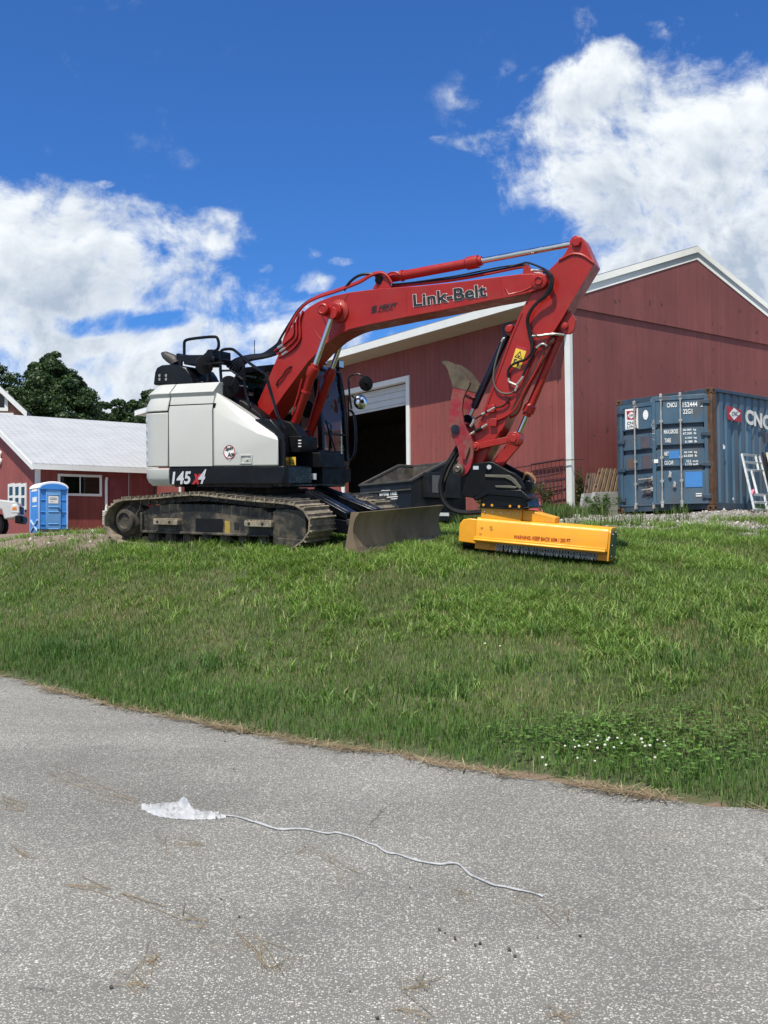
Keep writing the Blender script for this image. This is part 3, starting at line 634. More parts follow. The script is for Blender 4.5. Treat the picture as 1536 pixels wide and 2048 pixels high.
def roof_half(sgn):
    m = MB(BF); x0 = -OV if sgn < 0 else 2 * RX + OV
    for (za, zb) in ((0, 0),):
        m.prism([(x0, 7.50), (RX, 9.47), (RX, 9.42), (x0, 7.45)], -.075, LB + .35)
    return m
build(roof_half(-1), 'roof', ROOFG, barn); build(roof_half(1), 'roof', ROOFG, barn)
e = MB(BF); e.box(-OV - .03, -OV, -.16, LB + .33, 7.27, 7.47); build(e, 'fascia', TRIM, barn)
e = MB(BF); e.prism([(-OV, 7.29), (-.002, ZS - .005), (-.002, ZS + .02), (-OV, 7.315)], -.12, LB + .3); build(e, 'soffit', CREAM, barn)
def rake(y0, y1, d0, d1):
    m = MB(BF)
    for x0 in (-OV, 2 * RX + OV):
        m.prism([(x0, 7.45 - d0), (RX, 9.42 - d0), (RX, 9.42 - d1), (x0, 7.45 - d1)], y0, y1)
    return m
build(rake(-.095, -.060, -.03, .13), 'rake_board', TRIM, barn); build(rake(-.060, -.026, .10, .32), 'rake_board', TRIM, barn)
g = MB(BF); g.box(-.035, 0, .0, .15, 1.9, ZS - .06); g.box(-.036, .06, -.022, 0, 1.9, ZS - .06); build(g, 'corner_board', TRIM, barn)
for a, b, top in DOORS:
    f = MB(BF); f.box(-.04, .0, a, a + .15, 1.9, top); f.box(-.04, .0, b - .15, b, 1.9, top); f.box(-.042, .16, a + .15, b - .15, top - .15, top); build(f, 'door_frame', TRIM, barn)
def rolldoor():
    m = MB(BF); a, b, top = DOORS[0]; z = top - .17
    for k in range(4):
        z1 = z; z0 = max(z - .185, 5.66); m.box(.17, .21, a + .16, b - .16, z0 + .008, z1); z = z0
    return m
build(rolldoor(), 'roll_up_door', paint('grey_white_door', (.50, .52, .52), .5, var=.05), barn, bevel=.006)
def crate_stack():
    k = 0
    for (x, y) in ((4.6, 6.6), (4.5, 7.9), (5.0, 9.2), (6.3, 7.2)):
        for z in range(2 if x < 6 else 3):
            m = MB(BF)
            for j in range(5): m.box(x - .5, x + .5, y - .5, y + .5, 2.13 + z * .92 + j * .17, 2.13 + z * .92 + j * .17 + .14)
            for dx in (-.48, .42):
                for dy in (-.52, .46): m.box(x + dx, x + dx + .06, y + dy, y + dy + .06, 2.13 + z * .92, 2.13 + z * .92 + .84)
            o = build(m, 'wooden_crate', paint('crate_wood', (.17, .12, .07), .8) if 'crate_wood' not in MATS else MATS['crate_wood'], at=tuple(BF.w(x, y, 2.13 + z * .92)))
            tag(o, 'dim slatted wooden crate stacked in the dark behind the open barn door', 'crate', 'crates stored inside the barn')
crate_stack()

# ---------------------------------------------------------------- low red building with the white roof
low = thing('low_building', BF.M, 'low red board building with white metal roof behind the blue toilet', 'building')
Y0, XL, XRt = 24.5, -5.02, 8.0
g = MB(BF); g.box(XL + .14, XRt, Y0, Y0 + .14, 1.5, 4.80); build(g, 'front_wall', LOW_S, low)
lm = .38; RZ = lambda y: 4.98 + lm * (y - Y0 + .5) if y < 31.5 else 4.98 + lm * (38.5 - y + .5)
g = MB(BF); g.prism([(Y0, 1.5), (38.5, 1.5), (38.5, RZ(38.5) - .1), (31.5, RZ(31.5) - .1), (Y0, RZ(Y0) - .1)], XL, XL + .13, 'x'); build(g, 'gable_wall', LOW_G, low)
for y0, y1 in ((Y0 - .5, 31.5), (39.0, 31.5)):
    g = MB(BF); g.prism([(y0, RZ(y0)), (y1, RZ(31.5)), (y1, RZ(31.5) - .05), (y0, RZ(y0) - .05)], XL - .32, XRt, 'x'); build(g, 'roof', ROOFW, low)
g = MB(BF); g.box(XL - .30, XRt, Y0 - .53, Y0 - .5, 4.74, 4.94); build(g, 'fascia', TRIM, low)
g = MB(BF); g.box(XL - .28, XRt, Y0 - .5, Y0 - .002, 4.775, 4.795); build(g, 'soffit', TRIM, low)
g = MB(BF)
for y0, y1 in ((Y0 - .52, 31.5), (39.02, 31.5)):
    g.prism([(y0, RZ(y0) - .02), (y1, RZ(31.5) - .02), (y1, RZ(31.5) - .26), (y0, RZ(y0) - .26)], XL - .36, XL - .30, 'x')
build(g, 'rake_board', TRIM, low)
g = MB(BF); g.box(XL - .03, XL + .14, Y0 - .03, Y0 - .001, 1.8, 4.77); g.box(XL - .03, XL - .001, Y0, Y0 + .16, 1.8, 4.77); build(g, 'corner_board', TRIM, low)
def wx(px): return BF.L(px, 970, Y0)[0]
def wz(px, py): return BF.L(px, py, Y0)[1]
def frame_y(m, x0, x1, z0, z1, y, w, d):
    m.box(x0, x0 + w, y - d, y, z0, z1); m.box(x1 - w, x1, y - d, y, z0, z1); m.box(x0 + w, x1 - w, y - d, y, z1 - w, z1); m.box(x0 + w, x1 - w, y - d, y, z0, z0 + w)
x0, x1, z0, z1 = wx(115), wx(203), wz(160, 992), wz(160, 949)
f = MB(BF); frame_y(f, x0, x1, z0, z1, Y0 - .002, .10, .05); f.box((x0 + x1) / 2 - .02, (x0 + x1) / 2 + .02, Y0 - .045, Y0 - .004, z0 + .1, z1 - .1); wf = build(f, 'window', TRIM, low)
g = MB(BF); g.box(x0 + .1, x1 - .1, Y0 - .03, Y0 - .022, z0 + .1, z1 - .1); build(g, 'pane', GLASS, wf)
g = MB(BF); g.box(x0 + .1, x1 - .1, Y0 - .012, Y0 - .004, z0 + .1, z1 - .1); build(g, 'blind', paint('brown_blind', (.20, .13, .075), .8, var=.2, stretch=(.2, .2, 6)), wf)
x0, x1, z0, z1 = wx(216), wx(251), wz(230, 1064), wz(230, 954)
f = MB(BF); f.box(x0, x1, Y0 - .03, Y0 - .002, z0, z1)
for a, b, c, d in ((.08, .92, .68, .95), (.08, .48, .05, .62), (.52, .92, .05, .62)):
    frame_y(f, x0 + (x1 - x0) * a, x0 + (x1 - x0) * b, z0 + (z1 - z0) * c, z0 + (z1 - z0) * d, Y0 - .031, .04, .02)
build(f, 'door', paint('dark_red_door', (.17, .035, .035), .6, var=.15), low)
f = MB(BF); f.tube([(wx(210.5), Y0 - .12, 2.2), (wx(210.5), Y0 - .12, wz(210, 962)), (wx(210.5) + .05, Y0 - .05, wz(210, 956))], .06, 10); build(f, 'downpipe', TRIM, low)
f = MB(BF); f.tube([(wx(257), Y0 - .03, 2.2), (wx(257), Y0 - .03, 4.76)], .022, 8); build(f, 'conduit', paint('grey_pipe', (.35, .33, .32), .5), low)
def LXp(px, py, x): # sight line meets the gable plane x = const of the building frame
    r = ray(px, py); t = ((BF.o - EP) @ BF.u + x) / (r @ BF.u); d = EP + r * t - BF.o; return float(d @ BF.l), float(d @ BF.n)
for a, b in ((18, 30), (30, 42), (42, 54)):
    (ya, za), (yb, zb) = LXp(a, 969, XL), LXp(b, 966, XL); zlo = LXp(b, 1019, XL)[1]; zhi = zb
    f = MB(BF)
    for q0, q1, w0, w1 in ((yb, yb + .16, zlo, zhi), (ya - .16, ya, zlo, zhi), (yb + .16, ya - .16, zhi - .14, zhi), (yb + .16, ya - .16, zlo, zlo + .14), (yb + .16, ya - .16, (zlo + zhi) / 2 - .05, (zlo + zhi) / 2 + .05)): f.box(XL - .05, XL - .002, q0, q1, w0, w1)
    wf = build(f, 'window', TRIM, low)
    g = MB(BF); g.box(XL - .03, XL - .02, yb + .1, ya - .1, zlo + .1, zhi - .1); build(g, 'pane', WINDOW, wf)
    g = MB(BF); g.box(XL - .012, XL - .004, yb + .1, ya - .1, zlo + .1, zhi - .1); build(g, 'window_backing', paint('window_dark', (.05, .05, .045), .8, var=.4), wf)  # near-black sheet set just behind the pane
f = MB(BF); pp = [LXp(px, py, XL) for px, py in ((-6, 925), (-2, 929), (3, 927), (4, 920), (0, 914), (-2, 908), (1, 903), (4, 906), (2, 914), (-4, 918))]
f.tube([(XL - .05, y, z) for y, z in pp], .05, 8, smooth=4); build(f, 'sign_letter', PWHT, low)
# small white unit and bracket at the foot of the wall
f = MB(BF); fa = wx(199); fb = wx(209); f.box(fa, fb, Y0 - .75, Y0 - .35, wz(205, 1050), wz(205, 1022))
for k in range(7): f.box(fa - .015, fa, Y0 - .72, Y0 - .38, wz(205, 1050) + .05 + k * .075, wz(205, 1050) + .09 + k * .075)
f.box(fa + .05, fa + .12, Y0 - .7, Y0 - .4, 2.0, wz(205, 1050)); f.box(fb - .12, fb - .05, Y0 - .7, Y0 - .4, 2.0, wz(205, 1050))
o = build(f, 'wall_unit', TRIM, at=tuple(BF.w(fa, Y0 - .5, 2.1)), bevel=.01); tag(o, 'white slatted box unit by the wall behind the rear of the track', 'air conditioner')
f = MB(BF); xa, xb = wx(196), wx(206)
f.tube([(xa, Y0 - 1.1, 2.05), (xa, Y0 - 1.1, 2.55), (xa + .12, Y0 - 1.1, 2.68), (xb, Y0 - 1.1, 2.68), (xb, Y0 - 1.1, 2.05)], .03, 8); f.tube([(xa, Y0 - 1.1, 2.35), (xb, Y0 - 1.1, 2.35)], .025, 8)
o = build(f, 'bent_rail', TRIM, at=tuple(BF.w(xa, Y0 - 1.1, 2.05))); tag(o, 'small white bent tube rail standing just behind the muddy track', 'rail')

# ---------------------------------------------------------------- brick house far left
HF = Fr((-22.6, 62.0, 2.2), R(12))
house = thing('brick_house', HF.M, 'brick house with white gable trim among the trees at far left', 'house')
def brick():
    m, t, b = new_mat('brick'); co = t.mapping(t.coord('Object'), (1, 1, 1), (R(90), 0, 0)); n = t.node('ShaderNodeTexBrick'); t.put(n.inputs['Vector'], co)
    n.inputs['Color1'].default_value = (.20, .075, .05, 1); n.inputs['Color2'].default_value = (.26, .10, .07, 1); n.inputs['Mortar'].default_value = (.30, .25, .22, 1); n.inputs['Scale'].default_value = 4.5; n.inputs['Mortar Size'].default_value = .015
    t.l.new(n.outputs[0], b.inputs['Base Color']); b.inputs['Roughness'].default_value = .85; return m
BR = brick(); ez = 8.0; hw = 5.0
g = MB(HF); g.prism([(-2 * hw, 0), (0, 0), (0, ez), (-hw, ez + hw * .98), (-2 * hw, ez)], 0, 11); build(g, 'wall', BR, house)
for s_ in (0, 1):
    g = MB(HF); xo = .45 if s_ == 0 else -2 * hw - .45
    g.prism([(xo, ez - .35), (-hw, ez + hw * .98 + .12), (-hw, ez + hw * .98 + .32), (xo, ez - .12)], -.35, 11.4); build(g, 'roof', paint('slate_roof', (.09, .09, .10), .7) if 'slate_roof' not in MATS else MATS['slate_roof'], house)
    g = MB(HF); g.prism([(xo, ez - .55), (-hw, ez + hw * .98 - .1), (-hw, ez + hw * .98 + .25), (xo, ez - .16)], -.42, -.36); build(g, 'rake_board', TRIM, house)
for (px, py, w, h) in ((2, 803, .5, .8), (6, 842, .9, .5)):
    x, z = HF.L(px, py, 0); f = MB(HF); frame_y(f, x - w / 2 - .18, x + w / 2 + .18, z - h / 2 - .2, z + h / 2 + .25, -.01, .2, .12); wf = build(f, 'window', TRIM, house)
    g = MB(HF); g.box(x - w / 2, x + w / 2, -.06, -.04, z - h / 2, z + h / 2); build(g, 'pane', WINDOW, wf)

# ---------------------------------------------------------------- trees
TREEM = leaf_mat('tree_leaf', .18, .5, .35)
BARK = paint('bark', (.06, .045, .035), .9, var=.3)
def tree(name, px, top, width_px, D, label, lobes, leaves, seed, col=((.014, .034, .008), (.042, .082, .020)), sink=0.0):
    rg = np.random.default_rng(seed); X = (px - 768) / 2000 * D; zt = EYE + (1095 - top) / 2000 * D; Wd = width_px / 2000 * D / 2; zg = 2.2
    H = zt - zg; root = thing(name, Matrix.Translation((X, D, zg)), label, 'tree', 'trees behind the low building'); fr = Fr((X, D, zg), 0.0)
    tm = MB(fr); tm.tube([(0, 0, -.2), (.05, 0, H * .2), (0, .1, H * .45), (.1, 0, H * .75)], [Wd * .09, Wd * .075, Wd * .05, Wd * .02], 10)
    for k in range(7):
        a = k * 2.4 + rg.uniform(-.3, .3); h0 = H * rg.uniform(.2, .5); tm.tube([(0, 0, h0), (math.cos(a) * Wd * .4, math.sin(a) * Wd * .4, h0 + H * .14), (math.cos(a) * Wd * .75, math.sin(a) * Wd * .75, h0 + H * .25)], [Wd * .035, Wd * .025, Wd * .01], 7)
    build(tm, 'trunk', BARK, root)
    # crown: leaf sprays grouped on clumps spread over an uneven envelope
    C = []
    for k in range(lobes):
        u = rg.normal(0, 1, 3); u /= np.linalg.norm(u); rr = rg.uniform(.25, 1.0) ** .5
        zc = H * (.54 + .40 * u[2] * rr); prof = .82 * math.sqrt(max(.10, 1 - ((zc / H - .50) / .50) ** 2)); C.append((u[0] * Wd * rr * prof * (1.12 if k % 3 == 0 else 1.0), u[1] * Wd * rr * prof, zc * (1.03 if k % 3 == 0 else 1.0), (rg.uniform(.07, .16) if k % 3 == 0 else rg.uniform(.14, .26)) * Wd * (1.15 - .35 * abs(u[2]))))
    C = np.array(C); i = rg.integers(0, lobes, leaves); d = rg.normal(0, 1, (leaves, 3)); d /= np.linalg.norm(d, axis=1)[:, None]; d[:, 2] = np.where(d[:, 2] < -.35, -d[:, 2], d[:, 2])
    p = C[i, :3] + d * (C[i, 3] * rg.uniform(.40, 1.25, leaves) ** .8)[:, None] * np.array([1, 1, .75])
    s = rg.uniform(.07, .17, leaves) * (D / 80); nrm = d + rg.normal(0, .6, (leaves, 3)); nrm /= np.linalg.norm(nrm, axis=1)[:, None]
    a = np.cross(nrm, rg.normal(0, 1, (leaves, 3))); a /= np.linalg.norm(a, axis=1)[:, None]; b = np.cross(nrm, a); a *= s[:, None]; b *= (s * .62)[:, None]
    V = np.stack([p - a, p + b, p + a, p - b], 1).reshape(-1, 3); Q = np.arange(leaves)[:, None] * 4 + np.array([[0, 1, 2, 3]])
    cl = rg.uniform(.75, 1.25, lobes)[i]; k = rg.uniform(0, 1, leaves)[:, None]; c = (np.array(col[0]) * (1 - k) + np.array(col[1]) * k) * cl[:, None]
    o = mesh_np('crown', V, Q, np.zeros((0, 3), int), np.repeat(c, 4, 0), TREEM); o.parent = root
tree('maple_tree', 98, 692, 240, 80, 'tall dark broad maple tree, the highest crown at left', 210, 120000, 3)
tree('maple_tree', -5, 702, 230, 84, 'dark leafy tree cut by the left picture edge beside the brick house', 150, 70000, 5)
tree('shade_tree', 236, 776, 190, 92, 'lower dark tree next to the tall maple above the white roof', 230, 80000, 8)
tree('shade_tree', 310, 762, 190, 100, 'dark tree partly hidden behind the rear of the white excavator body', 230, 80000, 9)
tree('shade_tree', 175, 830, 130, 96, 'low dark leafy tree filling the gap under the maple crown', 90, 24000, 10)
tree('shade_tree', 20, 790, 120, 88, 'dark bushy tree standing right behind the brick house', 90, 24000, 12)
# ---------------------------------------------------------------- excavator
GR = (-0.0049, 0.0651)
UP = Fr((-1.93, 15.13, 1.70), R(-25), GR)       # slewing upper: x along the boom, y to the cab side
UN = Fr((-1.93, 15.13, 1.675), R(-30), (0.0004, 0.0806))       # undercarriage
exc = thing('excavator', UP.M, 'white and red tracked excavator with dozer blade, parked on the grass bank', 'excavator')
P, L = UP.P, UP.L
def px2(pts, y): return [L(a, b, y) for a, b in pts]
def px3(pts): return [P(a, b, y) for a, b, y in pts]
def part(mb, name, mat, parent=exc, **k): return build(mb, name, mat, parent, **k)

# --- upper structure: counterweight, doors, deck
zb, zc = L(380, 934, -1.22)[1], L(380, 822, -1.22)[1]
z792, z785, z767 = L(380, 792, -1.14)[1], L(380, 785, -1.17)[1], L(380, 767, -1.02)[1]
xs1, xs2, xs3 = L(337, 880, -1.22)[0], L(425, 880, -1.22)[0], L(557.5, 900, -1.22)[0]
def cw_path(x_start):
    pts = [((x_start, -1.22), (0, -1)), ((-.86, -1.22), (0, -1))]; r = .42; cx_, cy_ = -.88, -1.22 + r
    for k in range(9):
        a = R(-90 - 80 * k / 8); pts.append(((cx_ + r * math.cos(a), cy_ + r * math.sin(a)), (math.cos(a), math.sin(a))))
    end = [((p[0][0], -p[0][1]), (p[1][0], -p[1][1])) for p in pts[::-1]]
    return pts + [((-1.335, -.3), (-1, 0)), ((-1.35, 0), (-1, 0)), ((-1.335, .3), (-1, 0))] + end
def cw(prof, x0):
    m = MB(UP)
    m.loft([[(p[0] - n[0] * d, p[1] - n[1] * d, z) for d, z in prof] for p, n in cw_path(x0)]); return m
zk = L(320, 824, -1.22)[1]
zq = L(320, 972, -1.22)[1]; zq1 = L(320, 937, -1.22)[1]
part(cw([(.5, zb + .01), (0, zb + .01), (0, zk - .012), (.5, zk - .012)], xs1 - .012), 'counterweight', WHITE, bevel=.012)
part(cw([(.5, zk + .008), (-.005, zk + .008), (.02, z792 - .10), (.07, z792), (.03, z785), (.19, z767), (.6, z767)], xs1 - .012), 'counterweight_cap', WHITE, bevel=.02, seg=3)
part(cw([(.5, zq), (.09, zq), (.03, zq + .05), (0, zq + .12), (0, zq1), (.5, zq1)], xs1 - .005), 'counterweight_foot', WHITE, bevel=.02, seg=3)
m = MB(UP)
for k in range(5):
    z = L(300, 843 + k * 20, -1.0)[1]; a = R(-132); c = np.array((-.88 + .40 * math.cos(a), -.80 + .40 * math.sin(a), z)); n = np.array((math.cos(a), math.sin(a), 0))
    m.lathe([(.0, .028), (.035, .026), (.058, .012), (.066, -.03)], c, n, 14)
part(m, 'vent_louvre', WHITE)
m = MB(UP); m.prism([(-.3, zb + .008), (-1.22, zb + .008), (-1.22, zc), (-1.155, z792 - .002), (-1.16, z792), (-1.185, z785), (-1.02, z767), (-.3, z767)], xs1 + .008, xs2 - .006, 'x'); ed_ = part(m, 'engine_door', WHITE, bevel=.018, seg=3)
def ring(y, pts): return [P(a, b, y) for a, b in pts]
m = MB(UP); m.loft([ring(-1.22, [(427, 933), (557.5, 932), (556.8, 878), (516, 868), (426.5, 823)]), ring(-1.10, [(428.5, 933), (558.5, 932), (554, 868), (432, 784), (427.5, 785)]), ring(-.60, [(445, 931), (575, 929), (570, 868), (448, 787), (444, 787)])])
sp = part(m, 'side_panel', WHITE, bevel=.022, seg=3)
m = MB(UP)   # dark gaps behind the doors and the black border in front of the side panel
m.box(-.85, xs2 + .03, -1.195, -.4, zb + .02, z792 - .12); part(m, 'inner_frame', BLACKM)
m = MB(UP); m.loft([ring(-1.16, [(508, 838), (541, 838), (568, 870), (573, 936), (556, 936), (556, 884), (547, 864)]), ring(-.55, [(524, 838), (556, 838), (582, 870), (588, 934), (571, 934), (571, 884), (563, 864)])]); part(m, 'panel_border', BLACK, bevel=.015)
zd0, zd1 = zq + .02, zb + .004
m = MB(UP); m.prism([(xs1, -1.215), (1.19, -1.215), (1.24, -1.15), (1.24, -.5), (.93, -.45), (.93, 1.2), (xs1, 1.2)], zd0, zd1, 'z'); m.box(-.3, .95, -1.1, 1.1, zd0 - .05, zd0 + .02)
deck = part(m, 'deck_skirt', BLACK, bevel=.02)
m = MB(UP); m.prism([(-.9, -.8), (.9, -.8), (.9, .8), (-.9, .8)], .80, zd0 + .01, 'z'); part(m, 'swing_frame', BLACKM)
m = MB(UP); m.cyl((0, 0, .68), (0, 0, .84), .62, n=36); part(m, 'swing_ring', MUDDY)
m = MB(UP); m.box(-1.1, -.62, -.95, 1.15, z767 - .25, z767 - .015); m.box(-.62, .08, -.95, -.3, z767 - .25, z767 - .016); m.prism(px2([(427, 770), (438, 784), (462, 794), (487, 802), (520, 828), (530, 850), (430, 850)], -.75), -.75, -.5); part(m, 'engine_hood', BLACKM, bevel=.02)
# lettering and fittings
def on(body, o, ax, ay, y, mb, **k):
    """lettering fitted to photographed corners on the plane y: o lower-left, ax lower-right, ay upper-left (pixels)"""
    a, b, c = (np.array(P(*q, y)) for q in (o, ax, ay)); return letter(mb, body, a, b - a, c - a, **k)
m = MB(UP); on('145', (344, 969), (383, 968), (343, 943.5), -1.216, m, bold=.03, shear=.18, lift=.004); part(m, 'lettering', PSIL, deck, smooth=0)
m = MB(UP); on('x', (384, 968.5), (402, 968), (386, 948), -1.216, m, bold=.05, shear=.25, lift=.006); part(m, 'lettering', PRED, deck, smooth=0)
m = MB(UP); on('4', (396, 968), (410.5, 967.5), (399, 939), -1.216, m, bold=.03, shear=.25, lift=.009); part(m, 'lettering', PSIL, deck, smooth=0)
c = np.array(P(459, 904, -1.222)); X_, Z_ = np.array((1, 0, 0)), np.array((0, 0, 1))
def disc(mb, c, r, y, n=28, r_in=None, a=X_, b=Z_):
    off = np.array((0, y, 0))
    if r_in is None: mb._add([c + off + r * (math.cos(6.2832 * k / n) * a + math.sin(6.2832 * k / n) * b) for k in range(n)], [tuple(range(n))])
    else:
        mb._add([c + off + q * (math.cos(6.2832 * k / n) * a + math.sin(6.2832 * k / n) * b) for q in (r_in, r) for k in range(n)], [(k, (k + 1) % n, n + (k + 1) % n, n + k) for k in range(n)])
m = MB(UP)
s_ = .128; m._add([c + s_ * np.array(q) for q in ((1, -.02, 0), (0, -.02, 1), (-1, -.02, 0), (0, -.02, -1))], [(0, 1, 2, 3)]); lg = part(m, 'round_logo', PSIL, sp, smooth=0)
m = MB(UP); disc(m, c, .095, -.005); part(m, 'round_logo', PWHT, sp, smooth=0)
m = MB(UP); disc(m, c, .096, -.007, r_in=.084); part(m, 'round_logo', PRED, sp, smooth=0)
m = MB(UP); on('Spin', (450.5, 904), (466, 901.5), (451.5, 894), -1.222, m, bold=.035, lift=.009); on('Ace', (455.5, 915), (468, 912), (456.5, 905), -1.222, m, bold=.035, lift=.009); part(m, 'round_logo', PBLK, sp, smooth=0)
x0, z0 = L(480.5, 928, -1.222); x1, z1 = L(504.5, 909, -1.222)
m = MB(UP); frm = .02
for a in ((x0, x0 + frm, z0, z1), (x1 - frm, x1, z0, z1), (x0 + frm, x1 - frm, z1 - frm, z1), (x0 + frm, x1 - frm, z0, z0 + frm)): m.box(a[0], a[1], -1.235, -1.218, a[2], a[3])
m.box(x0 + .06, x1 - .03, -1.228, -1.219, z0 + .03, z1 - .05); m.lathe([(.0, .02), (.018, .018), (.02, 0)], ((x0 + x1) / 2 + .02, -1.226, (z0 + z1) / 2), (0, -1, 0), 14); part(m, 'door_latch', WHITE, sp, bevel=.004)
# --- top of the body: intake tower, exhaust, platform, rails, mirrors
m = MB(UP); o1 = [(305.5, 770), (308.5, 745), (312, 735), (322, 730), (340, 728.5), (359, 730), (371, 735), (378, 745), (384, 757), (386, 770)]
m.prism(px2(o1, -.78), -.78, -.05); m.prism(px2([(380, 770), (383, 758), (392, 763), (405, 761), (407, 770)], -.7), -.7, -.2); tw = part(m, 'intake_tower', BLACK, bevel=.03, seg=3)
m = MB(UP)
for k in range(4): m.cyl(P(332.5 - 13 * (k // 2), 751 + 7.5 * (k % 2), -.785), P(332.5 - 13 * (k // 2), 751 + 7.5 * (k % 2), -.77), .022)
part(m, 'grille_hole', STEEL, tw)
m = MB(UP); m.tube(px3([(352, 728, -.45), (348, 721, -.45), (338, 715, -.45), (330, 710, -.45), (323.5, 706.5, -.45)]), [.085, .085, .075, .06, .02], 14, smooth=4); part(m, 'exhaust_pipe', paint('exhaust_steel', (.07, .065, .06), .5, metal=.5), bevel=0)
m = MB(UP); rr = .022
m.tube(px3([(368.5, 709, -.7), (368.5, 690, -.7), (369.5, 683, -.7), (376, 679, -.7), (400, 675.5, -.7), (427, 673.5, -.7), (435, 677, -.7), (437.5, 690, -.7), (434.5, 699, -.7), (426, 703, -.7)]), rr, 8, smooth=3); part(m, 'guard_rail', BLACK)
m = MB(UP); m.prism(px2([(352, 707), (358, 706.5), (363, 710), (406, 709.5), (411, 705), (415, 699), (425.5, 698.5), (425.5, 713), (429, 715), (427, 727), (424, 721), (408, 722), (405, 729), (368, 729), (366, 722), (355, 721), (352, 718)], -.72), -.72, -.25)
m.bar(P(361.5, 720, -.70), P(361.5, 768, -.70), .05, .05); m.bar(P(417, 728, -.6), P(416.5, 768, -.6), .06, .05); part(m, 'platform', BLACK, bevel=.008)
m = MB(UP); m.tube(px3([(443, 768, -.72), (441, 740, -.72), (440.5, 715, -.72), (441, 706, -.72), (445, 700, -.72), (455, 698, -.72), (464, 698.5, -.72), (472, 703, -.75), (500, 727, -.85), (528, 746, -.95), (533, 755, -.98), (541, 782, -1.0), (555, 830, -1.05), (562, 842, -1.05), (569, 858, -1.05)]), rr, 8, smooth=3)
m.tube(px3([(442, 741.5, -.72), (462, 741, -.70), (476, 751, -.7), (488, 760, -.7)]), .016, 8); m.tube(px3([(487, 716, -.8), (488, 760, -.75), (492, 790, -.75), (500, 815, -.75)]), .022, 8); part(m, 'hand_rail', BLACK)
def mirror(cpx, cpy, rx, ry, y, tip, arm, face=BLACKM):
    c = np.array(P(cpx, cpy, y)); d = np.array(P(cpx + rx, cpy, y)); r = ry / 2000 * 14.4; n = np.array((.80, -.60, 0.05)) * tip; n /= np.linalg.norm(n)
    m = MB(UP); m.lathe([(.0, -.03), (r * .5, -.027), (r * .93, -.014), (r, 0), (r * .98, .012), (0, .014)], c, -n, 28); m.lathe([(0, .075), (.03, .07), (.035, .02)], c, n, 12)
    o = part(m, 'mirror', face)
    m = MB(UP); m.tube(px3(arm), .013, 8); part(m, 'mirror_arm', BLACK, o); return o
mirror(408.5, 730.5, 16, 19, -.78, 1, [(411, 729, -.82), (430, 726, -.82), (447, 725.5, -.74)])
mirror(459, 772.5, 19, 21, -.85, 1, [(462, 771, -.9), (470, 755, -.85), (480, 746, -.8), (488, 738, -.8)])
m = MB(UP); m.tube(px3([(509, 712, .9), (509, 680, .9)]), .006, 6); part(m, 'antenna', BLACK)
# --- cab
cy0, cy1 = .34, 1.20
front = [L(a, b, cy1) for a, b in ((699, 934), (699, 922), (697.5, 868), (694, 820), (689, 778), (682, 742))]
xr, zt = -.60, L(660, 735, .8)[1] + .02
m = MB(UP); m.prism([(xr, zd1), (front[0][0], zd1), (front[0][0] + .005, zd1 + .05), (front[1][0] + .015, front[1][1]), (.2, front[1][1] - .02), (-.1, 1.62), (xr, 1.62)], cy0, cy1); cab = part(m, 'cab', BLACK, bevel=.02)
m = MB(UP); fx0 = front[0][0]; m.box(.85, fx0 + .012, cy0 - .02, cy1 + .02, zd0 + .02, zd1 - .01)
for k in range(3): m.box(fx0 + .012, fx0 + .02, .62, .86, zd0 + .09 + k * .045, zd0 + .105 + k * .045)
part(m, 'cab_skirt', BLACKM, cab, bevel=.015)
roofp = [(xr - .02, zt - .35), (xr - .03, zt - .2), (xr + .03, zt - .07), (xr + .15, zt), (.35, zt + .03), (front[5][0] - .08, zt), (front[5][0] + .02, zt - .06), (front[5][0] - .02, zt - .10), (.3, zt - .07), (xr + .18, zt - .1), (xr + .07, zt - .2), (xr + .06, zt - .35)]
m = MB(UP); m.prism(roofp, cy0, cy1); m.prism([(xr, 1.6), (xr + .10, 1.6), (xr + .06, zt - .33), (xr - .02, zt - .33)], cy1 - .10, cy1); m.prism([(xr, 1.6), (xr + .10, 1.6), (xr + .06, zt - .33), (xr - .02, zt - .33)], cy0, cy0 + .10); part(m, 'cab_roof', BLACK, cab, bevel=.015)
m = MB(UP)
for y in (cy0, cy1 - .07):
    pp = [(x, z) for x, z in front]; m.prism(pp + [(x - .09, z) for x, z in pp[::-1]], y, y + .07)
    m.prism([(.05, 1.55), (.13, 1.55), (.10, zt - .05), (.02, zt - .05)], y, y + .05)
    m.prism([(.12, 1.5), (front[1][0] - .05, 1.28), (front[1][0] - .05, 1.2), (.1, 1.2)], y + .005, y + .045)
zm = L(670, 869, .8)[1]; fx = lambda z: float(np.interp(z, [q[1] for q in front], [q[0] for q in front]))
m.box(fx(zm) - .05, fx(zm) - .005, cy0 + .07, cy1 - .07, zm - .018, zm + .018); part(m, 'cab_pillar', BLACK, cab, bevel=.012)
def screen(z0, z1):
    m = MB(UP); zz = np.linspace(z0, z1, 6); m.grid([[(fx(z) - .03, y, z) for y in (cy0 + .07, cy1 - .07)] for z in zz]); return m
part(screen(front[1][1] + .02, zm - .02), 'windscreen', GLASS, cab); part(screen(zm + .02, front[5][1] - .02), 'windscreen', GLASS, cab)
for y in (cy0 + .03, cy1 - .03):
    m = MB(UP); m._add([(.13, y, 1.55), (front[1][0] - .08, y, 1.3), (fx(1.8) - .08, y, 1.8), (fx(2.2) - .08, y, 2.2), (front[5][0] - .08, y, zt - .09), (.10, y, zt - .08)], [(0, 1, 2, 3, 4, 5)]); m._add([(xr + .1, y, 1.62), (.04, y, 1.62), (.02, y, zt - .09), (xr + .2, y, zt - .12), (xr + .08, y, zt - .3)], [(0, 1, 2, 3, 4)]); part(m, 'side_window', GLASS, cab)
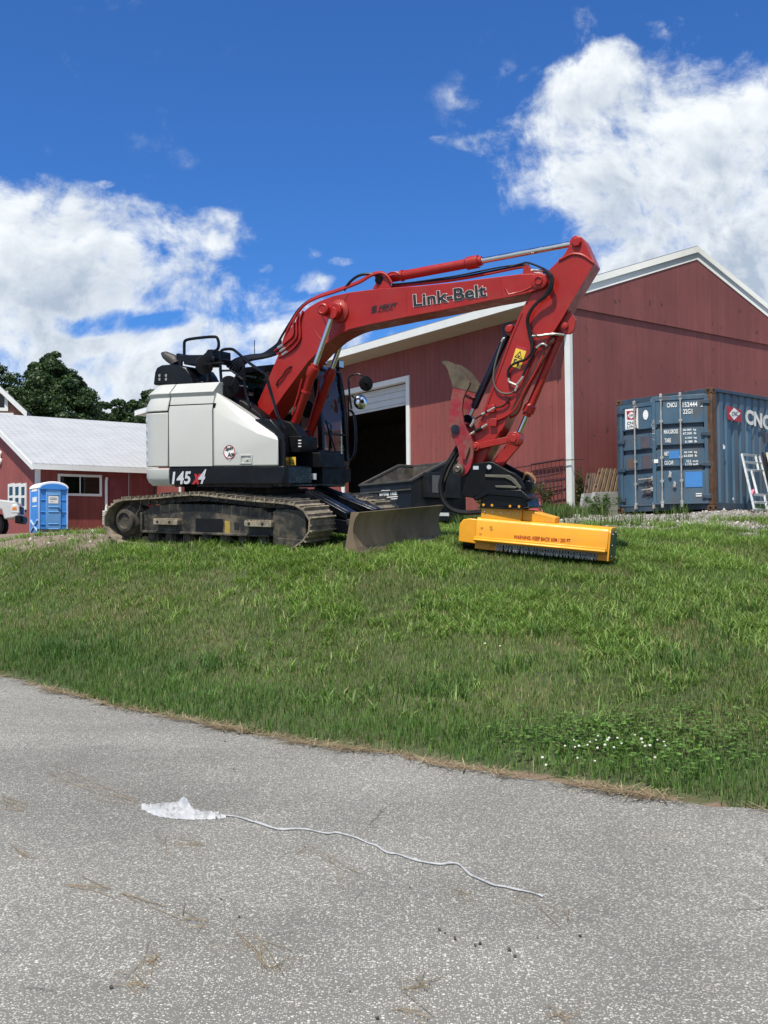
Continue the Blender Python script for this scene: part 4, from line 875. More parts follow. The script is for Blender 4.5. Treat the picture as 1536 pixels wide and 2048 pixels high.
m = MB(UP); m.box(-.35, .15, .55, 1.0, 1.3, 1.5); m.prism([(-.42, 1.45), (-.25, 1.45), (-.32, 2.15), (-.45, 2.15)], .56, .98); m.box(-.48, -.36, .66, .88, 2.18, 2.36); part(m, 'seat', BLACKM, cab, bevel=.05, seg=3)
m = MB(UP); m.tube([(fx(1.5) + .0, .62, 1.38), (fx(1.7) + .0, .50, 1.72)], .012, 6); m.bar((fx(1.40) + .0, .75, 1.32), (fx(1.75), .45, 1.80), .015, .02); m.tube([(.75, .95, 1.3), (.78, .95, 1.75), (.70, .95, 1.8)], .02, 6); part(m, 'wiper', BLACKM, cab)
m = MB(UP); m.lathe([(0, 0), (.13, .005), (.14, .03), (0, .05)], (.62, .52, 1.98), (-1, .2, 0), 20); part(m, 'inside_mirror', BLACKM, cab)
for px, py, y in ((647.5, 720, .45), (680.5, 728.5, 1.12)):
    c_ = np.array(P(px, py, y)); m = MB(UP); m.box(c_[0] - .09, c_[0] + .02, c_[1] - .08, c_[1] + .08, c_[2] - .065, c_[2] + .065); m.box(c_[0] - .06, c_[0] - .02, c_[1] - .03, c_[1] + .03, c_[2] - .16, c_[2] - .06); ll = part(m, 'work_lamp', BLACKM, cab, bevel=.01)
    m = MB(UP); m.box(c_[0] + .021, c_[0] + .026, c_[1] - .065, c_[1] + .065, c_[2] - .05, c_[2] + .05); part(m, 'work_lamp_lens', LAMP, cab)
m = MB(UP); m.tube(px3([(697, 820, 1.27), (706, 826, 1.3), (711, 850, 1.3), (712, 885, 1.3), (709, 908, 1.3), (703, 917, 1.3), (697, 921, 1.25)]), .02, 8, smooth=3); m.tube(px3([(697, 762, 1.25), (699, 790, 1.25), (703, 818, 1.25)]), .016, 8); part(m, 'grab_rail', BLACK, cab)
mirror(732, 767, 14, 17, 1.32, 1, [(697, 768, 1.27), (696.5, 756, 1.27), (704, 750, 1.3), (717, 748, 1.32), (724, 751, 1.33), (729, 763, 1.33)])
mm = mirror(721, 804, 13, 16.5, 1.32, 1, [(703, 790, 1.25), (712, 800, 1.3)])
c_ = np.array(P(721, 804, 1.32)); n_ = np.array((.80, -.60, .05)); n_ /= np.linalg.norm(n_); m = MB(UP); m.lathe([(0, .062), (.05, .060), (.09, .05), (.108, .03)], c_, n_, 26); part(m, 'mirror_glass', MIRROR, mm)
# --- front deck boxes, label
m = MB(UP); m.prism(px2([(569, 872), (603, 872), (604, 893), (600, 905), (572, 905)], -.75), -.75, -.3); m.prism(px2([(573, 905), (640, 905), (642, 935), (574, 935)], -.45), -.45, .3); m.prism(px2([(563, 840), (582, 846), (600, 872), (575, 874), (566, 866)], -.7), -.7, -.45); part(m, 'front_box', BLACKM, bevel=.01)
m = MB(UP)
for k in range(3): m.box(*sorted((P(591, 0, -.76)[0], P(597, 0, -.76)[0])), -.757, -.752, P(594, 881 + k * 6, -.76)[2] - .006, P(594, 881 + k * 6, -.76)[2] + .008)
part(m, 'vent_slot', PWHT)
m = MB(UP); a = px3([(574.5, 914, -.80), (591.5, 914, -.80), (591.5, 930.5, -.80), (580, 930.5, -.80), (574.5, 922, -.80)]); m._add(a, [(0, 1, 2, 3, 4)]); m.box(a[0][0] + .02, a[1][0] - .01, -.798, -.792, a[3][2] + .02, a[0][2] - .01); yl = part(m, 'warning_label', YLAB, smooth=0)
m = MB(UP)
for dx in (578, 584): m._add(px3([(dx, 927, -.806), (dx + 2.6, 917, -.806), (dx + 5, 927, -.806), (dx + 4, 926, -.806), (dx + 2.6, 920, -.806), (dx + 1.2, 926, -.806)]), [(0, 1, 4, 5), (1, 2, 3, 4), (0, 5, 3, 2)])
part(m, 'label_print', PBLK, yl, smooth=0)
m = MB(UP); a = px3([(621, 947, -.46), (632, 947, -.46), (632, 959, -.46), (621, 959, -.46)]); m._add(a, [(0, 1, 2, 3)]); m.box(a[0][0], a[1][0], -.455, -.44, a[3][2], a[0][2]); part(m, 'data_plate', PSIL, smooth=0)
m = MB(UP); m.prism(px2([(601, 968), (602, 905), (640, 900), (645, 945), (645, 967)], -.3), -.3, .34); part(m, 'boom_bracket', BLACKM)

# --- boom
YB0, YB1 = -.30, .16
boom_px = [(515, 806), (522, 790), (529, 775), (556, 710), (566, 682), (585, 650), (602, 628), (618, 614), (635, 604), (665, 592), (697, 585), (755, 577), (841, 571.5), (909, 564.5), (960, 558), (1000, 553), (1039, 548), (1065, 547), (1085, 551), (1092, 561), (1089, 573), (1076, 580), (1053, 587), (1020, 594), (980, 601), (909, 616), (813, 634), (740, 649), (718, 653), (700, 658.5), (682, 667), (666, 676.5), (653, 687), (636, 703), (617, 723), (593, 754), (570, 786), (545, 822), (535, 836), (548, 850), (556, 872), (548, 888), (536, 884), (528, 862), (519, 826)]
m = MB(UP); bp = px2(boom_px, YB0); m.prism(bp, YB0, YB1); boom = part(m, 'boom', RED, bevel=.008)
def offset(poly, d):
    out = []; n = len(poly); poly = [np.array(p) for p in poly]
    for i in range(n):
        t = poly[(i + 1) % n] - poly[i - 1]; t /= np.linalg.norm(t) + 1e-9; out.append(poly[i] + d * np.array((-t[1], t[0])))
    return out
m = MB(UP)   # flange strip standing proud along the lower edge, weld seams
lo = px2([(1053, 587), (1020, 594), (980, 601), (909, 616), (813, 634), (740, 649), (700, 658.5), (682, 667), (653, 687), (617, 723), (570, 786), (535, 836)], YB0)
for a, b in zip(lo[:-1], lo[1:]): m.bar((a[0], YB0 - .006, a[1] + .012), (b[0], YB0 - .006, b[1] + .012), .012, .02, up=(0, 0, 1))
part(m, 'lower_flange', RED, boom)
for (a, b) in (((811, 586), (814, 632)), ((696, 588), (683, 612)), ((1001, 560), (1003, 590))): m = MB(UP); m.bar(P(*a, YB0 - .002), P(*b, YB0 - .002), .006, .012); part(m, 'weld_seam', RED, boom)
m = MB(UP); m.tube(px3([(617, 624, YB0), (624, 655, YB0), (640, 676, YB0), (655, 685, YB0)]), .006, 6); part(m, 'weld_seam', RED, boom)
m = MB(UP); m.tube(px3([(1010, 577, YB0), (1018, 589, YB0), (1045, 583, YB0), (1066, 573, YB0)]), .012, 6); part(m, 'weld_seam', RED, boom)
m = MB(UP)
m.lathe([(.165, -.01), (.165, .02), (.12, .035), (.10, .05), (.10, .13)], P(677, 623, YB0), (0, -1, 0), 30); m.lathe([(.085, 0), (.085, .34), (.06, .36), (.05, .35), (0, .35)], P(668, 625.5, YB0 + .02), (0, -1, 0), 24); part(m, 'pin_boss', RED, boom, bevel=.006)
m = MB(UP); m.lathe([(.085, 0), (.085, .34), (0, .36)], P(674, 625, YB1), (0, 1, 0), 24); part(m, 'pin_boss', RED, boom, bevel=.006)
m = MB(UP); m.lathe([(.105, -.02), (.105, .02), (.085, .03), (.06, .03), (.05, .05), (.045, .05), (.045, .035), (0, .035)], P(1078.4, 562.3, YB0), (0, -1, 0), 28); part(m, 'pin_boss', RED, boom)
m = MB(UP); on('Link-Belt', (827, 614.8), (974.5, 593.5), (825.3, 589), YB0, m, bold=.045, lift=.006); bx = m
part(m, 'lettering', PWHT, boom, smooth=0)
m = MB(UP); v_, _f = text_mesh('Link-Belt', .045); bb = (v_[:, 0].min(), v_[:, 0].max(), v_[:, 1].min(), v_[:, 1].max())
on('Link-Belt', (827, 614.8), (974.5, 593.5), (825.3, 589), YB0, m, bold=.026, lift=.010, box=bb); part(m, 'lettering', PBLK, boom, smooth=0)
m = MB(UP); on('HEAVY', (758, 619.3), (795, 613), (758.5, 610.5), YB0, m, bold=.04, shear=.2, lift=.007); on('MACHINES INC', (756.5, 624.8), (787, 619.4), (756.8, 621), YB0, m, bold=.03, shear=.15, lift=.007)
for k in range(3):
    q = [np.array((743 + 2.6 * j - k * .3, 612.5 + k * 5 + 1.2 * math.sin(j * 1.55) - j * .3)) for j in range(5)]; m.grid([[P(*p, YB0 - .007) for p in q], [P(*(p + (0, 2.9)), YB0 - .007) for p in q]])
part(m, 'lettering', PBLK, boom, smooth=0)
m = MB(UP); m.tube(px3([(583, 733.5, YB0), (580, 734, YB0 - .02), (571, 742, YB0 - .025), (565, 752, YB0 - .025), (556, 762, YB0 - .025), (554, 768, YB0 - .02), (553, 769, YB0)]), .012, 8, smooth=3); part(m, 'hose', HOSE, boom)
m = MB(UP); m.prism(px2([(745, 577), (752, 566), (758, 552), (768, 549), (776, 556), (782, 575)], YB0 + .08), YB0 + .08, YB0 + .12); m.prism(px2([(745, 577), (752, 566), (758, 552), (768, 549), (776, 556), (782, 575)], YB1 - .12), YB1 - .12, YB1 - .08); part(m, 'cylinder_lug', RED, boom)
m = MB(UP); m.cyl(P(759, 560, YB0 + .08), P(759, 560, YB0 + .06), .06); part(m, 'pin', BLACKM, boom)
m = MB(UP); m.prism(px2([(1045, 548), (1047, 534), (1050, 530), (1056, 530), (1060, 540), (1075, 549)], YB0 + .06), YB0 + .06, YB0 + .2); part(m, 'hose_bracket', RED, boom)
# hoses and steel pipes along the boom
def hose(pts, r, mat=HOSE, name='hose', parent=boom, sm_=4):
    m = MB(UP); m.tube(px3(pts), r, 8, smooth=sm_); return part(m, name, mat, parent)
for k, dy in enumerate((0, .06, .12)):
    y = YB0 + .05 + dy; o = k * 1.8
    hose([(565 + o, 690 - o, y), (572 + o, 668 - o, y), (583 + o, 645 - o, y), (598 + o, 622 - o, y), (615 + o, 606 - o, y), (640, 594 - o, y), (668, 585 - o, y), (690, 577 - o, y), (720, 565 - o, y), (742, 552 - o, y), (762, 546 - o * .5, y), (775, 552, y), (784, 566, y)], .017, RED, 'pipe')
for k in range(3):
    o = k * 7; hose([(592 + o, 632 - o * .75, YB0 - .01), (587 + o * .9, 645 - o * .3, YB0 - .02), (587 + o * .95, 660 + o * .2, YB0 - .02), (585 + o, 672 + o * .5, YB0 - .02), (573 + o, 683 + o * .9, YB0 - .02), (560 + o * .8, 694 + o * 1.0, YB0 - .01), (549 + o * .6, 702 + o * .9, YB0)], .015, RED, 'pipe')
    m = MB(UP); m.tube(px3([(566 + o * .6, 689 + o, YB0 - .015), (556 + o * .6, 696 + o, YB0 - .01)]), .021, 8); part(m, 'hose_fitting', STEEL, boom)
hose([(688, 581, YB0 + .1), (700, 564, YB0 + .1), (718, 551, YB0 + .1), (740, 548, YB0 + .12), (758, 553, YB0 + .15)], .020)
hose([(530, 712, .1), (548, 700, .05), (556, 686, .0), (566, 668, 0), (580, 645, 0), (598, 618, 0), (622, 599, 0), (650, 588, 0), (675, 580, 0)], .017)
for k in range(5): hose([(455 + k * 5, 733 + k * 4, .15 - k * .03), (472 + k * 3, 719 + k * 3, .1 - k * .04), (500, 712 + k * 2, .05 - k * .05), (525, 709 + k * 1.5, .0 - k * .05), (542, 699 + k * 3, -.05 - k * .04), (554, 690 + k * 4, -.1 - k * .04), (561, 682 + k * 3.5, -.15 - k * .03)], .026)
hose([(627, 615, YB0 + .02), (640, 617, YB0 - .03), (652, 622, YB0 - .2)], .007, RED, 'pipe')
for k in range(3):
    o = k * 2.4; hose([(784, 573 - o, -.02 + k * .05), (820, 570 - o, -.02 + k * .05), (870, 565 - o * 1.4, -.02 + k * .05), (915, 559 - o * 1.6, -.02 + k * .05), (960, 551 - o * 1.8, -.02 + k * .05), (1000, 543 - o * 1.8, -.02 + k * .05), (1040, 535 - o * 1.2, -.02 + k * .05), (1058, 535 - o, -.02 + k * .05)], .012 if k else .018, HOSE if k else RED, 'hose' if k else 'pipe')
hose([(1020, 534, -.1), (1040, 528, -.1), (1053, 525, -.1), (1070, 530, -.15), (1088, 538, -.22), (1100, 546, -.33), (1105, 560, -.36)], .013)
for k, (a, b) in enumerate((((1056, 541), (1086, 541)), ((1062, 546), (1087, 547)))): m = MB(UP); m.tube([P(*a, -.12), P(*b, -.16)], .022, 8); part(m, 'hose_fitting', STEEL, boom)

# --- hydraulic cylinders
def ram(name, a, b, y, t_barrel, r, rrod, gland=.16, rg=None, mat=RED, eye0=.09, eye1=.085, wid=.10, bands=()):
    """cylinder from base eye a to rod eye b (pixels on the plane y); barrel covers t_barrel of the length"""
    A, B = np.array(P(*a, y)), np.array(P(*b, y)); d = B - A; Ln = np.linalg.norm(d); d /= Ln; rg = rg or r * 1.28; e = Ln * t_barrel
    m = MB(UP); m.lathe([(r * .8, .06), (r, .10), (r, e - gland), (rg, e - gland + .03), (rg, e - .05), (rg * .72, e - .045), (rg * .72, e), (rrod * 1.1, e + .002)], A, d, 26)
    m.cyl(A - (0, wid / 2, 0), A + (0, wid / 2, 0), eye0)
    for s in bands: m.lathe([(r, s * e), (r * 1.22, s * e + .002), (r * 1.22, s * e + .03), (r, s * e + .032)], A, d, 26)
    c = part(m, name, mat, bevel=0)
    m = MB(UP); m.cyl(A + d * e, B - d * .04, rrod, n=20); part(m, 'rod', CHROME, c)
    m = MB(UP); m.cyl(B - (0, wid / 2, 0), B + (0, wid / 2, 0), eye1); part(m, 'rod_eye', mat, c, bevel=.005); return c
bc = ram('boom_cylinder', (579, 878), (666, 627), -.50, .60, .062, .038, .20, .083, bands=(.62,))
bc2 = ram('boom_cylinder', (612, 890), (700, 632), .34, .60, .062, .038, .20, .083)
for pts, y in (([(604, 757), (596, 790), (588, 815), (584, 830)], -.58), ([(640, 752), (634, 790), (622, 830), (617, 852)], .26)):
    m = MB(UP); m.tube([P(a, b, y) for a, b in pts], .012, 6); part(m, 'pipe', RED, bc)
m = MB(UP); m.tube(px3([(598, 868, -.3), (606, 866, -.3), (615, 862, -.3), (620, 868, -.3), (619, 880, -.3), (615, 895, -.3), (610, 915, -.3), (606, 925, -.3)]), .012, 8, smooth=3); part(m, 'hose', HOSE, bc)
m = MB(UP); m.tube(px3([(608, 873, -.35), (607, 885, -.35)]), .018, 8); m.tube(px3([(619, 876, -.35), (617, 890, -.35)]), .022, 8); part(m, 'hose_fitting', STEEL, bc)
m = MB(UP); m.bar(P(612, 885, .1), P(597, 925, .1), .12, .1); part(m, 'cylinder_foot', RED, bc2)
ac = ram('arm_cylinder', (764, 559), (1154, 486), -.07, .535, .066, .040, .24, .088, bands=(.2,))
m = MB(UP); m.tube(px3([(775, 549, -.16), (782, 545, -.16), (795, 545, -.16), (800, 550, -.16)]), .012, 6, smooth=2); m.bar(P(812, 541, -.07), P(812, 549, -.07), .06, .05); part(m, 'pipe', RED, ac)

# --- arm
YA0, YA1 = -.25, .10
arm_px = [(1156, 471.5), (1147, 475), (1141, 483), (1136, 495), (1129, 507), (1117, 521), (1099, 538), (1085, 556), (1068, 580), (1053, 601), (1040, 626), (1020, 674), (992, 750), (968, 817), (952, 862), (944, 884), (940, 905), (944, 923), (955, 932), (966, 926), (972, 912), (985, 888), (1003, 860), (1030, 802), (1062, 740), (1096, 680), (1124, 637), (1160, 575), (1188.5, 528), (1169, 484), (1164, 475)]
m = MB(UP); m.prism(px2(arm_px, YA0), YA0, YA1); arm = part(m, 'arm', RED, bevel=.01)
m = MB(UP)
m.tube(px3([(1118, 521, YA0), (1140, 510, YA0), (1153, 508, YA0), (1168, 512, YA0), (1188, 526, YA0)]), .02, 8, smooth=3); part(m, 'weld_seam', RED, arm)
m = MB(UP)
m.lathe([(.062, 0), (.062, .03), (.05, .038), (0, .038)], P(1153.5, 485, YA0), (0, -1, 0), 6); part(m, 'pin', RED, arm)
m = MB(UP)
lowl = px2([(1187, 530), (1160, 576), (1124, 638), (1096, 681), (1062, 741), (1030, 803), (1004, 860)], YA0)
for a, b in zip(lowl[:-1], lowl[1:]): m.bar((a[0] - .012, YA0 - .004, a[1]), (b[0] - .012, YA0 - .004, b[1]), .012, .02)
left = px2([(1042, 626), (1022, 674), (994, 750), (970, 817), (954, 862)], YA0)
for a, b in zip(left[:-1], left[1:]): m.bar((a[0] + .012, YA0 - .004, a[1]), (b[0] + .012, YA0 - .004, b[1]), .012, .02)
part(m, 'weld_seam', RED, arm)
m = MB(UP); lugp = [(1124, 637), (1140, 620), (1152, 640), (1148, 660), (1140, 668), (1128, 668), (1118, 655)]
m.prism(px2(lugp, -.20), -.20, -.15); m.prism(px2(lugp, .0), .0, .05); m.lathe([(.045, 0), (.045, .03), (0, .04)], P(1130, 652, -.20), (0, -1, 0), 18); part(m, 'cylinder_lug', RED, arm, bevel=.006)
m = MB(UP); lug2 = [(1026, 650), (1018, 648), (1011, 654), (1010, 663), (1016, 671), (1024, 668)]
m.prism(px2(lug2, -.16), -.16, -.11); m.prism(px2(lug2, -.02), -.02, .03); m.lathe([(.05, 0), (.05, .03), (0, .035)], P(1018, 658, -.16), (0, -1, 0), 18); part(m, 'cylinder_lug', RED, arm, bevel=.006)
lab = px3([(1020.5, 731.7, YA0 - .004), (1040, 738, YA0 - .004), (1054.8, 696.6, YA0 - .004), (1033.8, 690.3, YA0 - .004)]); lab = [np.array(q) for q in lab]
m = MB(UP); top = lambda t: (lab[0] * (1 - t) + lab[3] * t, lab[1] * (1 - t) + lab[2] * t)
m._add([lab[0], lab[1], top(.86)[1], top(.86)[0]], [(0, 1, 2, 3)]); al = part(m, 'warning_label', YLAB, arm, smooth=0)
m = MB(UP); m._add([top(.86)[0], top(.86)[1], lab[2], lab[3]], [(0, 1, 2, 3)]); part(m, 'warning_label', PRED, arm, smooth=0)
def lq(u, v): return lab[0] + (lab[1] - lab[0]) * u + (lab[3] - lab[0]) * v + np.array((0, -.003, 0))
m = MB(UP); T1 = [(.12, .45), (.88, .45), (.5, .80)]; T2 = [(.22, .48), (.78, .48), (.5, .73)]
m._add([lq(*q) for q in T1 + T2], [(0, 1, 4, 3), (1, 2, 5, 4), (2, 0, 3, 5)]); m._add([lq(*q) for q in ((.38, .51), (.62, .51), (.60, .58), (.40, .58))], [(0, 1, 2, 3)]); m._add([lq(*q) for q in ((.18, .16), (.30, .16), (.30, .32), (.45, .34), (.45, .38), (.18, .38))], [(0, 1, 2, 3, 4, 5)]); m._add([lq(*q) for q in ((.62, .08), (.72, .08), (.80, .22), (.66, .26), (.56, .2))], [(0, 1, 2, 3, 4)]); part(m, 'label_print', PBLK, al, smooth=0)
# hoses and pipes on the arm
AH = lambda pts, r, mat=HOSE, name='hose': hose([(a, b, y) for a, b, y in pts], r, mat, name, arm)
for k in range(2):
    o = k * 3.5; AH([(1088, 543, -.3), (1098, 546 + o, -.36), (1105 - o, 556, -.36), (1104 - o, 572, -.36), (1096 - o, 588, -.34), (1080 - o, 600 + o, -.33), (1066 - o * .5, 614 + o, -.33), (1056, 632 + o, -.32), (1055 + o * .5, 650, -.30), (1060 + o * .5, 668, -.29), (1064 + o * .3, 688, -.29), (1063, 706, -.29)], .020)
AH([(1058, 648, -.3), (1064, 664, -.3), (1078, 674, -.3), (1090, 684, -.3)], .008)
AH([(1063, 706, -.29), (1052, 718, -.29), (1036, 724, -.29), (1024, 730, -.29), (1017, 740, -.29), (1016, 750, -.29), (1018, 758, -.28)], .017)
AH([(1090, 688, -.29), (1076, 692, -.29), (1070, 702, -.29), (1060, 720, -.29), (1052, 738, -.29), (1045, 752, -.29)], .017)
AH([(1008, 676, -.26), (1002, 690, -.27), (994, 715, -.28), (988, 740, -.28), (987, 762, -.28), (993, 778, -.28), (1004, 786, -.28), (1020, 787, -.28), (1027, 783, -.28)], .012, paint('grey_hose', (.10, .09, .075), .6))
for pts in ([(1065, 672, -.29), (1082, 671, -.29), (1095, 669, -.28), (1110, 668, -.27), (1128, 670, -.2)], [(1073, 696, -.3), (1080, 690, -.3), (1087, 688, -.3), (1093, 692, -.28)], [(1018, 756, -.29), (1018, 763, -.29), (1027, 768, -.29), (1034, 772, -.29), (1030, 782, -.29)], [(1047, 752, -.29), (1040, 762, -.29), (1033, 770, -.29)], [(1009, 676, -.26), (1006, 678, -.27), (1003, 684, -.27)]):
    AH(pts, .016, STEEL, 'hose_fitting')
AH([(1128, 672, -.1), (1100, 690, -.18), (1086, 712, -.24), (1070, 745, -.26), (1052, 776, -.27), (1040, 800, -.27), (1030, 818, -.27), (1012, 832, -.27), (994, 840, -.27)], .014, RED, 'pipe')
AH([(1105, 690, -.1), (1090, 718, -.12), (1066, 760, -.13), (1048, 795, -.13), (1040, 818, -.13), (1032, 830, -.13), (1018, 836, -.13)], .013, RED, 'pipe')
AH([(1010, 790, -.28), (1018, 800, -.28), (1005, 812, -.28), (990, 816, -.28), (960, 832, -.28), (950, 838, -.28)], .011)
for pts in ([(990, 815, -.285), (976, 823, -.285)], [(970, 826, -.285), (964, 829, -.285)], [(975, 849, -.285), (962, 857, -.285)], [(952, 862, -.285), (938, 871, -.285)], [(948, 838, -.285), (946, 845, -.285), (941, 853, -.285)]): AH(pts, .020, STEEL, 'hose_fitting')
AH([(964, 856, -.285), (950, 863, -.285)], .024)
m = MB(UP)
for (a, b) in (((982, 813), (978, 822)), ((986, 840), (982, 850))): m.box(P(*a, -.29)[0] - .05, P(*a, -.29)[0] + .05, -.30, -.245, P(*b, -.29)[2] - .02, P(*a, -.29)[2] + .02)
part(m, 'pipe_clamp', RED, arm, bevel=.006)
bk = ram('bucket_cylinder', (1129, 653), (1034, 876), -.08, .80, .055, .034, .17, .078, bands=(.12,))
th = ram('thumb_cylinder', (1019, 659), (936, 842), -.07, .86, .050, .03, .05, .052, mat=NAVY)
# --- linkage
def link(a, b, ra, rb, w, ys, name, mat=RED):
    m = MB(UP)
    for y in ys:
        A, B = np.array(P(*a, y)), np.array(P(*b, y)); m.bar(A, B, .055, w, up=(0, 0, 1)); m.cyl(A - (0, .04, 0), A + (0, .04, 0), ra, n=22); m.cyl(B - (0, .04, 0), B + (0, .04, 0), rb, n=22)
        m.cyl(A - (0, .055, 0), A + (0, .0, 0), ra * .55, n=6); m.cyl(B - (0, .055, 0), B + (0, .0, 0), rb * .62, n=22)
    return part(m, name, mat, bevel=.008)
link((952, 893.5), (1028, 877), .062, .088, .085, (-.31, .16), 'idler_link')
link((1036, 880), (992, 932), .07, .06, .15, (-.12, -.02), 'bucket_link')
# --- thumb
th_px = [(883, 725.5), (887, 721.5), (894, 721.5), (904, 726), (913, 732), (922, 740), (930, 750), (936, 758), (940.5, 765), (938, 772), (930, 788), (926, 800), (924, 818), (926.5, 844), (932, 858), (940, 871), (945, 884), (947, 900), (945.5, 918), (941, 936), (935, 946), (927, 952), (918, 951.5), (912, 945), (911, 935), (915, 924), (918, 914), (916, 899), (907, 879), (899, 868), (895, 860), (895, 852), (899, 833), (902, 793), (906, 773), (903, 762), (899, 752), (896, 740), (890, 730)]
m = MB(UP); m.prism(px2(th_px, -.36), -.36, -.31); m.prism(px2(th_px, -.36), .02, .07); thumb = part(m, 'thumb', REDW, bevel=.006)
tip = th_px[:9] + [(937, 774), (933, 781), (905.5, 774), (903, 762), (899, 752), (896, 740), (890, 730)]
for a, b in ((-.365, -.305), (.015, .075)): m = MB(UP); m.prism(px2(tip, -.36), a, b); part(m, 'thumb_tip', RUSTY, thumb)
for pts in (((928, 788), (936, 793), (933, 797), (925, 792)), ((921, 842), (928, 846), (924, 850), (918, 847))): m = MB(UP); m.prism(px2(pts, -.36), -.31, .02); part(m, 'cross_bar', REDW, thumb)
m = MB(UP); m.cyl(P(910.7, 858.5, -.385), P(910.7, 858.5, -.30), .062, n=20)
for k in range(3): a = k * math.pi / 3; d = np.array((math.cos(a), 0, math.sin(a))) * .05; c_ = np.array(P(910.7, 858.5, -.39)); m.bar(c_ - d, c_ + d, .01, .014, up=(0, 1, 0))
part(m, 'bolt', paint('blue_black_steel', (.02, .02, .04), .35), thumb)
m = MB(UP); m.lathe([(.075, 0), (.075, .05), (.045, .06), (.045, .09), (.03, .10), (0, .09)], P(919, 939, -.36), (0, -1, 0), 22); part(m, 'thumb_pin', paint('greasy_steel', (.12, .10, .08), .5, metal=.6), thumb)
m = MB(UP); m.bar(P(936, 893, -.38), P(928, 918, -.38), .03, .05); part(m, 'thumb_rib', REDW, thumb)
# --- tilting coupler
cp_px = [(920, 957), (927, 948), (938, 938), (946, 928), (960, 925), (976, 922.5), (986, 924), (1003, 934), (1018, 942), (1028, 946), (1040, 956), (1047, 972), (1048, 980), (1040, 985), (972, 983), (945, 996), (925, 993), (921, 980)]
m = MB(UP); m.prism(px2(cp_px, -.34), -.34, -.26); m.prism(px2(cp_px, -.34), .10, .18); m.prism(px2([(930, 950), (1000, 945), (1040, 970), (1040, 984), (930, 990)], -.26), -.26, .10); tilt = part(m, 'tilt_coupler', BLACKM, bevel=.012)
m = MB(UP); m.prism(px2([(970, 949), (1018, 950), (1030, 958), (1043, 975), (1040, 979), (1022, 962), (1010, 956), (970, 954)], -.36), -.36, -.34); m.prism(px2([(990, 971), (1020, 971), (1036, 974), (1030, 977), (992, 975)], -.36), -.37, -.34); part(m, 'coupler_rib', paint('worn_black_edge', (.12, .11, .085), .6, var=.3), tilt, bevel=.005)
m = MB(UP); m.cyl(P(978, 934, -.36), P(978, 934, -.34), .055); part(m, 'coupler_pin', BLACKM, tilt)
m = MB(UP); m.cyl(P(978, 934, -.372), P(978, 934, -.36), .03); m.box(*sorted((P(946, 0, -.345)[0], P(957, 0, -.345)[0])), -.345, -.338, P(950, 939, -.345)[2], P(950, 932, -.345)[2]); part(m, 'grease_plate', PSIL, tilt)
m = MB(UP); m.prism(px2([(945, 996), (972, 980), (1042, 979), (1058, 994), (1066, 999), (1052, 1002), (1044, 996), (975, 990), (950, 1002)], -.36), -.36, -.12); m.prism(px2([(1040, 975), (1048, 962), (1058, 960), (1065, 966), (1064, 976), (1058, 988), (1046, 990)], -.1), -.1, .15); part(m, 'rotor_housing', BLACK, tilt, bevel=.012)
m = MB(UP); m.prism(px2([(960, 1014), (962, 992), (974, 984), (1040, 984), (1054, 1000), (1056, 1014)], -.32), -.32, .22); m.prism(px2([(960, 1016), (960, 1012), (1040, 1016), (1058, 1013), (1058, 1016), (1040, 1019.5)], -.40), -.40, .3); part(m, 'mounting_bracket', BLACK, tilt, bevel=.008)
m = MB(UP)
for px in (967, 984, 1020, 1038): m.cyl(P(px, 1009.5 + (px - 967) * .05, -.335), P(px, 1009.5 + (px - 967) * .05, -.318), .018, n=6)
part(m, 'bolt', YEL, tilt)
hose([(916, 893, -.2), (906, 910, -.25), (893, 932, -.3), (884, 955, -.3), (881, 972, -.3), (883, 990, -.3), (890, 1006, -.3), (901, 1017, -.3), (918, 1024, -.3), (940, 1025.5, -.3), (963, 1024, -.3)], .034, HOSE, 'hose', tilt)
hose([(922, 900, -.05), (908, 920, -.1), (897, 942, -.15), (889, 965, -.2), (887, 985, -.22)], .028, HOSE, 'hose', tilt)
for k in range(3): hose([(1046, 958 + k, .0), (1052, 948 - k * 1.5, -.02), (1062, 948 + k * 2, -.02), (1070, 957 + k * 2, 0), (1070 - k, 967, 0), (1064 - k, 971, .02)], .010, paint('tan_hose', (.30, .18, .07), .6) if 'tan_hose' not in MATS else MATS['tan_hose'], 'hose', tilt)

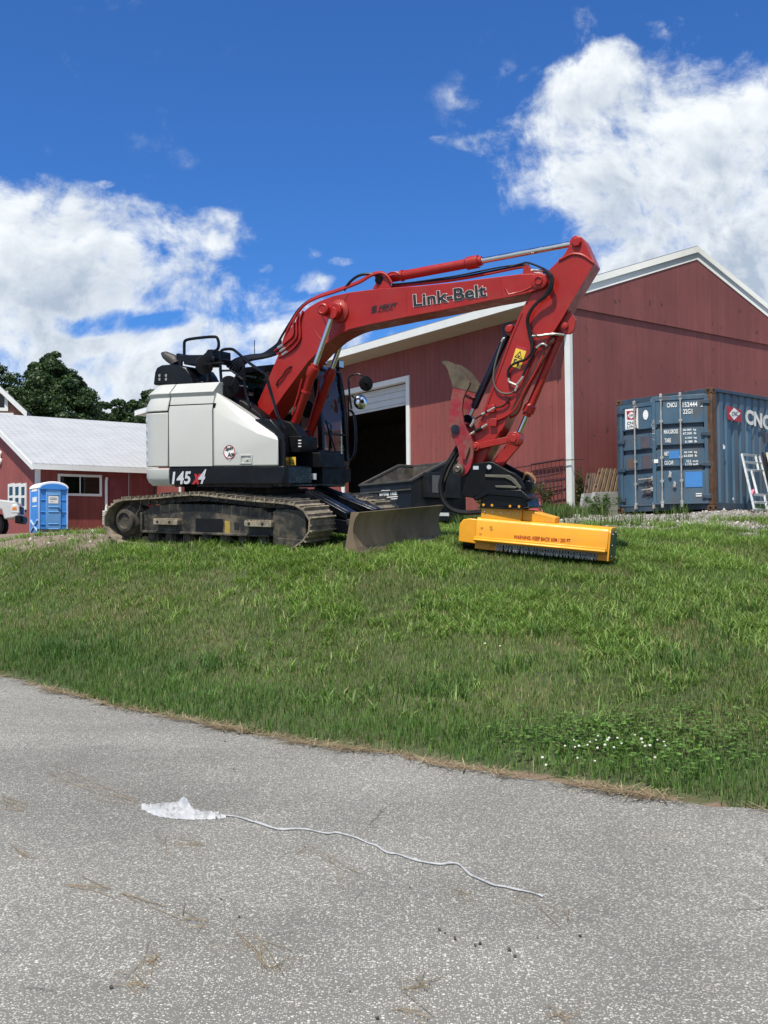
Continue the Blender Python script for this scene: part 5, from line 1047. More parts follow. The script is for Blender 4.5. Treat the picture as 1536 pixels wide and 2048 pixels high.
# --- undercarriage
def U(px, py, y): return UN.L(px, py, y)
loop = [(-1.38, 0), (-.5, -.005), (.5, -.005), (1.36, -.01), (1.60, .05), (1.79, .18), (1.87, .34), (1.83, .48), (1.72, .585), (1.58, .635), (1.35, .655), (.8, .685), (.35, .722), (0, .748), (-.3, .742), (-.8, .70), (-1.25, .675), (-1.52, .655), (-1.72, .56), (-1.84, .41), (-1.855, .27), (-1.76, .12), (-1.58, .03)]
lp = np.array(catmull([(x, 0, z) for x, z in loop + [loop[0]]], 12))[:, [0, 2]]
def track(yc, side):
    seg = np.r_[0, np.cumsum(np.hypot(*np.diff(lp, axis=0).T))]; n = 50; s_ = np.linspace(0, seg[-1], n, endpoint=False)
    fx_ = lambda s: np.array((np.interp(s % seg[-1], seg, lp[:, 0]), np.interp(s % seg[-1], seg, lp[:, 1]))); m = MB(UN); ch = MB(UN); pit = seg[-1] / n
    for s in s_:
        a, b = fx_(s - pit * .47), fx_(s + pit * .47); c = (a + b) / 2; T = (b - a) / np.linalg.norm(b - a); N = np.array((T[1], -T[0])); T3, N3 = np.array((T[0], 0, T[1])), np.array((N[0], 0, N[1])); c3 = np.array((c[0], yc, c[1]))
        m.obox(c3 - N3 * .012, T3 * pit * .47, (0, .30, 0), N3 * .010)
        for d, hh in ((-.40, .020), (.06, .012)): m.obox(c3 + T3 * pit * d + N3 * (hh - .004), T3 * .010, (0, .298, 0), N3 * hh)
        for dy in (-.075, .075):
            ch.obox(c3 - N3 * .065 + (0, dy, 0), T3 * pit * .40, (0, .022, 0), N3 * .042); ch.cyl(c3 - N3 * .065 + T3 * pit * .5 + (0, dy - .03, 0), c3 - N3 * .065 + T3 * pit * .5 + (0, dy + .03, 0), .03, n=8)
    t = part(m, 'track', TRACK, smooth=0); part(ch, 'chain', MUDDY, t, smooth=0); o = -side; yo = yc + side * .30
    m = MB(UN); m.lathe([(.285, -.05), (.29, .05), (.24, .07), (.22, .12), (.18, .15), (.165, .20), (.12, .21), (.10, .18), (0, .18)], (-1.47, yc + side * .06, .345), (0, side, 0), 30); m.cyl((-1.47, yc - .04, .345), (-1.47, yc + .04, .345), .285, n=30); part(m, 'sprocket', ROLLER, t)
    m = MB(UN); m.cyl((1.50, yc - .06, .325), (1.50, yc + .06, .325), .27, n=30); m.lathe([(.14, 0), (.14, .16), (0, .17)], (1.5, yc, .325), (0, side, 0), 20); part(m, 'idler', ROLLER, t)
    for x in np.linspace(-1.0, 1.0, 7):
        m = MB(UN); m.lathe([(.06, -.17), (.10, -.16), (.10, -.06), (.075, -.05), (.075, .05), (.10, .06), (.10, .16), (.06, .17)], (x, yc, .115), (0, 1, 0), 16); m.box(x - .06, x + .06, yc + side * .17 - .02, yc + side * .17 + .02, .08, .20); part(m, 'track_roller', ROLLER, t)
    a, b = yc + side * .20, yc - side * .22; m = MB(UN); m.prism([(-1.15, .19), (1.2, .19), (1.2, .47), (1.0, .56), (.3, .60), (-.6, .60), (-.95, .57), (-1.15, .48)], min(a, b), max(a, b)); m.box(-1.17, 1.15, min(yo - side * .06, a), max(yo - side * .06, a), .175, .21)
    m.prism([(-1.17, .19), (-1.13, .19), (-1.13, .47), (-1.17, .47)], min(a, a + side * .05), max(a, a + side * .05)); fr = part(m, 'track_frame', MUDDY, t, bevel=.008)
    y0, y1 = (yo - side * .05, yo - side * .12)
    if side < 0:
        m = MB(UN); g_ = [U(*q, y0) for q in ((546, 1023), (553, 1019), (600, 1020), (611, 1026), (612, 1080), (608, 1095), (553, 1091), (546, 1085))]; m.prism(g_, min(y0, y1), max(y0, y1)); m.prism([g_[6], g_[5], (g_[5][0], g_[5][1] + .10), (g_[6][0], g_[6][1] + .11)], y0 - .02, y0 - .002); part(m, 'guard_plate', MUDDY, t, bevel=.012)
        for q in ((306, 1049, 354, 1037), (488, 1053, 542, 1040)):
            (xa, za), (xb, zb_) = U(q[0], q[1], yo), U(q[2], q[3], yo); m = MB(UN); m.box(xa, xb, yo, yo + .12, za, za + .075)
            for k in range(8): m.box(xa + (xb - xa) * (k + .2) / 8, xa + (xb - xa) * (k + .7) / 8, yo + .005, yo + .115, za + .075, za + .09)
            st = part(m, 'step', TRACK, t, bevel=.006)
            m = MB(UN)
            for f in (.18, .68): m.cyl((xa + (xb - xa) * f, yo - .003, za + .04), (xa + (xb - xa) * f, yo + .01, za + .04), .022, n=12)
            part(m, 'hole', PBLK, st)
        (xa, za), (xb, zb_) = U(450, 1067, a - .003), U(460, 1042, a - .003); m = MB(UN); m.box(xa, xb, a - .006, a - .001, za, zb_); part(m, 'warning_label', paint('dirty_yellow_label', (.35, .24, .04), .6, var=.3, dirt=(.12, .1, .07), damt=.6), t)
        (xa, za), (xb, zb_) = U(392, 1073, a), U(446, 1038, a); m = MB(UN); m.box(xa, xb, a - .005, a - .001, za + .05, zb_); part(m, 'clean_panel', BLACK, t); m = MB(UN); (xa, za), (xb, zb_) = U(469, 1058, a), U(478, 1045, a); m.box(xa, xb, a - .008, a - .001, za, zb_); part(m, 'access_hole', PBLK, t)
    return t
track(-1.0, -1); track(.85, 1)
m = MB(UN); m.box(-1.3, 1.0, -.70, .70, .36, .74); m.box(-.55, -.25, -.95, .95, .34, .56); m.box(.25, .55, -.95, .95, .34, .56); m.box(.5, 1.0, -.55, .55, .32, .66); part(m, 'car_body', MUDDY, bevel=.03)
# --- dozer blade
YBF = 1.12
bf_ = [U(*q, -1.28) for q in ((718.5, 1025), (711, 1036), (707, 1049), (706, 1062), (708, 1078), (713, 1094))]; be = [U(*q, -1.28) for q in ((713, 1094), (717, 1103), (722, 1110.5))]
m = MB(UN); m.prism(bf_ + [(x - .045, z) for x, z in bf_[::-1]], -1.25, YBF); blade = part(m, 'dozer_blade', BLADE, smooth=40)
m = MB(UN); m.prism([(x + .022, z) for x, z in be] + [(x - .03, z) for x, z in be[::-1]], -1.255, YBF + .005); part(m, 'cutting_edge', paint('worn_cutting_edge', (.16, .125, .085), .6, metal=.3, var=.3, dirt=(.24, .19, .13), damt=.7), blade)
w_ = [U(*q, -1.28) for q in ((702, 1024), (718.5, 1025), (711, 1036), (707, 1049), (706, 1062), (708, 1078), (714, 1098), (716, 1106), (689, 1103), (693, 1078), (698, 1050))]
for ya_ in (-1.28, YBF + .006):
    m = MB(UN); m.prism(w_, ya_, ya_ + .026); part(m, 'side_plate', BLADE, blade)
xb_ = bf_[3][0] - .05; m = MB(UN); m.box(xb_ - .16, xb_ - .02, -1.2, 1.08, .06, .16); m.box(xb_ - .10, xb_ + .0, -1.2, 1.08, .36, .44); m.box(xb_ - .14, xb_ - .02, -.65, -.35, .06, .45); m.box(xb_ - .14, xb_ - .02, .35, .65, .06, .45); part(m, 'blade_back', MUDDY, blade, bevel=.01)
for y in (-.5, .5):
    m = MB(UN); pa = [(.70, .45), (1.6, .42), (xb_ - .02, .34), (xb_ - .02, .14), (1.6, .24), (.70, .30)]; m.prism(pa, y - .09, y + .09); part(m, 'blade_arm', BLACK, bevel=.012)
for y, a, b in ((-.42, (622, 980), (704, 1025)), (.36, (640, 972), (758, 1019))):
    (xa, za), (xb2, zb2) = U(*a, y), U(*b, y); m = MB(UN)
    for dz, wd in ((0, .15), (.012, .06)): m.prism([(xa, za + dz), (xb2, zb2 + dz), (xb2, zb2 - .03), (xa, za - .03)], y - wd, y + wd)
    m.prism([(xa, za - .03), (xb2, zb2 - .03), (xb2 + .02, zb2 - .10), (xa, za - .12)], y - .15, y - .13); m.prism([(xa, za - .03), (xb2, zb2 - .03), (xb2 + .02, zb2 - .10), (xa, za - .12)], y + .13, y + .15); part(m, 'cylinder_cover', BLACK, bevel=.008)
    m = MB(UN); m.cyl((xa, y, za - .12), (xb_ - .1, y, .30), .04); m.cyl((xa, y, za - .12), (xb2, y, zb2 - .12), .065); part(m, 'blade_cylinder', BLACKM)
# ---------------------------------------------------------------- flail mower (held by the coupler)
def at_depth(px, py, D): r = ray(px, py); return EP + r * (D / r[1])
TL_, TR_ = at_depth(953.5, 1034, 13.20), at_depth(1223, 1057, 12.58)
ux = TR_ - TL_; LM = float(np.linalg.norm(ux)); ux /= LM
nz = np.array((0, -.05, 1.0)); nz -= ux * (nz @ ux); nz /= np.linalg.norm(nz)
MF = Fr((0, 0, 0), 0); MF.set(TL_ - nz * .42, ux, nz)          # x along the mower, y away, z up; front face on y = 0
mow = thing('flail_mower', MF.M, 'yellow flail mower head with hanging chains held under the excavator arm', 'mower head')
Q = MF.P
def mpart(mb, name, mat, parent=mow, **k): return build(mb, name, mat, parent, **k)
zf = MF.L(1100, 1092, 0)[1]; H = .42; DEP = .50
prof = [(0.0, .115), (0.0, H - .05), (.015, H - .02), (.05, H), (DEP - .05, H), (DEP, H - .05), (DEP, .12), (DEP - .02, .12), (DEP - .02, H - .06), (.06, H - .02), (.03, H - .05), (.02, .115)]
m = MB(MF); m.prism(prof, 0.0, LM - .03, 'x'); hood = mpart(m, 'hood', YEL, bevel=.012, seg=3)
m = MB(MF); m.box(-.01, LM - .05, -.035, .0, .125, .165); m.prism([(-.035, .145), (-.055, .13), (-.055, .115), (0, .09), (.0, .125)], -.01, LM - .05, 'x'); mpart(m, 'front_flange', YEL, bevel=.008)
m = MB(MF); m.prism([(0, .0), (0, H - .05), (.03, H - .01), (.06, H + .004), (DEP - .05, H + .004), (DEP + .01, H - .05), (DEP + .01, .02), (.40, .0)], LM - .028, LM - .004, 'x'); mpart(m, 'end_plate', YEL, bevel=.006)
m = MB(MF); m.prism([(.03, .02), (.03, H - .07), (.06, H - .04), (DEP - .05, H - .04), (DEP - .02, H - .07), (DEP - .02, .04)], LM - .004, LM + .012, 'x'); ep = mpart(m, 'end_cover', GREEN, bevel=.004)
m = MB(MF)
for yy, zz in ((.06, H - .08), (.44, H - .1), (.06, .2), (.44, .2), (.06, .06), (.3, H - .06)): m.cyl((LM + .012, yy, zz), (LM + .024, yy, zz), .014, n=6)
mpart(m, 'bolt', MATS['greasy_steel'], ep)
m = MB(MF); m.prism([(-.25, .07), (-.245, H - .11), (-.20, H - .05), (-.12, H - .03), (-.001, H - .03), (-.001, .06)], .06, DEP - .06); mpart(m, 'drive_cover', YEL, bevel=.012)
m = MB(MF); m.prism([(-.005, .0), (.38, -.005), (.36, .075), (.30, .11), (-.005, .11)], .03, .07); mpart(m, 'skid_plate', paint('worn_yellow_skid', (.55, .22, .01), .5, dirt=(.12, .09, .05), damt=.7), bevel=.006); m = MB(MF); m.prism([(LM - .16, .0), (LM - .03, .0), (LM - .03, .11), (LM - .16, .11)], .03, .07); mpart(m, 'skid_plate', paint('worn_yellow_skid', (.55, .22, .01), .5, dirt=(.12, .09, .05), damt=.7), bevel=.006)
m = MB(MF); m.cyl((-.22, .25, .03), (-.02, .25, .03), .07, n=18); m.cyl((.05, .28, .12), (LM - .1, .28, .12), .12, n=22); mpart(m, 'rotor', BLACKM)
xa, za = MF.L(962.6, 1015, .02); xb, _z = MF.L(1043, 1020, .02)
m = MB(MF); m.box(xa, xb, .03, .40, H - .01, H + .135); m.box(xa - .01, xb + .01, .015, .41, H + .135, H + .148); mpart(m, 'mount_box', YEL, bevel=.008)
xc = MF.L(1112, 1030, .1)[0]; m = MB(MF); m.prism([(xb + .001, H + .001), (xc, H + .001), (xc, H + .075), (xb + .10, H + .14), (xb + .001, H + .14)], .08, .38); mpart(m, 'motor_cover', YEL, bevel=.008)
m = MB(MF); on_ = lambda body, o, ax, ay, mb, **k: letter(mb, body, *(lambda a, b, c: (a, b - a, c - a))(*(np.array(Q(*q, 0)) for q in (o, ax, ay))), **k)
on_('WARNING: KEEP BACK 60M / 200 FT', (1027, 1077.5), (1140.5, 1086), (1027.5, 1069.5), m, bold=.02, lift=.004); mpart(m, 'lettering', paint('dark_red_print', (.30, .02, .01), .5), hood, smooth=0)
m = MB(MF)
for q in ((961, 1056), (979, 1054), (980, 1059), (958, 1068)):
    for k in range(3): x, z = MF.L(q[0] + k * 1.6, q[1] + (k % 2) * 2, 0); m.box(x, x + .016, -.004, -.002, z, z + .012)
mpart(m, 'scuff', paint('scuffed_yellow', (.45, .25, .03), .7), hood, smooth=0)
m = MB(MF)
for k in range(5): m.cyl((xa + .05 + k * (xb - xa - .1) / 4, .015, H + .08), (xa + .05 + k * (xb - xa - .1) / 4, .03, H + .08), .011, n=6)
mpart(m, 'bolt', STEEL)
def torus(m, c, a, b, r0, r1, n=9, k=5):
    n_ = np.cross(a, b); m.loft([[c + (a * math.cos(t) * r0 + b * math.sin(t) * r1) + .0050 * (math.cos(s) * (a * math.cos(t) + b * math.sin(t)) + math.sin(s) * n_) for s in np.arange(k) * 6.2832 / k] for t in np.arange(n + 1) * 6.2832 / n], True, False)
m = MB(MF); xs = np.arange(.30, LM - .13, .037); rgc = np.random.default_rng(4)
for i, x in enumerate(xs):
    for row, y in enumerate((.012, .055)):
        z = .108; sw = rgc.normal(0, .008, 2)
        for k in range(4):
            c = np.array((x + row * .018 + sw[0] * k * .4, y + sw[1] * k * .4, z - .012)); a, b = (np.array((1.0, 0, 0)), np.array((0, 0, 1.0))) if k % 2 == 0 else (np.array((0.25, .97, 0)), np.array((0, 0, 1.0)))
            torus(m, c, a, b, .0130, .0180); z -= .0275
ch_ = mpart(m, 'chain_curtain', paint('grey_chain', (.36, .36, .36), .40, metal=.55, var=.3), smooth=60, recalc=False)
# ---------------------------------------------------------------- container
CF = Fr((6.90, 20.92, 2.27), R(40), (0.0, -0.0))
CBLUE = paint('container_blue', (.050, .105, .160), .5, var=.22, scale=2.5, dirt=(.10, .075, .06), damt=.55, dscale=3.5, stretch=(1, 1, .45), dth=.56, bumps=.1)
CDARK = paint('container_dark_blue', (.030, .055, .085), .5, var=.25, dirt=(.09, .08, .07), damt=.5)
RUST = paint('rusty_post', (.105, .052, .025), .85, var=.45, scale=7, dirt=(.045, .04, .035), damt=.7, dscale=6, bumps=.5, stretch=(1, 1, .5))
GALV = paint('galvanised_bar', (.42, .42, .40), .5, metal=.35, var=.2, dirt=(.22, .11, .05), damt=.6, dscale=9, dth=.57)
con = thing('shipping_container', CF.M, 'blue steel shipping container with rust streaked corner post and right door ajar', 'container')
CL, CW, CH = 6.06, 2.44, 2.59
cpart = lambda mb, name, mat, parent=con, **k: build(mb, name, mat, parent, **k)
C_ = CF.P
def corrugate(y, sgn):
    xs_ = np.arange(.16, CL - .16, .278); pts = []
    for x in xs_: pts += [(x, y + sgn * .0), (x + .07, y), (x + .104, y - sgn * .036), (x + .174, y - sgn * .036), (x + .208, y)]
    pts = [p for p in pts if p[0] < CL - .15]; return pts
m = MB(CF); pr = corrugate(.045, -1); m.grid([[(x, y, z) for x, y in pr] for z in (.17, CH - .07)]); m.grid([[(x, y + .003, z) for x, y in pr] for z in (.17, CH - .07)]); side = cpart(m, 'side_wall', paint('container_side_blue', (.062, .125, .185), .5, var=.2, scale=2, dirt=(.155, .085, .045), damt=.75, dscale=2.2, stretch=(4, 4, .16), dth=.58), smooth=0)
m = MB(CF); m.grid([[(x, CW - y, z) for x, y in pr] for z in (.17, CH - .07)]); m.box(CL - .12, CL - .1, .1, CW - .1, .1, CH - .1); cpart(m, 'side_wall', CBLUE, smooth=0)
m = MB(CF); m.box(.05, CL - .05, .02, CW - .02, CH - .045, CH - .02); cpart(m, 'roof', CBLUE)
m = MB(CF)
for y0, y1 in ((0, .07), (CW - .07, CW)): m.box(.16, CL - .16, y0, y1, CH - .075, CH - .006); m.box(.16, CL - .16, y0 + .0, y1, .02, .17)
m.box(.01, .10, .16, CW - .16, CH - .12, CH - .01); m.box(.01, .10, .16, CW - .16, .03, .15); m.box(.1, CL - .1, .07, CW - .07, .12, .16); cpart(m, 'rail', CDARK, bevel=.006)
for y0, y1, mt in ((0, .16, RUST), (CW - .16, CW, CDARK)):
    m = MB(CF); m.box(.0, .155, y0, y1, .125, CH - .125); cpart(m, 'corner_post', mt, bevel=.01)
m = MB(CF)
for y0, y1 in ((0, .16), (CW - .16, CW)): m.box(CL - .155, CL, y0, y1, .125, CH - .125)
cpart(m, 'corner_post', CDARK)
for x0 in (-.005, CL - .17):
    for y0 in (-.005, CW - .157):
        for z0 in (0, CH - .118):
            m = MB(CF); m.box(x0, x0 + .178, y0, y0 + .162, z0, z0 + .118); f_ = cpart(m, 'corner_casting', RUST, bevel=.012)
            m = MB(CF); m.lathe([(.032, .001), (0, .001)], (x0 + .09, y0 if y0 < 1 else y0 + .162, z0 + .06), (0, -1 if y0 < 1 else 1, 0), 14); m.lathe([(.030, .002), (0, .002)], (x0, y0 + .08, z0 + .06), (-1, 0, 0), 14); cpart(m, 'hole', PBLK, f_, smooth=0)
# doors: each is built flat on its own frame; the right one (towards the viewer) stands ajar
def door(frame, w, name, label=None):
    m = MB(frame); d0, d1 = .0, .05; rel = [(.165, .78), (.88, 1.26), (1.36, 1.74), (1.84, 2.40)]
    m.box(.0, .07, d0, d1, .15, CH - .13); m.box(w - .07, w, d0, d1, .15, CH - .13); m.box(.07, w - .07, d0, d1, .15, .21); m.box(.07, w - .07, d0, d1, CH - .19, CH - .13)
    m.box(.07, w - .07, d0 + .012, d1, .21, CH - .19)
    zz = .21
    o = build(m, name, CBLUE, con, bevel=.006, label=label)
    m = MB(frame)
    for z in (.70, 1.20, 1.68): m.prism([(-.016, z - .09), (.036, z - .05), (.036, z + .07), (-.016, z + .10)], 99, 100, 'y') if False else m.prism([(d0 + .012, z - .10), (d0 + .040, z - .06), (d0 + .040, z + .06), (d0 + .012, z + .075)], .10, w - .10, 'x')
    build(m, 'recess', paint('recess_blue', (.012, .022, .034), .6) if 'recess_blue' not in MATS else MATS['recess_blue'], o)
    return o
def panel(frame, w, name, hinge, rods, label=None):
    """a door leaf: front on y = 0 of its frame, x to the viewer's right, four pressed panels with troughs between them"""
    cuts = [(.19, .86), (.965, 1.31), (1.42, 1.76), (1.87, 2.37)]; m = MB(frame)
    m.box(.0, .075, .0, .05, .15, CH - .125); m.box(w - .075, w, .0, .05, .15, CH - .125); m.box(.075, w - .075, .0, .05, .15, .19); m.box(.075, w - .075, .0, .05, 2.37, CH - .125)
    for a, b in cuts: m.box(.075, w - .075, .014, .045, a, b)
    o = build(m, name, CBLUE, con, bevel=.006, label=label)
    m = MB(frame)
    for (a, b), (c_, d_) in zip(cuts[:-1], cuts[1:]): m.prism([(.014, b), (.055, b + .012), (.055, c_ - .035), (.010, c_), (.062, c_), (.062, b)], .10, w - .10, 'x')
    build(m, 'trough', CDARK, o)
    for x in rods:
        m = MB(frame); m.cyl((x, -.045, .10), (x, -.045, CH - .07), .018, n=12); 
        for z in (.17, .62, 1.12, 1.9, CH - .22): m.box(x - .035, x + .035, -.055, .0, z, z + .05)
        for z in (.11, CH - .13): m.box(x - .028, x + .028, -.075, -.01, z - .03, z + .05)
        build(m, 'lock_rod', GALV, o, bevel=.004)
    m = MB(frame)
    for z in (.30, .98, 1.62, 2.30): xh = w if hinge > 0 else 0; m.prism([(xh - .14 if hinge > 0 else xh - .05, z - .03), (xh + .05 if hinge > 0 else xh + .14, z - .05), (xh + .05 if hinge > 0 else xh + .14, z + .05), (xh - .14 if hinge > 0 else xh - .05, z + .03)], -.03, .012)
    build(m, 'hinge', CDARK, o, bevel=.006); return o
def leaf_frame(hinge_local, ang):
    """frame with x along the leaf; ang turns the leaf outwards about its hinge"""
    f = Fr((0, 0, 0), 0); f.set(CF.w(*hinge_local), CF.u, CF.n); return f
e_l = np.array((-CF.l))                                   # viewer's right along the door end
lf = Fr((0, 0, 0), 0); lf.set(CF.w(-.002, CW - .09, 0), e_l, CF.n)
ld = panel(lf, 1.13, 'door', -1, (.44, .92), 'closed left container door with white line sign')
th_ = R(27); hx = CF.w(-.012, .09, 0); ud = math.cos(th_) * e_l - math.sin(th_) * (-CF.u); ud = math.cos(th_) * e_l + math.sin(th_) * CF.u
rf = Fr((0, 0, 0), 0); rf.set(hx - ud * 1.15, ud, CF.n)
rd = panel(rf, 1.15, 'door', 1, (.20, .60), 'right container door standing ajar with painted weights table')
def put(frame, o, body, x, z, w, h, mat=PWHT, y=-.008, bold=.02, name='lettering', at_=None):
    m = MB(frame); letter(m, body, (x, y, z), (w, 0, 0), (0, 0, h), bold=bold, lift=.0); return build(m, name, mat, o, smooth=0)
m = MB(rf)
def T(body, x, z, w, h, bold=.02): letter(m, body, (x, .006, z), (w, 0, 0), (0, 0, h), bold=bold, lift=.002)
T('CNCU', .32, 2.22, .205, .10); T('152444', .645, 2.205, .30, .105); T('2', 1.01, 2.195, .05, .10); T('22G1', .65, 2.06, .19, .105)
T('MAX.GROSS', .25, 1.655, .29, .09); T('30.480  kg', .64, 1.69, .27, .05); T('67.200  lb', .64, 1.62, .27, .05)
T('TARE', .26, 1.47, .13, .09); T('2.350  kg', .68, 1.52, .24, .05); T('5.180  lb', .68, 1.445, .24, .05)
T('NET', .25, 1.19, .09, .085); T('28.130  kg', .65, 1.215, .27, .05); T('62.020  lb', .65, 1.145, .27, .05)
T('CU.CAP.', .25, .995, .19, .085); T('33.2  cu.m', .70, 1.03, .24, .05); T('1.172 cu.ft', .68, .965, .26, .05); build(m, 'lettering', PWHT, rd, smooth=0)
m = MB(rf); m.box(.345, .565, .004, .010, 1.12, 1.29); build(m, 'blue_tape', paint('bright_blue_tape', (.045, .20, .50), .6, var=.08), rd, smooth=0)
m = MB(rf); m.box(.665, 1.02, .004, .010, .50, .83); build(m, 'blue_tape', MATS['bright_blue_tape'], rd, smooth=0)
m = MB(rf); m.box(.03, .12, -.006, -.002, 1.04, 1.12); m.box(.88, 1.0, .004, .009, .30, .325); m.box(.88, 1.0, .004, .009, .345, .37); build(m, 'sticker', PWHT, rd, smooth=0)
m = MB(rf)
for z, x in ((.74, .33), (.52, .42)): m = MB(rf); m.prism([(x, z), (x + .055, z - .02), (x + .07, z + .08), (x + .02, z + .12)], -.04, .0); m.box(x - .01, x + .07, -.012, .008, z - .03, z + .02); build(m, 'lock_handle', GALV, rd, bevel=.006)
m = MB(rf); letter(m, '/ LES', (.055, -.004, 1.52), (0, 0, .45), (-.05, 0, 0), bold=-.01); build(m, 'chalk_mark', paint('chalk', (.35, .40, .42), .8), rd, smooth=0)
m = MB(lf); m.box(.15, .50, .004, .010, 1.90, 2.36); sg = build(m, 'line_sign', PWHT, ld, smooth=0)
m = MB(lf); m._add([(.19, .002, 2.32), (.46, .002, 2.30), (.44, .002, 2.10), (.21, .002, 2.12)], [(0, 1, 2, 3)]); build(m, 'sign_flag', PRED, sg, smooth=0)
m = MB(lf); m._add([(.325 + .105 * a, -.001, 2.21 + .075 * b) for a, b in ((-1, 0), (-.4, .8), (0, 1), (.4, .8), (1, 0), (.4, -.8), (0, -1), (-.4, -.8))], [tuple(range(8))]); build(m, 'sign_flag', PWHT, sg, smooth=0)
m = MB(lf); letter(m, 'CNC', (.265, -.003, 2.185), (.12, 0, 0), (0, 0, .05), bold=.02); letter(m, 'CNC', (.20, .001, 2.005), (.25, 0, 0), (0, 0, .065), bold=.01); letter(m, 'LINE', (.20, .001, 1.925), (.27, 0, 0), (0, 0, .06), bold=.01); build(m, 'lettering', PBLK, sg, smooth=0)
m = MB(lf); m._add([(.70 + .07 * math.cos(a), .006, 2.18 + .11 * math.sin(a)) for a in np.arange(24) * 6.2832 / 24], [tuple(range(24))]); build(m, 'white_spot', PWHT, ld, smooth=0)
for q_, mt_ in (((.55, .80, 1.44, 1.70), paint('faded_purple_patch', (.075, .072, .10), .6, var=.2, dirt=(.13, .08, .05), damt=.5)), ((.56, .86, .98, 1.28), MATS['faded_purple_patch']), ((.22, .40, 1.0, 1.22), paint('rusty_patch', (.11, .07, .05), .7, var=.3))): m = MB(lf); m.box(q_[0], q_[1], .006, .011, q_[2], q_[3]); build(m, 'patch', mt_, ld, smooth=0)
m = MB(lf); m.tube([(.52, -.04, .74), (.9, -.05, .75)], .018, 8); m.box(.86, .92, -.06, 0, .70, .80); build(m, 'lock_handle', GALV, ld, bevel=.004)
m = MB(lf); m.tube([(.60, -.05, .50), (.9, -.05, .52)], .018, 8); m.box(.84, .92, -.06, 0, .47, .56); build(m, 'lock_handle', GALV, ld, bevel=.004)
m = MB(lf); m._add([(.60, .006, .42), (.72, .006, .30), (.90, .006, .40), (.98, .006, .62), (.86, .006, .80), (.66, .006, .78), (.62, .006, .60)], [tuple(range(7))]); build(m, 'scuff', paint('grey_scuff', (.11, .105, .115), .7, var=.6, scale=18, dirt=(.02, .02, .03), damt=1.0, dscale=10, dth=.5), ld, smooth=0)
# side marking
def S(px, py): x, z = CF.L(px, py, .0); return np.array((x, .002, z))
m = MB(CF); m._add([S(1453, 811), S(1482, 820), S(1483, 845), S(1455, 839)], [(0, 1, 2, 3)]); build(m, 'flag_mark', PRED, side, smooth=0)
m = MB(CF); a = [S(1458.5, 827), S(1468, 815.5), S(1481, 827), S(1468, 840)]; m._add([q + (0, -.003, 0) for q in a], [(0, 1, 2, 3)]); build(m, 'flag_mark', PWHT, side, smooth=0)
m = MB(CF); letter(m, 'CNC', S(1463, 832) + (0, -.006, 0), S(1476, 832) - S(1463, 832), S(1463, 823) - S(1463, 832), bold=.02); build(m, 'lettering', CDARK, side, smooth=0)
m = MB(CF); o_ = S(1491, 847); letter(m, 'CNC', o_, (S(1516, 854) - o_) * 2.05, S(1491, 817) - o_, bold=.045, lift=.0)
build(m, 'lettering', paint('worn_white_letters', (.68, .68, .64), .6, dirt=(.12, .14, .17), damt=.9, dscale=9, dth=.62), side, smooth=0)
m = MB(CF); m._add([S(1446, 888), S(1451, 893), S(1450, 898), S(1446, 898)], [(0, 1, 2, 3)]); m._add([S(1465, 995), S(1468, 995), S(1468, 1000), S(1465, 1000)], [(0, 1, 2, 3)]); build(m, 'sticker', PWHT, side, smooth=0)
m = MB(CF); m._add([S(1529, 864), S(1560, 872), S(1560, 896), S(1530, 884)], [(0, 1, 2, 3)]); build(m, 'patch', MATS['faded_purple_patch'], side, smooth=0)
# ---------------------------------------------------------------- aluminium frames, boards leaning on the container
ALU = paint('bare_aluminium', (.50, .53, .53), .42, metal=.45, var=.1)
def lean(px, py): y = -.16 - .62 * (py - 905) / 112.0; return C_(px, py, y)
def frame_thing(bars, name, label, cat, mat, group=None, w=.045):
    m = MB(CF)
    for a, b, ww in bars: m.bar(lean(*a), lean(*b), ww, .04, up=-CF.l if False else (0, 1, .2))
    o = build(m, name, mat, at=tuple(CF.w(*lean(*bars[0][1]))), bevel=.003); return tag(o, label, cat, group)
frame_thing([((1484, 909), (1509, 1020), .065), ((1484, 909), (1520, 912), .05), ((1488, 924), (1522, 927), .05), ((1493, 940), (1525, 942), .05), ((1506, 989), (1540, 991), .05), ((1510, 1004.5), (1546, 1006), .05), ((1511, 1019), (1548, 1021), .04), ((1519, 912), (1548, 1021), .06), ((1503, 942), (1515, 989), .055), ((1511, 912), (1517, 941), .04), ((1529, 991), (1534, 1020), .045)],
            'aluminium_frame', 'grey aluminium frame with cross bars leaning on the container side, pink ribbon tied on', 'metal frame', ALU)
m = MB(CF); c_ = np.array(lean(1501, 984)); m.tube([c_ + (-.07, -.07, -.06), c_ + (-.02, -.05, .0), c_ + (.03, -.05, .03), c_ + (.07, -.06, .0)], [.01, .03, .028, .008], 7, smooth=2)
o = build(m, 'pink_ribbon', paint('pink_ribbon', (.75, .20, .25), .7), at=tuple(CF.w(*c_))); tag(o, 'pink plastic ribbon tied round the post of the aluminium frame', 'ribbon')
def board(px0, px1, yo, name, label, mat, w=.14):
    m = MB(CF); a, b = np.array(lean(*px0)) + (0, yo, 0), np.array(lean(*px1)) + (0, yo, 0); m.bar(a, b, w, .035, up=(0, 1, .2)); o = build(m, name, mat, at=tuple(CF.w(*b)), bevel=.004); tag(o, label, 'board')
board((1527, 909), (1546, 990), -.10, 'wooden_board', 'pale wooden board leaning at the right picture edge over the aluminium frame', paint('weathered_pine', (.42, .36, .26), .8, var=.2, stretch=(3, 3, .3)), .15)
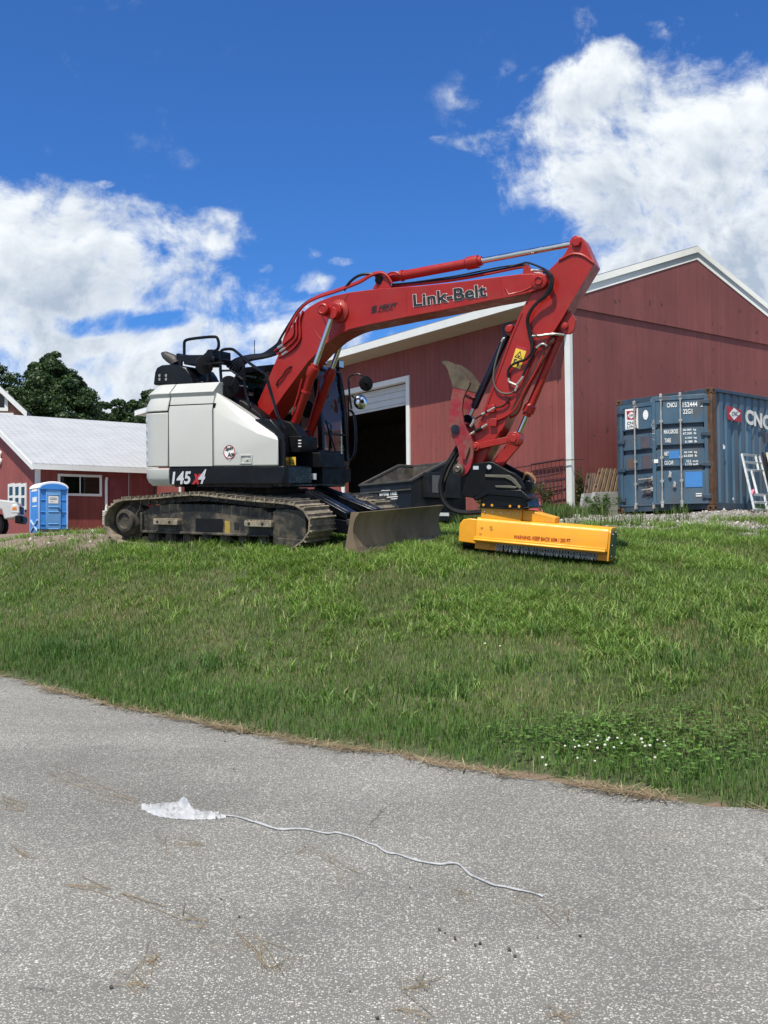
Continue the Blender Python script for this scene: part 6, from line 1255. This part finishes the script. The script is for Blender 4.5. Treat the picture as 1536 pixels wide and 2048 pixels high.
m = MB(CF); m.bar(np.array(lean(1500, 930)) + (.9, .04, .1), np.array(lean(1518, 1010)) + (.9, .05, 0), .9, .03, up=(0, 1, .2)); o = build(m, 'dark_panel', BLACKM, at=tuple(CF.w(1.5, -.5, .1))); tag(o, 'black flat panel leaning on the container behind the aluminium frame', 'panel')
# ---------------------------------------------------------------- pallets and panels between barn and container
PAL = paint('pallet_wood', (.19, .135, .085), .85, var=.3, scale=5, stretch=(2, 2, .4)); PALD = paint('dark_pallet_wood', (.12, .085, .06), .85, var=.3)
def pallet(pxs, y, name, label, mat, n=6):
    """slatted pallet leaning on the barn: pxs = top-left, top-right, bottom-right, bottom-left pixels"""
    tl, tr, br, bl = (np.array(BF.P(*q, yy)) for q, yy in zip(pxs, (y + .10, y + .10, y - .15, y - .15))); m = MB(BF)
    for k in range(n):
        s = (k + .5) / n; m.bar(bl * (1 - s) + br * s, tl * (1 - s) + tr * s, np.linalg.norm(tr - tl) / n * .62, .02, up=(0, 1, 0))
    for t in (.04, .5, .96):
        for dy, th_ in ((.055, .09),): m.bar((bl * (1 - t) + tl * t) + (0, dy, 0), (br * (1 - t) + tr * t) + (0, dy, 0), .04, th_, up=(0, 0, 1))
    for k in range(n):
        s = (k + .5) / n; m.bar(bl * (1 - s) + br * s + (0, .11, 0), tl * (1 - s) + tr * s + (0, .11, 0), np.linalg.norm(tr - tl) / n * .5, .02, up=(0, 1, 0))
    o = build(m, name, mat, at=tuple(BF.w(*((bl + br) / 2)))); return tag(o, label, 'pallet', 'pallets leaning by the barn corner')
pallet(((1203, 938), (1252, 940), (1240, 1000), (1186, 998)), -.42, 'wooden_pallet', 'light slatted wooden pallet leaning between the barn and the container', PAL)
pallet(((1180, 947), (1193, 947), (1187, 995), (1172, 994)), -.30, 'wooden_pallet', 'dark narrow pallet seen edge on, left of the lighter pallet', PALD, 3)
GREYP = paint('grey_weathered_boards', (.26, .26, .25), .75, var=.15, stretch=(.4, .4, 5), dirt=(.14, .12, .10), damt=.4)
def boards(pxs, y, name, label, thick, n):
    tl, tr, br, bl = (np.array(BF.P(*q, yy)) for q, yy in zip(pxs, (y, y, y - .12, y - .12))); m = MB(BF)
    for k in range(n):
        a, b = k / n + .004, (k + 1) / n - .004; L0, L1, R0, R1 = bl * (1 - a) + tl * a, bl * (1 - b) + tl * b, br * (1 - a) + tr * a, br * (1 - b) + tr * b; d = np.array((0, thick, 0)); m._add([L0, R0, R1, L1, L0 + d, R0 + d, R1 + d, L1 + d], [(0, 1, 2, 3), (7, 6, 5, 4), (0, 4, 5, 1), (1, 5, 6, 2), (2, 6, 7, 3), (3, 7, 4, 0)])
    o = build(m, name, GREYP, at=tuple(BF.w(*((bl + br) / 2))), bevel=.006); return tag(o, label, 'board stack', 'grey board panels at the barn corner')
boards(((1190, 984), (1241, 983), (1241, 1036), (1181, 1036)), -.75, 'board_panel', 'large grey board panel leaning under the pallet beside the container', .10, 4)
boards(((1168, 987), (1187, 986), (1180, 1030), (1160, 1034)), -.62, 'board_panel', 'small narrow grey panel left of the large board panel in the weeds', .08, 3)
# ---------------------------------------------------------------- wire panel on the barn wall
m = MB(BF)
def WXp(px, py, x): r = ray(px, py); t = ((BF.o - EP) @ BF.u + x) / (r @ BF.u); d = EP + r * t - BF.o; return np.array((x, float(d @ BF.l), float(d @ BF.n)))
tl, tr, br, bl = WXp(1063, 929, -.10), WXp(1128, 918.5, -.10), WXp(1124, 1012, -.38), WXp(1057, 1026, -.38)
lerp = lambda a, b, t: a * (1 - t) + b * t
for k in range(9): t = k / 8; m.tube([lerp(tl, tr, t), lerp(bl, br, t)], .011, 6)
for k in range(8): t = k / 7; m.tube([lerp(tl, bl, t), lerp(lerp(tl, bl, t), lerp(tr, br, t), .5) + (0, 0, .015 * math.sin(k * 2)), lerp(tr, br, t)], .016 if k else .026, 6, smooth=3)
m.tube([lerp(tr, br, .02), lerp(tr, br, .02) + (0.02, -.62, -.02)], .012, 6); m.tube([lerp(tl, bl, .02), lerp(tl, bl, .02) + (0, 1.5, -.05)], .014, 6)
o = build(m, 'wire_panel', paint('dark_rusty_wire', (.045, .012, .014), .7), at=tuple(BF.w(*bl))); tag(o, 'dark red wire mesh panel leaning on the barn wall left of the corner', 'wire panel')
# ---------------------------------------------------------------- pink tub behind the mower
pk = at_depth(1066, 1030, 18.6); pz = gz(pk[0], pk[1]); m = MB(Fr((pk[0], pk[1], pz), 0))
ht = EYE + (1088 - 1004) / 2000 * 18.6 - pz; m.lathe([(0, ht), (.135, ht - .004), (.15, ht - .03), (.15, ht - .08), (.135, ht - .085), (.125, 0), (0, 0)], (0, 0, 0), (0, 0, 1), 26); m.tube([(-.14, 0, ht - .1), (-.16, -.05, ht - .2), (0, -.16, ht - .26), (.16, -.05, ht - .2), (.14, 0, ht - .1)], .006, 6, smooth=4)
o = build(m, 'bucket', paint('faded_pink_plastic', (.62, .10, .12), .5), bevel=0); tag(o, 'faded pink plastic bucket standing behind the yellow mower', 'bucket')
# ---------------------------------------------------------------- dumpster
DF = Fr((.52, 19.3, gz(.6, 19.4) - .02), R(36)); DBLK = paint('dumpster_dark_steel', (.009, .011, .015), .5, var=.3, scale=2, dirt=(.05, .045, .04), damt=.35, dscale=3, spec=.25); DEDGE = paint('dumpster_worn_edge', (.055, .05, .043), .6, var=.3); DIN = paint('dumpster_inside', (.10, .09, .075), .8, var=.5, scale=6, dirt=(.05, .035, .025), damt=.8)
dm = thing('dumpster', DF.M, 'black open top dumpster with white tree lettering in front of the barn door', 'dumpster')
zt0 = DF.P(822, 961, 0)[2]; Wd_, Dp_ = 1.72, 1.40
xk = 1.0; zt1 = DF.P(897, 919, 0)[2]
def dprof(o): return [(o, 0.10), (Dp_ - o, .10), (Dp_ - o, zt1), (xk, zt1), (o, zt0)]
m = MB(DF); t_ = .03
m.prism(dprof(0), 0, t_); m.prism(dprof(0), Wd_ - t_, Wd_); m.box(0, t_, t_, Wd_ - t_, .10, zt0 - .02); m.box(Dp_ - t_, Dp_, t_, Wd_ - t_, .10, zt1 - .01); m.box(t_, Dp_ - t_, t_, Wd_ - t_, .10, .14); body = build(m, 'bin_body', DBLK, dm, bevel=.006)
m = MB(DF); m.prism([(t_ + .003, .15), (Dp_ - t_ - .003, .15), (Dp_ - t_ - .003, zt1 - .03), (xk, zt1 - .03), (t_ + .003, zt0 - .03)], Wd_ - t_ - .008, Wd_ - t_ - .003); m.box(Dp_ - t_ - .008, Dp_ - t_ - .004, t_ + .01, Wd_ - t_ - .01, .15, zt1 - .02); build(m, 'liner', DIN, dm, smooth=0)
m = MB(DF)
for y in (t_ / 2, Wd_ - t_ / 2): m.bar((0, y, zt0), (xk, y, zt1), .06, .05); m.bar((xk, y, zt1), (Dp_, y, zt1), .06, .05)
m.box(-.03, .03, -.02, Wd_ + .02, zt0 - .025, zt0 + .02); m.box(-.028, 0, -.01, Wd_ + .01, zt0 - .19, zt0 - .16); m.box(Dp_ - .04, Dp_ + .02, 0, Wd_, zt1 - .03, zt1 + .02); build(m, 'rim', DEDGE, dm, bevel=.008)
x0, z0 = DF.P(859, 995, -.12)[0], DF.P(880, 996, -.12)[2]; x1, z1 = DF.P(890, 945, -.12)[0], DF.P(880, 945, -.12)[2]
m = MB(DF); m.box(.30, 1.15, -.14, -.001, z0, z1); pk_ = build(m, 'fork_pocket', DBLK, dm, bevel=.01)
m = MB(DF); m.box(.42, .68, -.145, -.1405, z0 + .1, z1 - .06); build(m, 'pocket_plate', paint('grey_plate', (.09, .09, .09), .5), pk_, smooth=0)
m = MB(DF); m.box(.05, 1.38, -.12, -.002, .12, .30); m.box(.15, 1.3, .2, Wd_ - .2, .0, .10); build(m, 'base_rail', DBLK, dm, bevel=.01)
m = MB(DF); xl = DF.P(865, 1014, -.12)[0]; m.box(.55, .85, -.126, -.1205, .22, .285); build(m, 'sticker', PWHT, dm, smooth=0)
def DL(px, py): r = ray(px, py); t = ((DF.o - EP) @ DF.u - .0) / (r @ DF.u); d = EP + r * t - DF.o; return np.array((-.006, float(d @ DF.l), float(d @ DF.n)))
m = MB(DF); a, b, c_ = DL(766, 992), DL(794.5, 990), DL(766, 983.5); letter(m, 'PINE TREE', a, b - a, c_ - a, bold=.05, lift=.002); a, b, c_ = DL(768, 996), DL(796, 994), DL(768, 994); letter(m, 'WASTE', a, b - a, c_ - a, bold=.12) if False else m._add([a, b, b + (c_ - a), c_], [(0, 1, 2, 3)])
a, b, c_ = DL(781, 999), DL(795, 998), DL(781, 997.2); m._add([a, b, b + (c_ - a), c_], [(0, 1, 2, 3)]); q = [DL(768 - 8 * math.sin(t) * .9, 988.5 - 7.5 * math.cos(t)) for t in np.linspace(-.2, 3.0, 10)]; m.tube([p + (-.004, 0, 0) for p in q], .009, 6); a, b = DL(769, 981.5), DL(780, 980.5); m.bar(a, b, .012, .014); m.tube([DL(764, 985), DL(764, 993)], .008, 6); m.tube([DL(761.5, 990), DL(764, 986), DL(766.3, 990)], .006, 6); build(m, 'lettering', PWHT, dm, smooth=0)
# ---------------------------------------------------------------- portable toilet
TX, TD = (77 - 768) / 2000 * 38.6, 38.6; TF = Fr((TX, TD, 2.06), R(35)); TB = paint('toilet_blue', (.045, .26, .72), .42, var=.08); TBL = paint('toilet_door_blue', (.13, .34, .66), .42, var=.06); TWR = paint('toilet_white_roof', (.80, .82, .84), .5, var=.03)
wc = thing('portable_toilet', TF.M, 'blue portable toilet with white curved roof by the low red building', 'toilet')
TW_, TDp, TH = 1.12, 1.18, 1.86
m = MB(TF); m.box(0, TW_, 0, TDp, .10, TH); wb_ = build(m, 'cabin', TB, wc, bevel=.03)
m = MB(TF); arc = [(-.03, TH - .02)] + [(TW_ / 2 + (TW_ / 2 + .03) * -math.cos(t), TH + .26 * math.sin(t)) for t in np.linspace(.05, math.pi - .05, 14)] + [(TW_ + .03, TH - .02)]; m.prism(arc, -.05, TDp + .04); build(m, 'roof', TWR, wc, bevel=.025)
m = MB(TF); inn = [(.03, TH - .05)] + [(TW_ / 2 - (TW_ / 2 - .04) * math.cos(t), TH - .02 + .19 * math.sin(t)) for t in np.linspace(.05, math.pi - .05, 14)] + [(TW_ - .03, TH - .05)]; m.prism(inn, -.062, -.02); build(m, 'roof_front', TB, wc)
PBE = paint('pale_blue_edge', (.34, .52, .80), .5)
for q_ in ((-.012, .05, -.02, .04), (TW_ - .05, TW_ + .012, -.02, .04), (-.015, .04, TDp - .05, TDp + .015)): m = MB(TF); m.box(*q_, .06, TH); build(m, 'corner_strip', PBE, wc, bevel=.01)
m = MB(TF); dp_ = [(.27, .13), (.85, .13), (.85, TH - .12), (.78, TH - .01), (.56, TH + .05), (.34, TH - .01), (.27, TH - .12)]; m.prism(dp_, -.035, .0); dd = build(m, 'door', TBL, wc, bevel=.015)
m = MB(TF)
for z in (.26, .46, .93, 1.12, 1.60): m.prism([(-.036, z - .035), (-.058, z), (-.036, z + .035)], .36, .76, 'x')
m.box(.30, .82, -.05, -.03, .16, .22); build(m, 'door_rib', TBL, dd, bevel=.006)
m = MB(TF); m.box(.36, .74, -.046, -.036, 1.26, 1.55); ss = build(m, 'door_sign', PWHT, dd, smooth=0)
m = MB(TF); m.box(.42, .68, -.0485, -.0465, 1.46, 1.48); m.box(.42, .68, -.0485, -.0465, 1.405, 1.43); m.box(.42, .435, -.0485, -.0465, 1.43, 1.46); m.box(.43, .55, -.0485, -.0465, 1.33, 1.342); build(m, 'sign_print', paint('sign_grey', (.16, .18, .17), .6), ss, smooth=0)
m = MB(TF); m.box(.76, .88, -.075, -.036, .98, 1.06); m.box(.70, .80, -.06, -.037, 1.04, 1.09); build(m, 'handle', paint('handle_blue', (.02, .10, .30), .4), dd, bevel=.01)
m = MB(TF)
for z in (.45, .93, 1.40, 1.74):
    for x0, x1 in ((.07, .24), (.88, 1.05)): m.prism([(-.002, z - .06), (-.03, z), (-.002, z + .02)], x0, x1, 'x')
build(m, 'front_rib', TB, wc, bevel=.004)
m = MB(TF); m.box(-.008, -.002, .2, .95, 1.74, 1.84); m.box(-.008, -.002, .25, .85, 1.32, 1.52); m.box(-.008, -.002, .25, .85, 1.14, 1.19); build(m, 'side_sticker', PWHT, wc, smooth=0)
m = MB(TF); m.bar((-.02, .1, .62), (-.02, 1.05, .16), .05, .06); m.bar((-.02, .1, .16), (-.02, 1.05, .62), .05, .06); build(m, 'side_brace', MATS['pale_blue_edge'], wc)
m = MB(TF)
for x in (.02, .42, .95): m.box(x, x + .16, -.04, TDp + .03, .0, .10)
m.box(0, TW_, 0, TDp, .06, .1); build(m, 'skid', paint('toilet_skid', (.05, .12, .22), .6), wc)
# ---------------------------------------------------------------- pickup truck at the left edge
KF = Fr((-13.45, 36.9, 2.0), R(14)); KF.set(KF.o, KF.u, KF.n); KF.n = KF.n * 1.17; KF.M = Matrix([[KF.u[i], KF.l[i], KF.n[i], KF.o[i]] for i in range(3)] + [[0, 0, 0, 1]]); TWHT = paint('truck_silver', (.55, .56, .55), .3, var=.04, coat=.4)
tr_ = thing('pickup_truck', KF.M, 'silver pickup truck with black bumper, its front just inside the left edge', 'truck')
m = MB(KF)   # x forward; nose at x = 0; right side on y = 0
body = [(-.06, .62), (-.02, .80), (-.06, 1.02), (-.16, 1.13), (-1.25, 1.24), (-1.75, 1.78), (-3.05, 1.82), (-3.35, 1.28), (-5.2, 1.26), (-5.25, .62), (-4.55, .52), (-4.45, .85), (-4.05, .98), (-3.65, .85), (-3.55, .48), (-1.42, .48), (-1.34, .86), (-.98, .99), (-.62, .86), (-.54, .56)]
m.prism(body, 0, 1.85); tb = build(m, 'body', TWHT, tr_, bevel=.05, seg=3)
m = MB(KF); m.prism([(-1.36, 1.27), (-1.80, 1.72), (-2.95, 1.76), (-3.15, 1.30)], -.006, 1.856); m.prism([(-1.27, 1.25), (-1.74, 1.75), (-1.76, 1.72), (-1.32, 1.23)], .12, 1.73); build(m, 'window', paint('truck_glass', (.015, .018, .02), .08, coat=.5), tr_)
m = MB(KF); m.box(-.16, .06, -.03, 1.88, .44, .68); m.prism([(.06, .46), (.10, .5), (.10, .64), (.06, .66)], .1, 1.75); build(m, 'bumper', BLACKM, tr_, bevel=.03)
m = MB(KF); m.box(-.05, .0, .4, 1.45, .74, .98); build(m, 'grille', BLACKM, tr_, bevel=.02)
for y0, y1 in ((-.015, .30), (1.55, 1.865)):
    m = MB(KF); m.prism([(-.30, .76), (-.01, .76), (-.03, .99), (-.10, 1.04), (-.28, 1.02)], y0, y1); hl = build(m, 'headlight', LAMP, tr_, bevel=.02)
    m = MB(KF); m.box(-.26, -.10, y0 - .006, y0 + .03, .84, .95); build(m, 'indicator', paint('amber_lens', (.70, .22, .03), .3) if 'amber_lens' not in MATS else MATS['amber_lens'], hl, bevel=.01)
def wheel(x, y, s):
    m = MB(KF); m.lathe([(.24, 0), (.36, .01), (.395, .05), (.395, .2), (.36, .25), (.24, .25)], (x, y, .385), (0, s, 0), 30)
    for k in range(30): a = k * .2094; d = np.array((math.cos(a), 0, math.sin(a))); m.obox(np.array((x, y + s * .12, .385)) + d * .395, d * .014, (0, .10, 0), np.cross(d, (0, 1, 0)) * .016)
    w_ = build(m, 'wheel', HOSE, tr_); m = MB(KF); m.lathe([(.24, .02), (.20, .05), (.19, .09), (.08, .07), (.07, .03), (0, .03)], (x, y - s * .0, .385), (0, s, 0), 26); build(m, 'rim', paint('alloy_rim', (.30, .30, .29), .4, metal=.6) if 'alloy_rim' not in MATS else MATS['alloy_rim'], w_)
for x in (-.98, -4.05): wheel(x, .02, 1); wheel(x, 1.83, -1)
# dark timbers stacked at the foot of the gable wall
m = MB(KF); rgt = np.random.default_rng(2)
for k in range(7): x = .35 + rgt.uniform(0, .5); y = 1.2 + rgt.uniform(-.3, .5); m.bar((x, y, .05 + .09 * (k % 3)), (x + rgt.uniform(.6, 1.3), y + rgt.uniform(-.2, .3), .05 + .09 * (k % 3)), .12, .08)
o = build(m, 'timber_pile', paint('dark_timber', (.035, .03, .028), .8, var=.4), at=tuple(KF.w(.8, 1.2, 0))); tag(o, 'low pile of dark timbers between the pickup and the blue toilet', 'timber pile')
# ---------------------------------------------------------------- litter on the road
def rp(px, py, h=.004): q = on_road(px, py); return np.array((q[0], q[1], RS * q[1] + h))
rgl = np.random.default_rng(21)
rag = thing('white_rag', Matrix.Translation(Vector(rp(390, 1632))), 'crumpled white plastic rag with a long white string trailing over the road', 'rag')
m = MB(); rows = []
outl = [(283, 1616, 1619), (300, 1612, 1628), (318, 1609, 1634), (336, 1607, 1637), (350, 1606, 1639), (366, 1606, 1640), (382, 1616, 1641), (398, 1624, 1640), (418, 1628, 1640), (438, 1630, 1639), (452, 1632, 1637)]
NI, NK = 60, 16; oi = np.array(outl, float)
for i in range(NI):
    s_ = i / (NI - 1) * 10; px = np.interp(s_, range(11), oi[:, 0]); ya = np.interp(s_, range(11), oi[:, 1]) + rgl.normal(0, .5); yb = np.interp(s_, range(11), oi[:, 2]) + rgl.normal(0, .7); r_ = []
    for k in range(NK):
        t = k / (NK - 1); q = np.array([[s_ * .9 + t * .8, t * 2.2 - s_ * .25]]); rid = 1 - abs(2 * vnoise(q, 1.6, 61)[0] - 1); rid2 = 1 - abs(2 * vnoise(q, 4.5, 62)[0] - 1)
        hgt = .004 + (math.sin(math.pi * t) ** .6) * (.020 * rid ** 2 + .010 * rid2 ** 2) * (1.0 if s_ < 9 else .5) + .055 * math.exp(-((s_ - 4.9 - t * 1.6) / .42) ** 2) * max(0, 1 - abs(t - .28) / .5)
        r_.append(rp(px, ya + (yb - ya) * t, hgt))
    rows.append(r_)
m.grid(rows); m.grid([[p - (0, 0, .002) for p in r_] for r_ in rows])
build(m, 'rag', paint('white_plastic', (.42, .43, .435), .5, var=.1, scale=14, dirt=(.10, .09, .08), damt=.85, dscale=20, dth=.60), rag, smooth=60)
st = [(430, 1636), (452, 1633), (475, 1636), (500, 1644), (520, 1650), (545, 1659), (565, 1661.5), (590, 1661), (615, 1662), (640, 1668), (658, 1669), (672, 1667), (690, 1671), (715, 1680), (735, 1688), (752, 1694), (765, 1703), (776, 1709), (795, 1712), (815, 1717), (835, 1725), (855, 1729), (880, 1731), (900, 1729), (915, 1731), (926, 1739), (940, 1752), (955, 1759), (972, 1768), (990, 1774), (1010, 1776), (1030, 1782), (1055, 1787), (1075, 1793), (1088, 1797)]
st = [(a + rgl.normal(0, 1.2), b + rgl.normal(0, .7)) for a, b in st]; m = MB(); m.tube([rp(a, b, .006 + .003 * rgl.uniform()) for a, b in st], list(np.clip(rgl.normal(.0048, .0013, 60), .0028, .0085)), 7, smooth=4); build(m, 'string', MATS['white_plastic'], rag)
STRAW = paint('straw', (.23, .175, .105), .8, var=.4)
straws = [([(146, 1772), (180, 1776), (215, 1775)], 5, 'dry straw wisp below the left part of the rag'), ([(240, 1788), (290, 1803), (333, 1815)], 3, 'long straight straw stalk on the left of the road'), ([(480, 1872), (520, 1910), (545, 1945), (585, 1920)], 7, 'bent straw tangle low in the middle of the road'), ([(300, 1905), (310, 1920), (290, 1935)], 8, 'small tight straw tuft in the lower left of the road'), ([(600, 1690), (650, 1720), (700, 1750)], 4, 'thin straight straw stalk under the middle of the string'),
          ([(1030, 1795), (1090, 1815), (1140, 1838)], 4, 'long dark straw stalk just past the end of the string'), ([(360, 1838), (410, 1845)], 4, 'short flat straw wisp left of centre'), ([(820, 1980), (850, 1978)], 6, 'small straw scrap in the lower middle of the road'), ([(800, 2020), (860, 2040)], 4, 'straw stalk at the bottom edge of the road'), ([(340, 1690), (400, 1690)], 5, 'straw wisp lying just below the white rag'), ([(255, 1965), (290, 1975)], 5, 'straw scrap near the lower left corner'),
          ([(30, 1700), (60, 1720)], 4, 'straw wisp at the far left below the rag'), ([(100, 1552), (180, 1585), (270, 1605)], 4, 'thin straw line leading up to the rag from the left'), ([(1100, 2030), (1150, 2040)], 5, 'straw scrap at the bottom right of centre'), ([(920, 1790), (945, 1792)], 4, 'tiny straw scrap under the end of the string'), ([(0, 1600), (45, 1618)], 4, 'short straw stalk at the left picture edge')]
for pts, n, lab_ in straws:
    m = MB()
    for k in range(n * 2):
        jit = rgl.normal(0, 5 if len(pts) < 4 else 7, 2); sub = pts if k < 2 else [np.array(pts[rgl.integers(0, len(pts))]) + rgl.normal(0, 10, 2), np.array(pts[rgl.integers(0, len(pts))]) + rgl.normal(0, 16, 2)]
        m.tube([rp(p[0] + jit[0], p[1] + jit[1] * .5, .004 + .008 * rgl.uniform()) for p in sub], .0007 + .0007 * rgl.uniform(), 5, smooth=3)
    o = build(m, 'straw_wisp', STRAW, at=tuple(rp(*pts[0]))); tag(o, lab_, 'straw', 'straw wisps on the road')
m = MB()
for (px, py, s) in [(878, 1862, .012), (890, 1868, .008), (910, 1880, .014), (950, 1893, .012), (960, 1890, .013), (1018, 1903, .016), (1030, 1915, .012), (1075, 1877, .008), (1160, 1874, .012), (222, 1978, .014), (478, 1836, .01), (442, 1800, .008), (650, 1690, .008), (468, 1540, .012), (450, 1484, .012), (120, 1397, .014), (190, 1425, .012), (755, 2040, .013), (700, 1985, .007), (820, 1776, .007), (845, 1730, .006), (1455, 1690, .008), (1330, 1700, .008)]:
    c_ = rp(px, py, s * .5); s *= .5; nv = len(m.v); m.lathe([(0, -.5 * s), (s * .9, -.3 * s), (s, .1 * s), (s * .5, .6 * s), (0, .7 * s)], c_, (rgl.normal(0, .3), rgl.normal(0, .3), 1), 7); m.v[nv:] = [tuple(np.array(v) + rgl.normal(0, s * .22, 3)) for v in m.v[nv:]]
o = build(m, 'dirt_clods', paint('dark_clod', (.065, .056, .046), .9)); tag(o, kind='stuff')

# ---------------------------------------------------------------- weeds and a vine at the barn corner
def weed(x, y, h, spread, n, label, seed, name='weed_plant', col=((.035, .085, .02), (.09, .17, .04)), wall=None):
    rg = np.random.default_rng(seed); z = gz(x, y); root = thing(name, Matrix.Translation((x, y, z)), label, 'weed', 'weeds at the barn corner'); fr = Fr((x, y, z), 0.0); m = MB(fr); tips = []
    for k in range(7):
        a = rg.uniform(0, 6.28); tip = np.array((math.cos(a) * spread * rg.uniform(.2, 1), math.sin(a) * spread * rg.uniform(.2, 1), h * rg.uniform(.55, 1))); mid = tip * (.4, .4, .6); m.tube([(0, 0, -.05), mid, tip], [.008, .006, .003], 5, smooth=3); tips.append((mid, tip))
    build(m, 'stem', paint('weed_stem', (.07, .09, .03), .8) if 'weed_stem' not in MATS else MATS['weed_stem'], root)
    i = rg.integers(0, 7, n); t = rg.uniform(0, 1, n) ** .8; M_ = np.array([q[0] for q in tips])[i]; T_ = np.array([q[1] for q in tips])[i]; p = np.where(t[:, None] < .5, M_ * (t * 2)[:, None], M_ + (T_ - M_) * (t * 2 - 1)[:, None]) + rg.normal(0, .035, (n, 3))
    d = rg.normal(0, 1, (n, 3)) * (1, 1, .6); d /= np.linalg.norm(d, axis=1)[:, None]; e = np.cross(d, rg.normal(0, 1, (n, 3))); e /= np.linalg.norm(e, axis=1)[:, None]; s = rg.uniform(.025, .06, n)[:, None]
    V = np.stack([p - d * s * .2, p + e * s * .4 + d * s * .5, p + d * s * 1.3, p - e * s * .4 + d * s * .5], 1).reshape(-1, 3); k = rg.uniform(0, 1, n)[:, None]
    o = mesh_np('foliage', V, np.arange(n)[:, None] * 4 + np.array([[0, 1, 2, 3]]), np.zeros((0, 3), int), np.repeat(np.array(col[0]) * (1 - k) + np.array(col[1]) * k, 4, 0), GRASSM); o.parent = root
w0 = BF.w(.14, -.10, 0); weed(w0[0], w0[1], 1.05, .12, 420, 'thin dark vine climbing the white corner board of the barn', 31, 'climbing_vine', ((.03, .05, .02), (.07, .10, .03)))
w0 = BF.w(-.35, .5, 0); weed(w0[0], w0[1], .75, .35, 420, 'brownish bushy weed just left of the white corner board', 32, 'weed_plant', ((.05, .06, .025), (.12, .13, .05)))
w0 = BF.w(.75, -1.2, 0); weed(w0[0], w0[1], .70, .35, 500, 'leafy green weed in front of the small grey panel', 33)
w0 = BF.w(-.1, -1.0, 0); weed(w0[0], w0[1], .45, .45, 500, 'low green weed clump at the foot of the barn corner', 34)
w0 = DF.w(1.6, -.25, 0); weed(w0[0], w0[1], .62, .18, 260, 'tall thin green weed at the right end of the dumpster', 35)
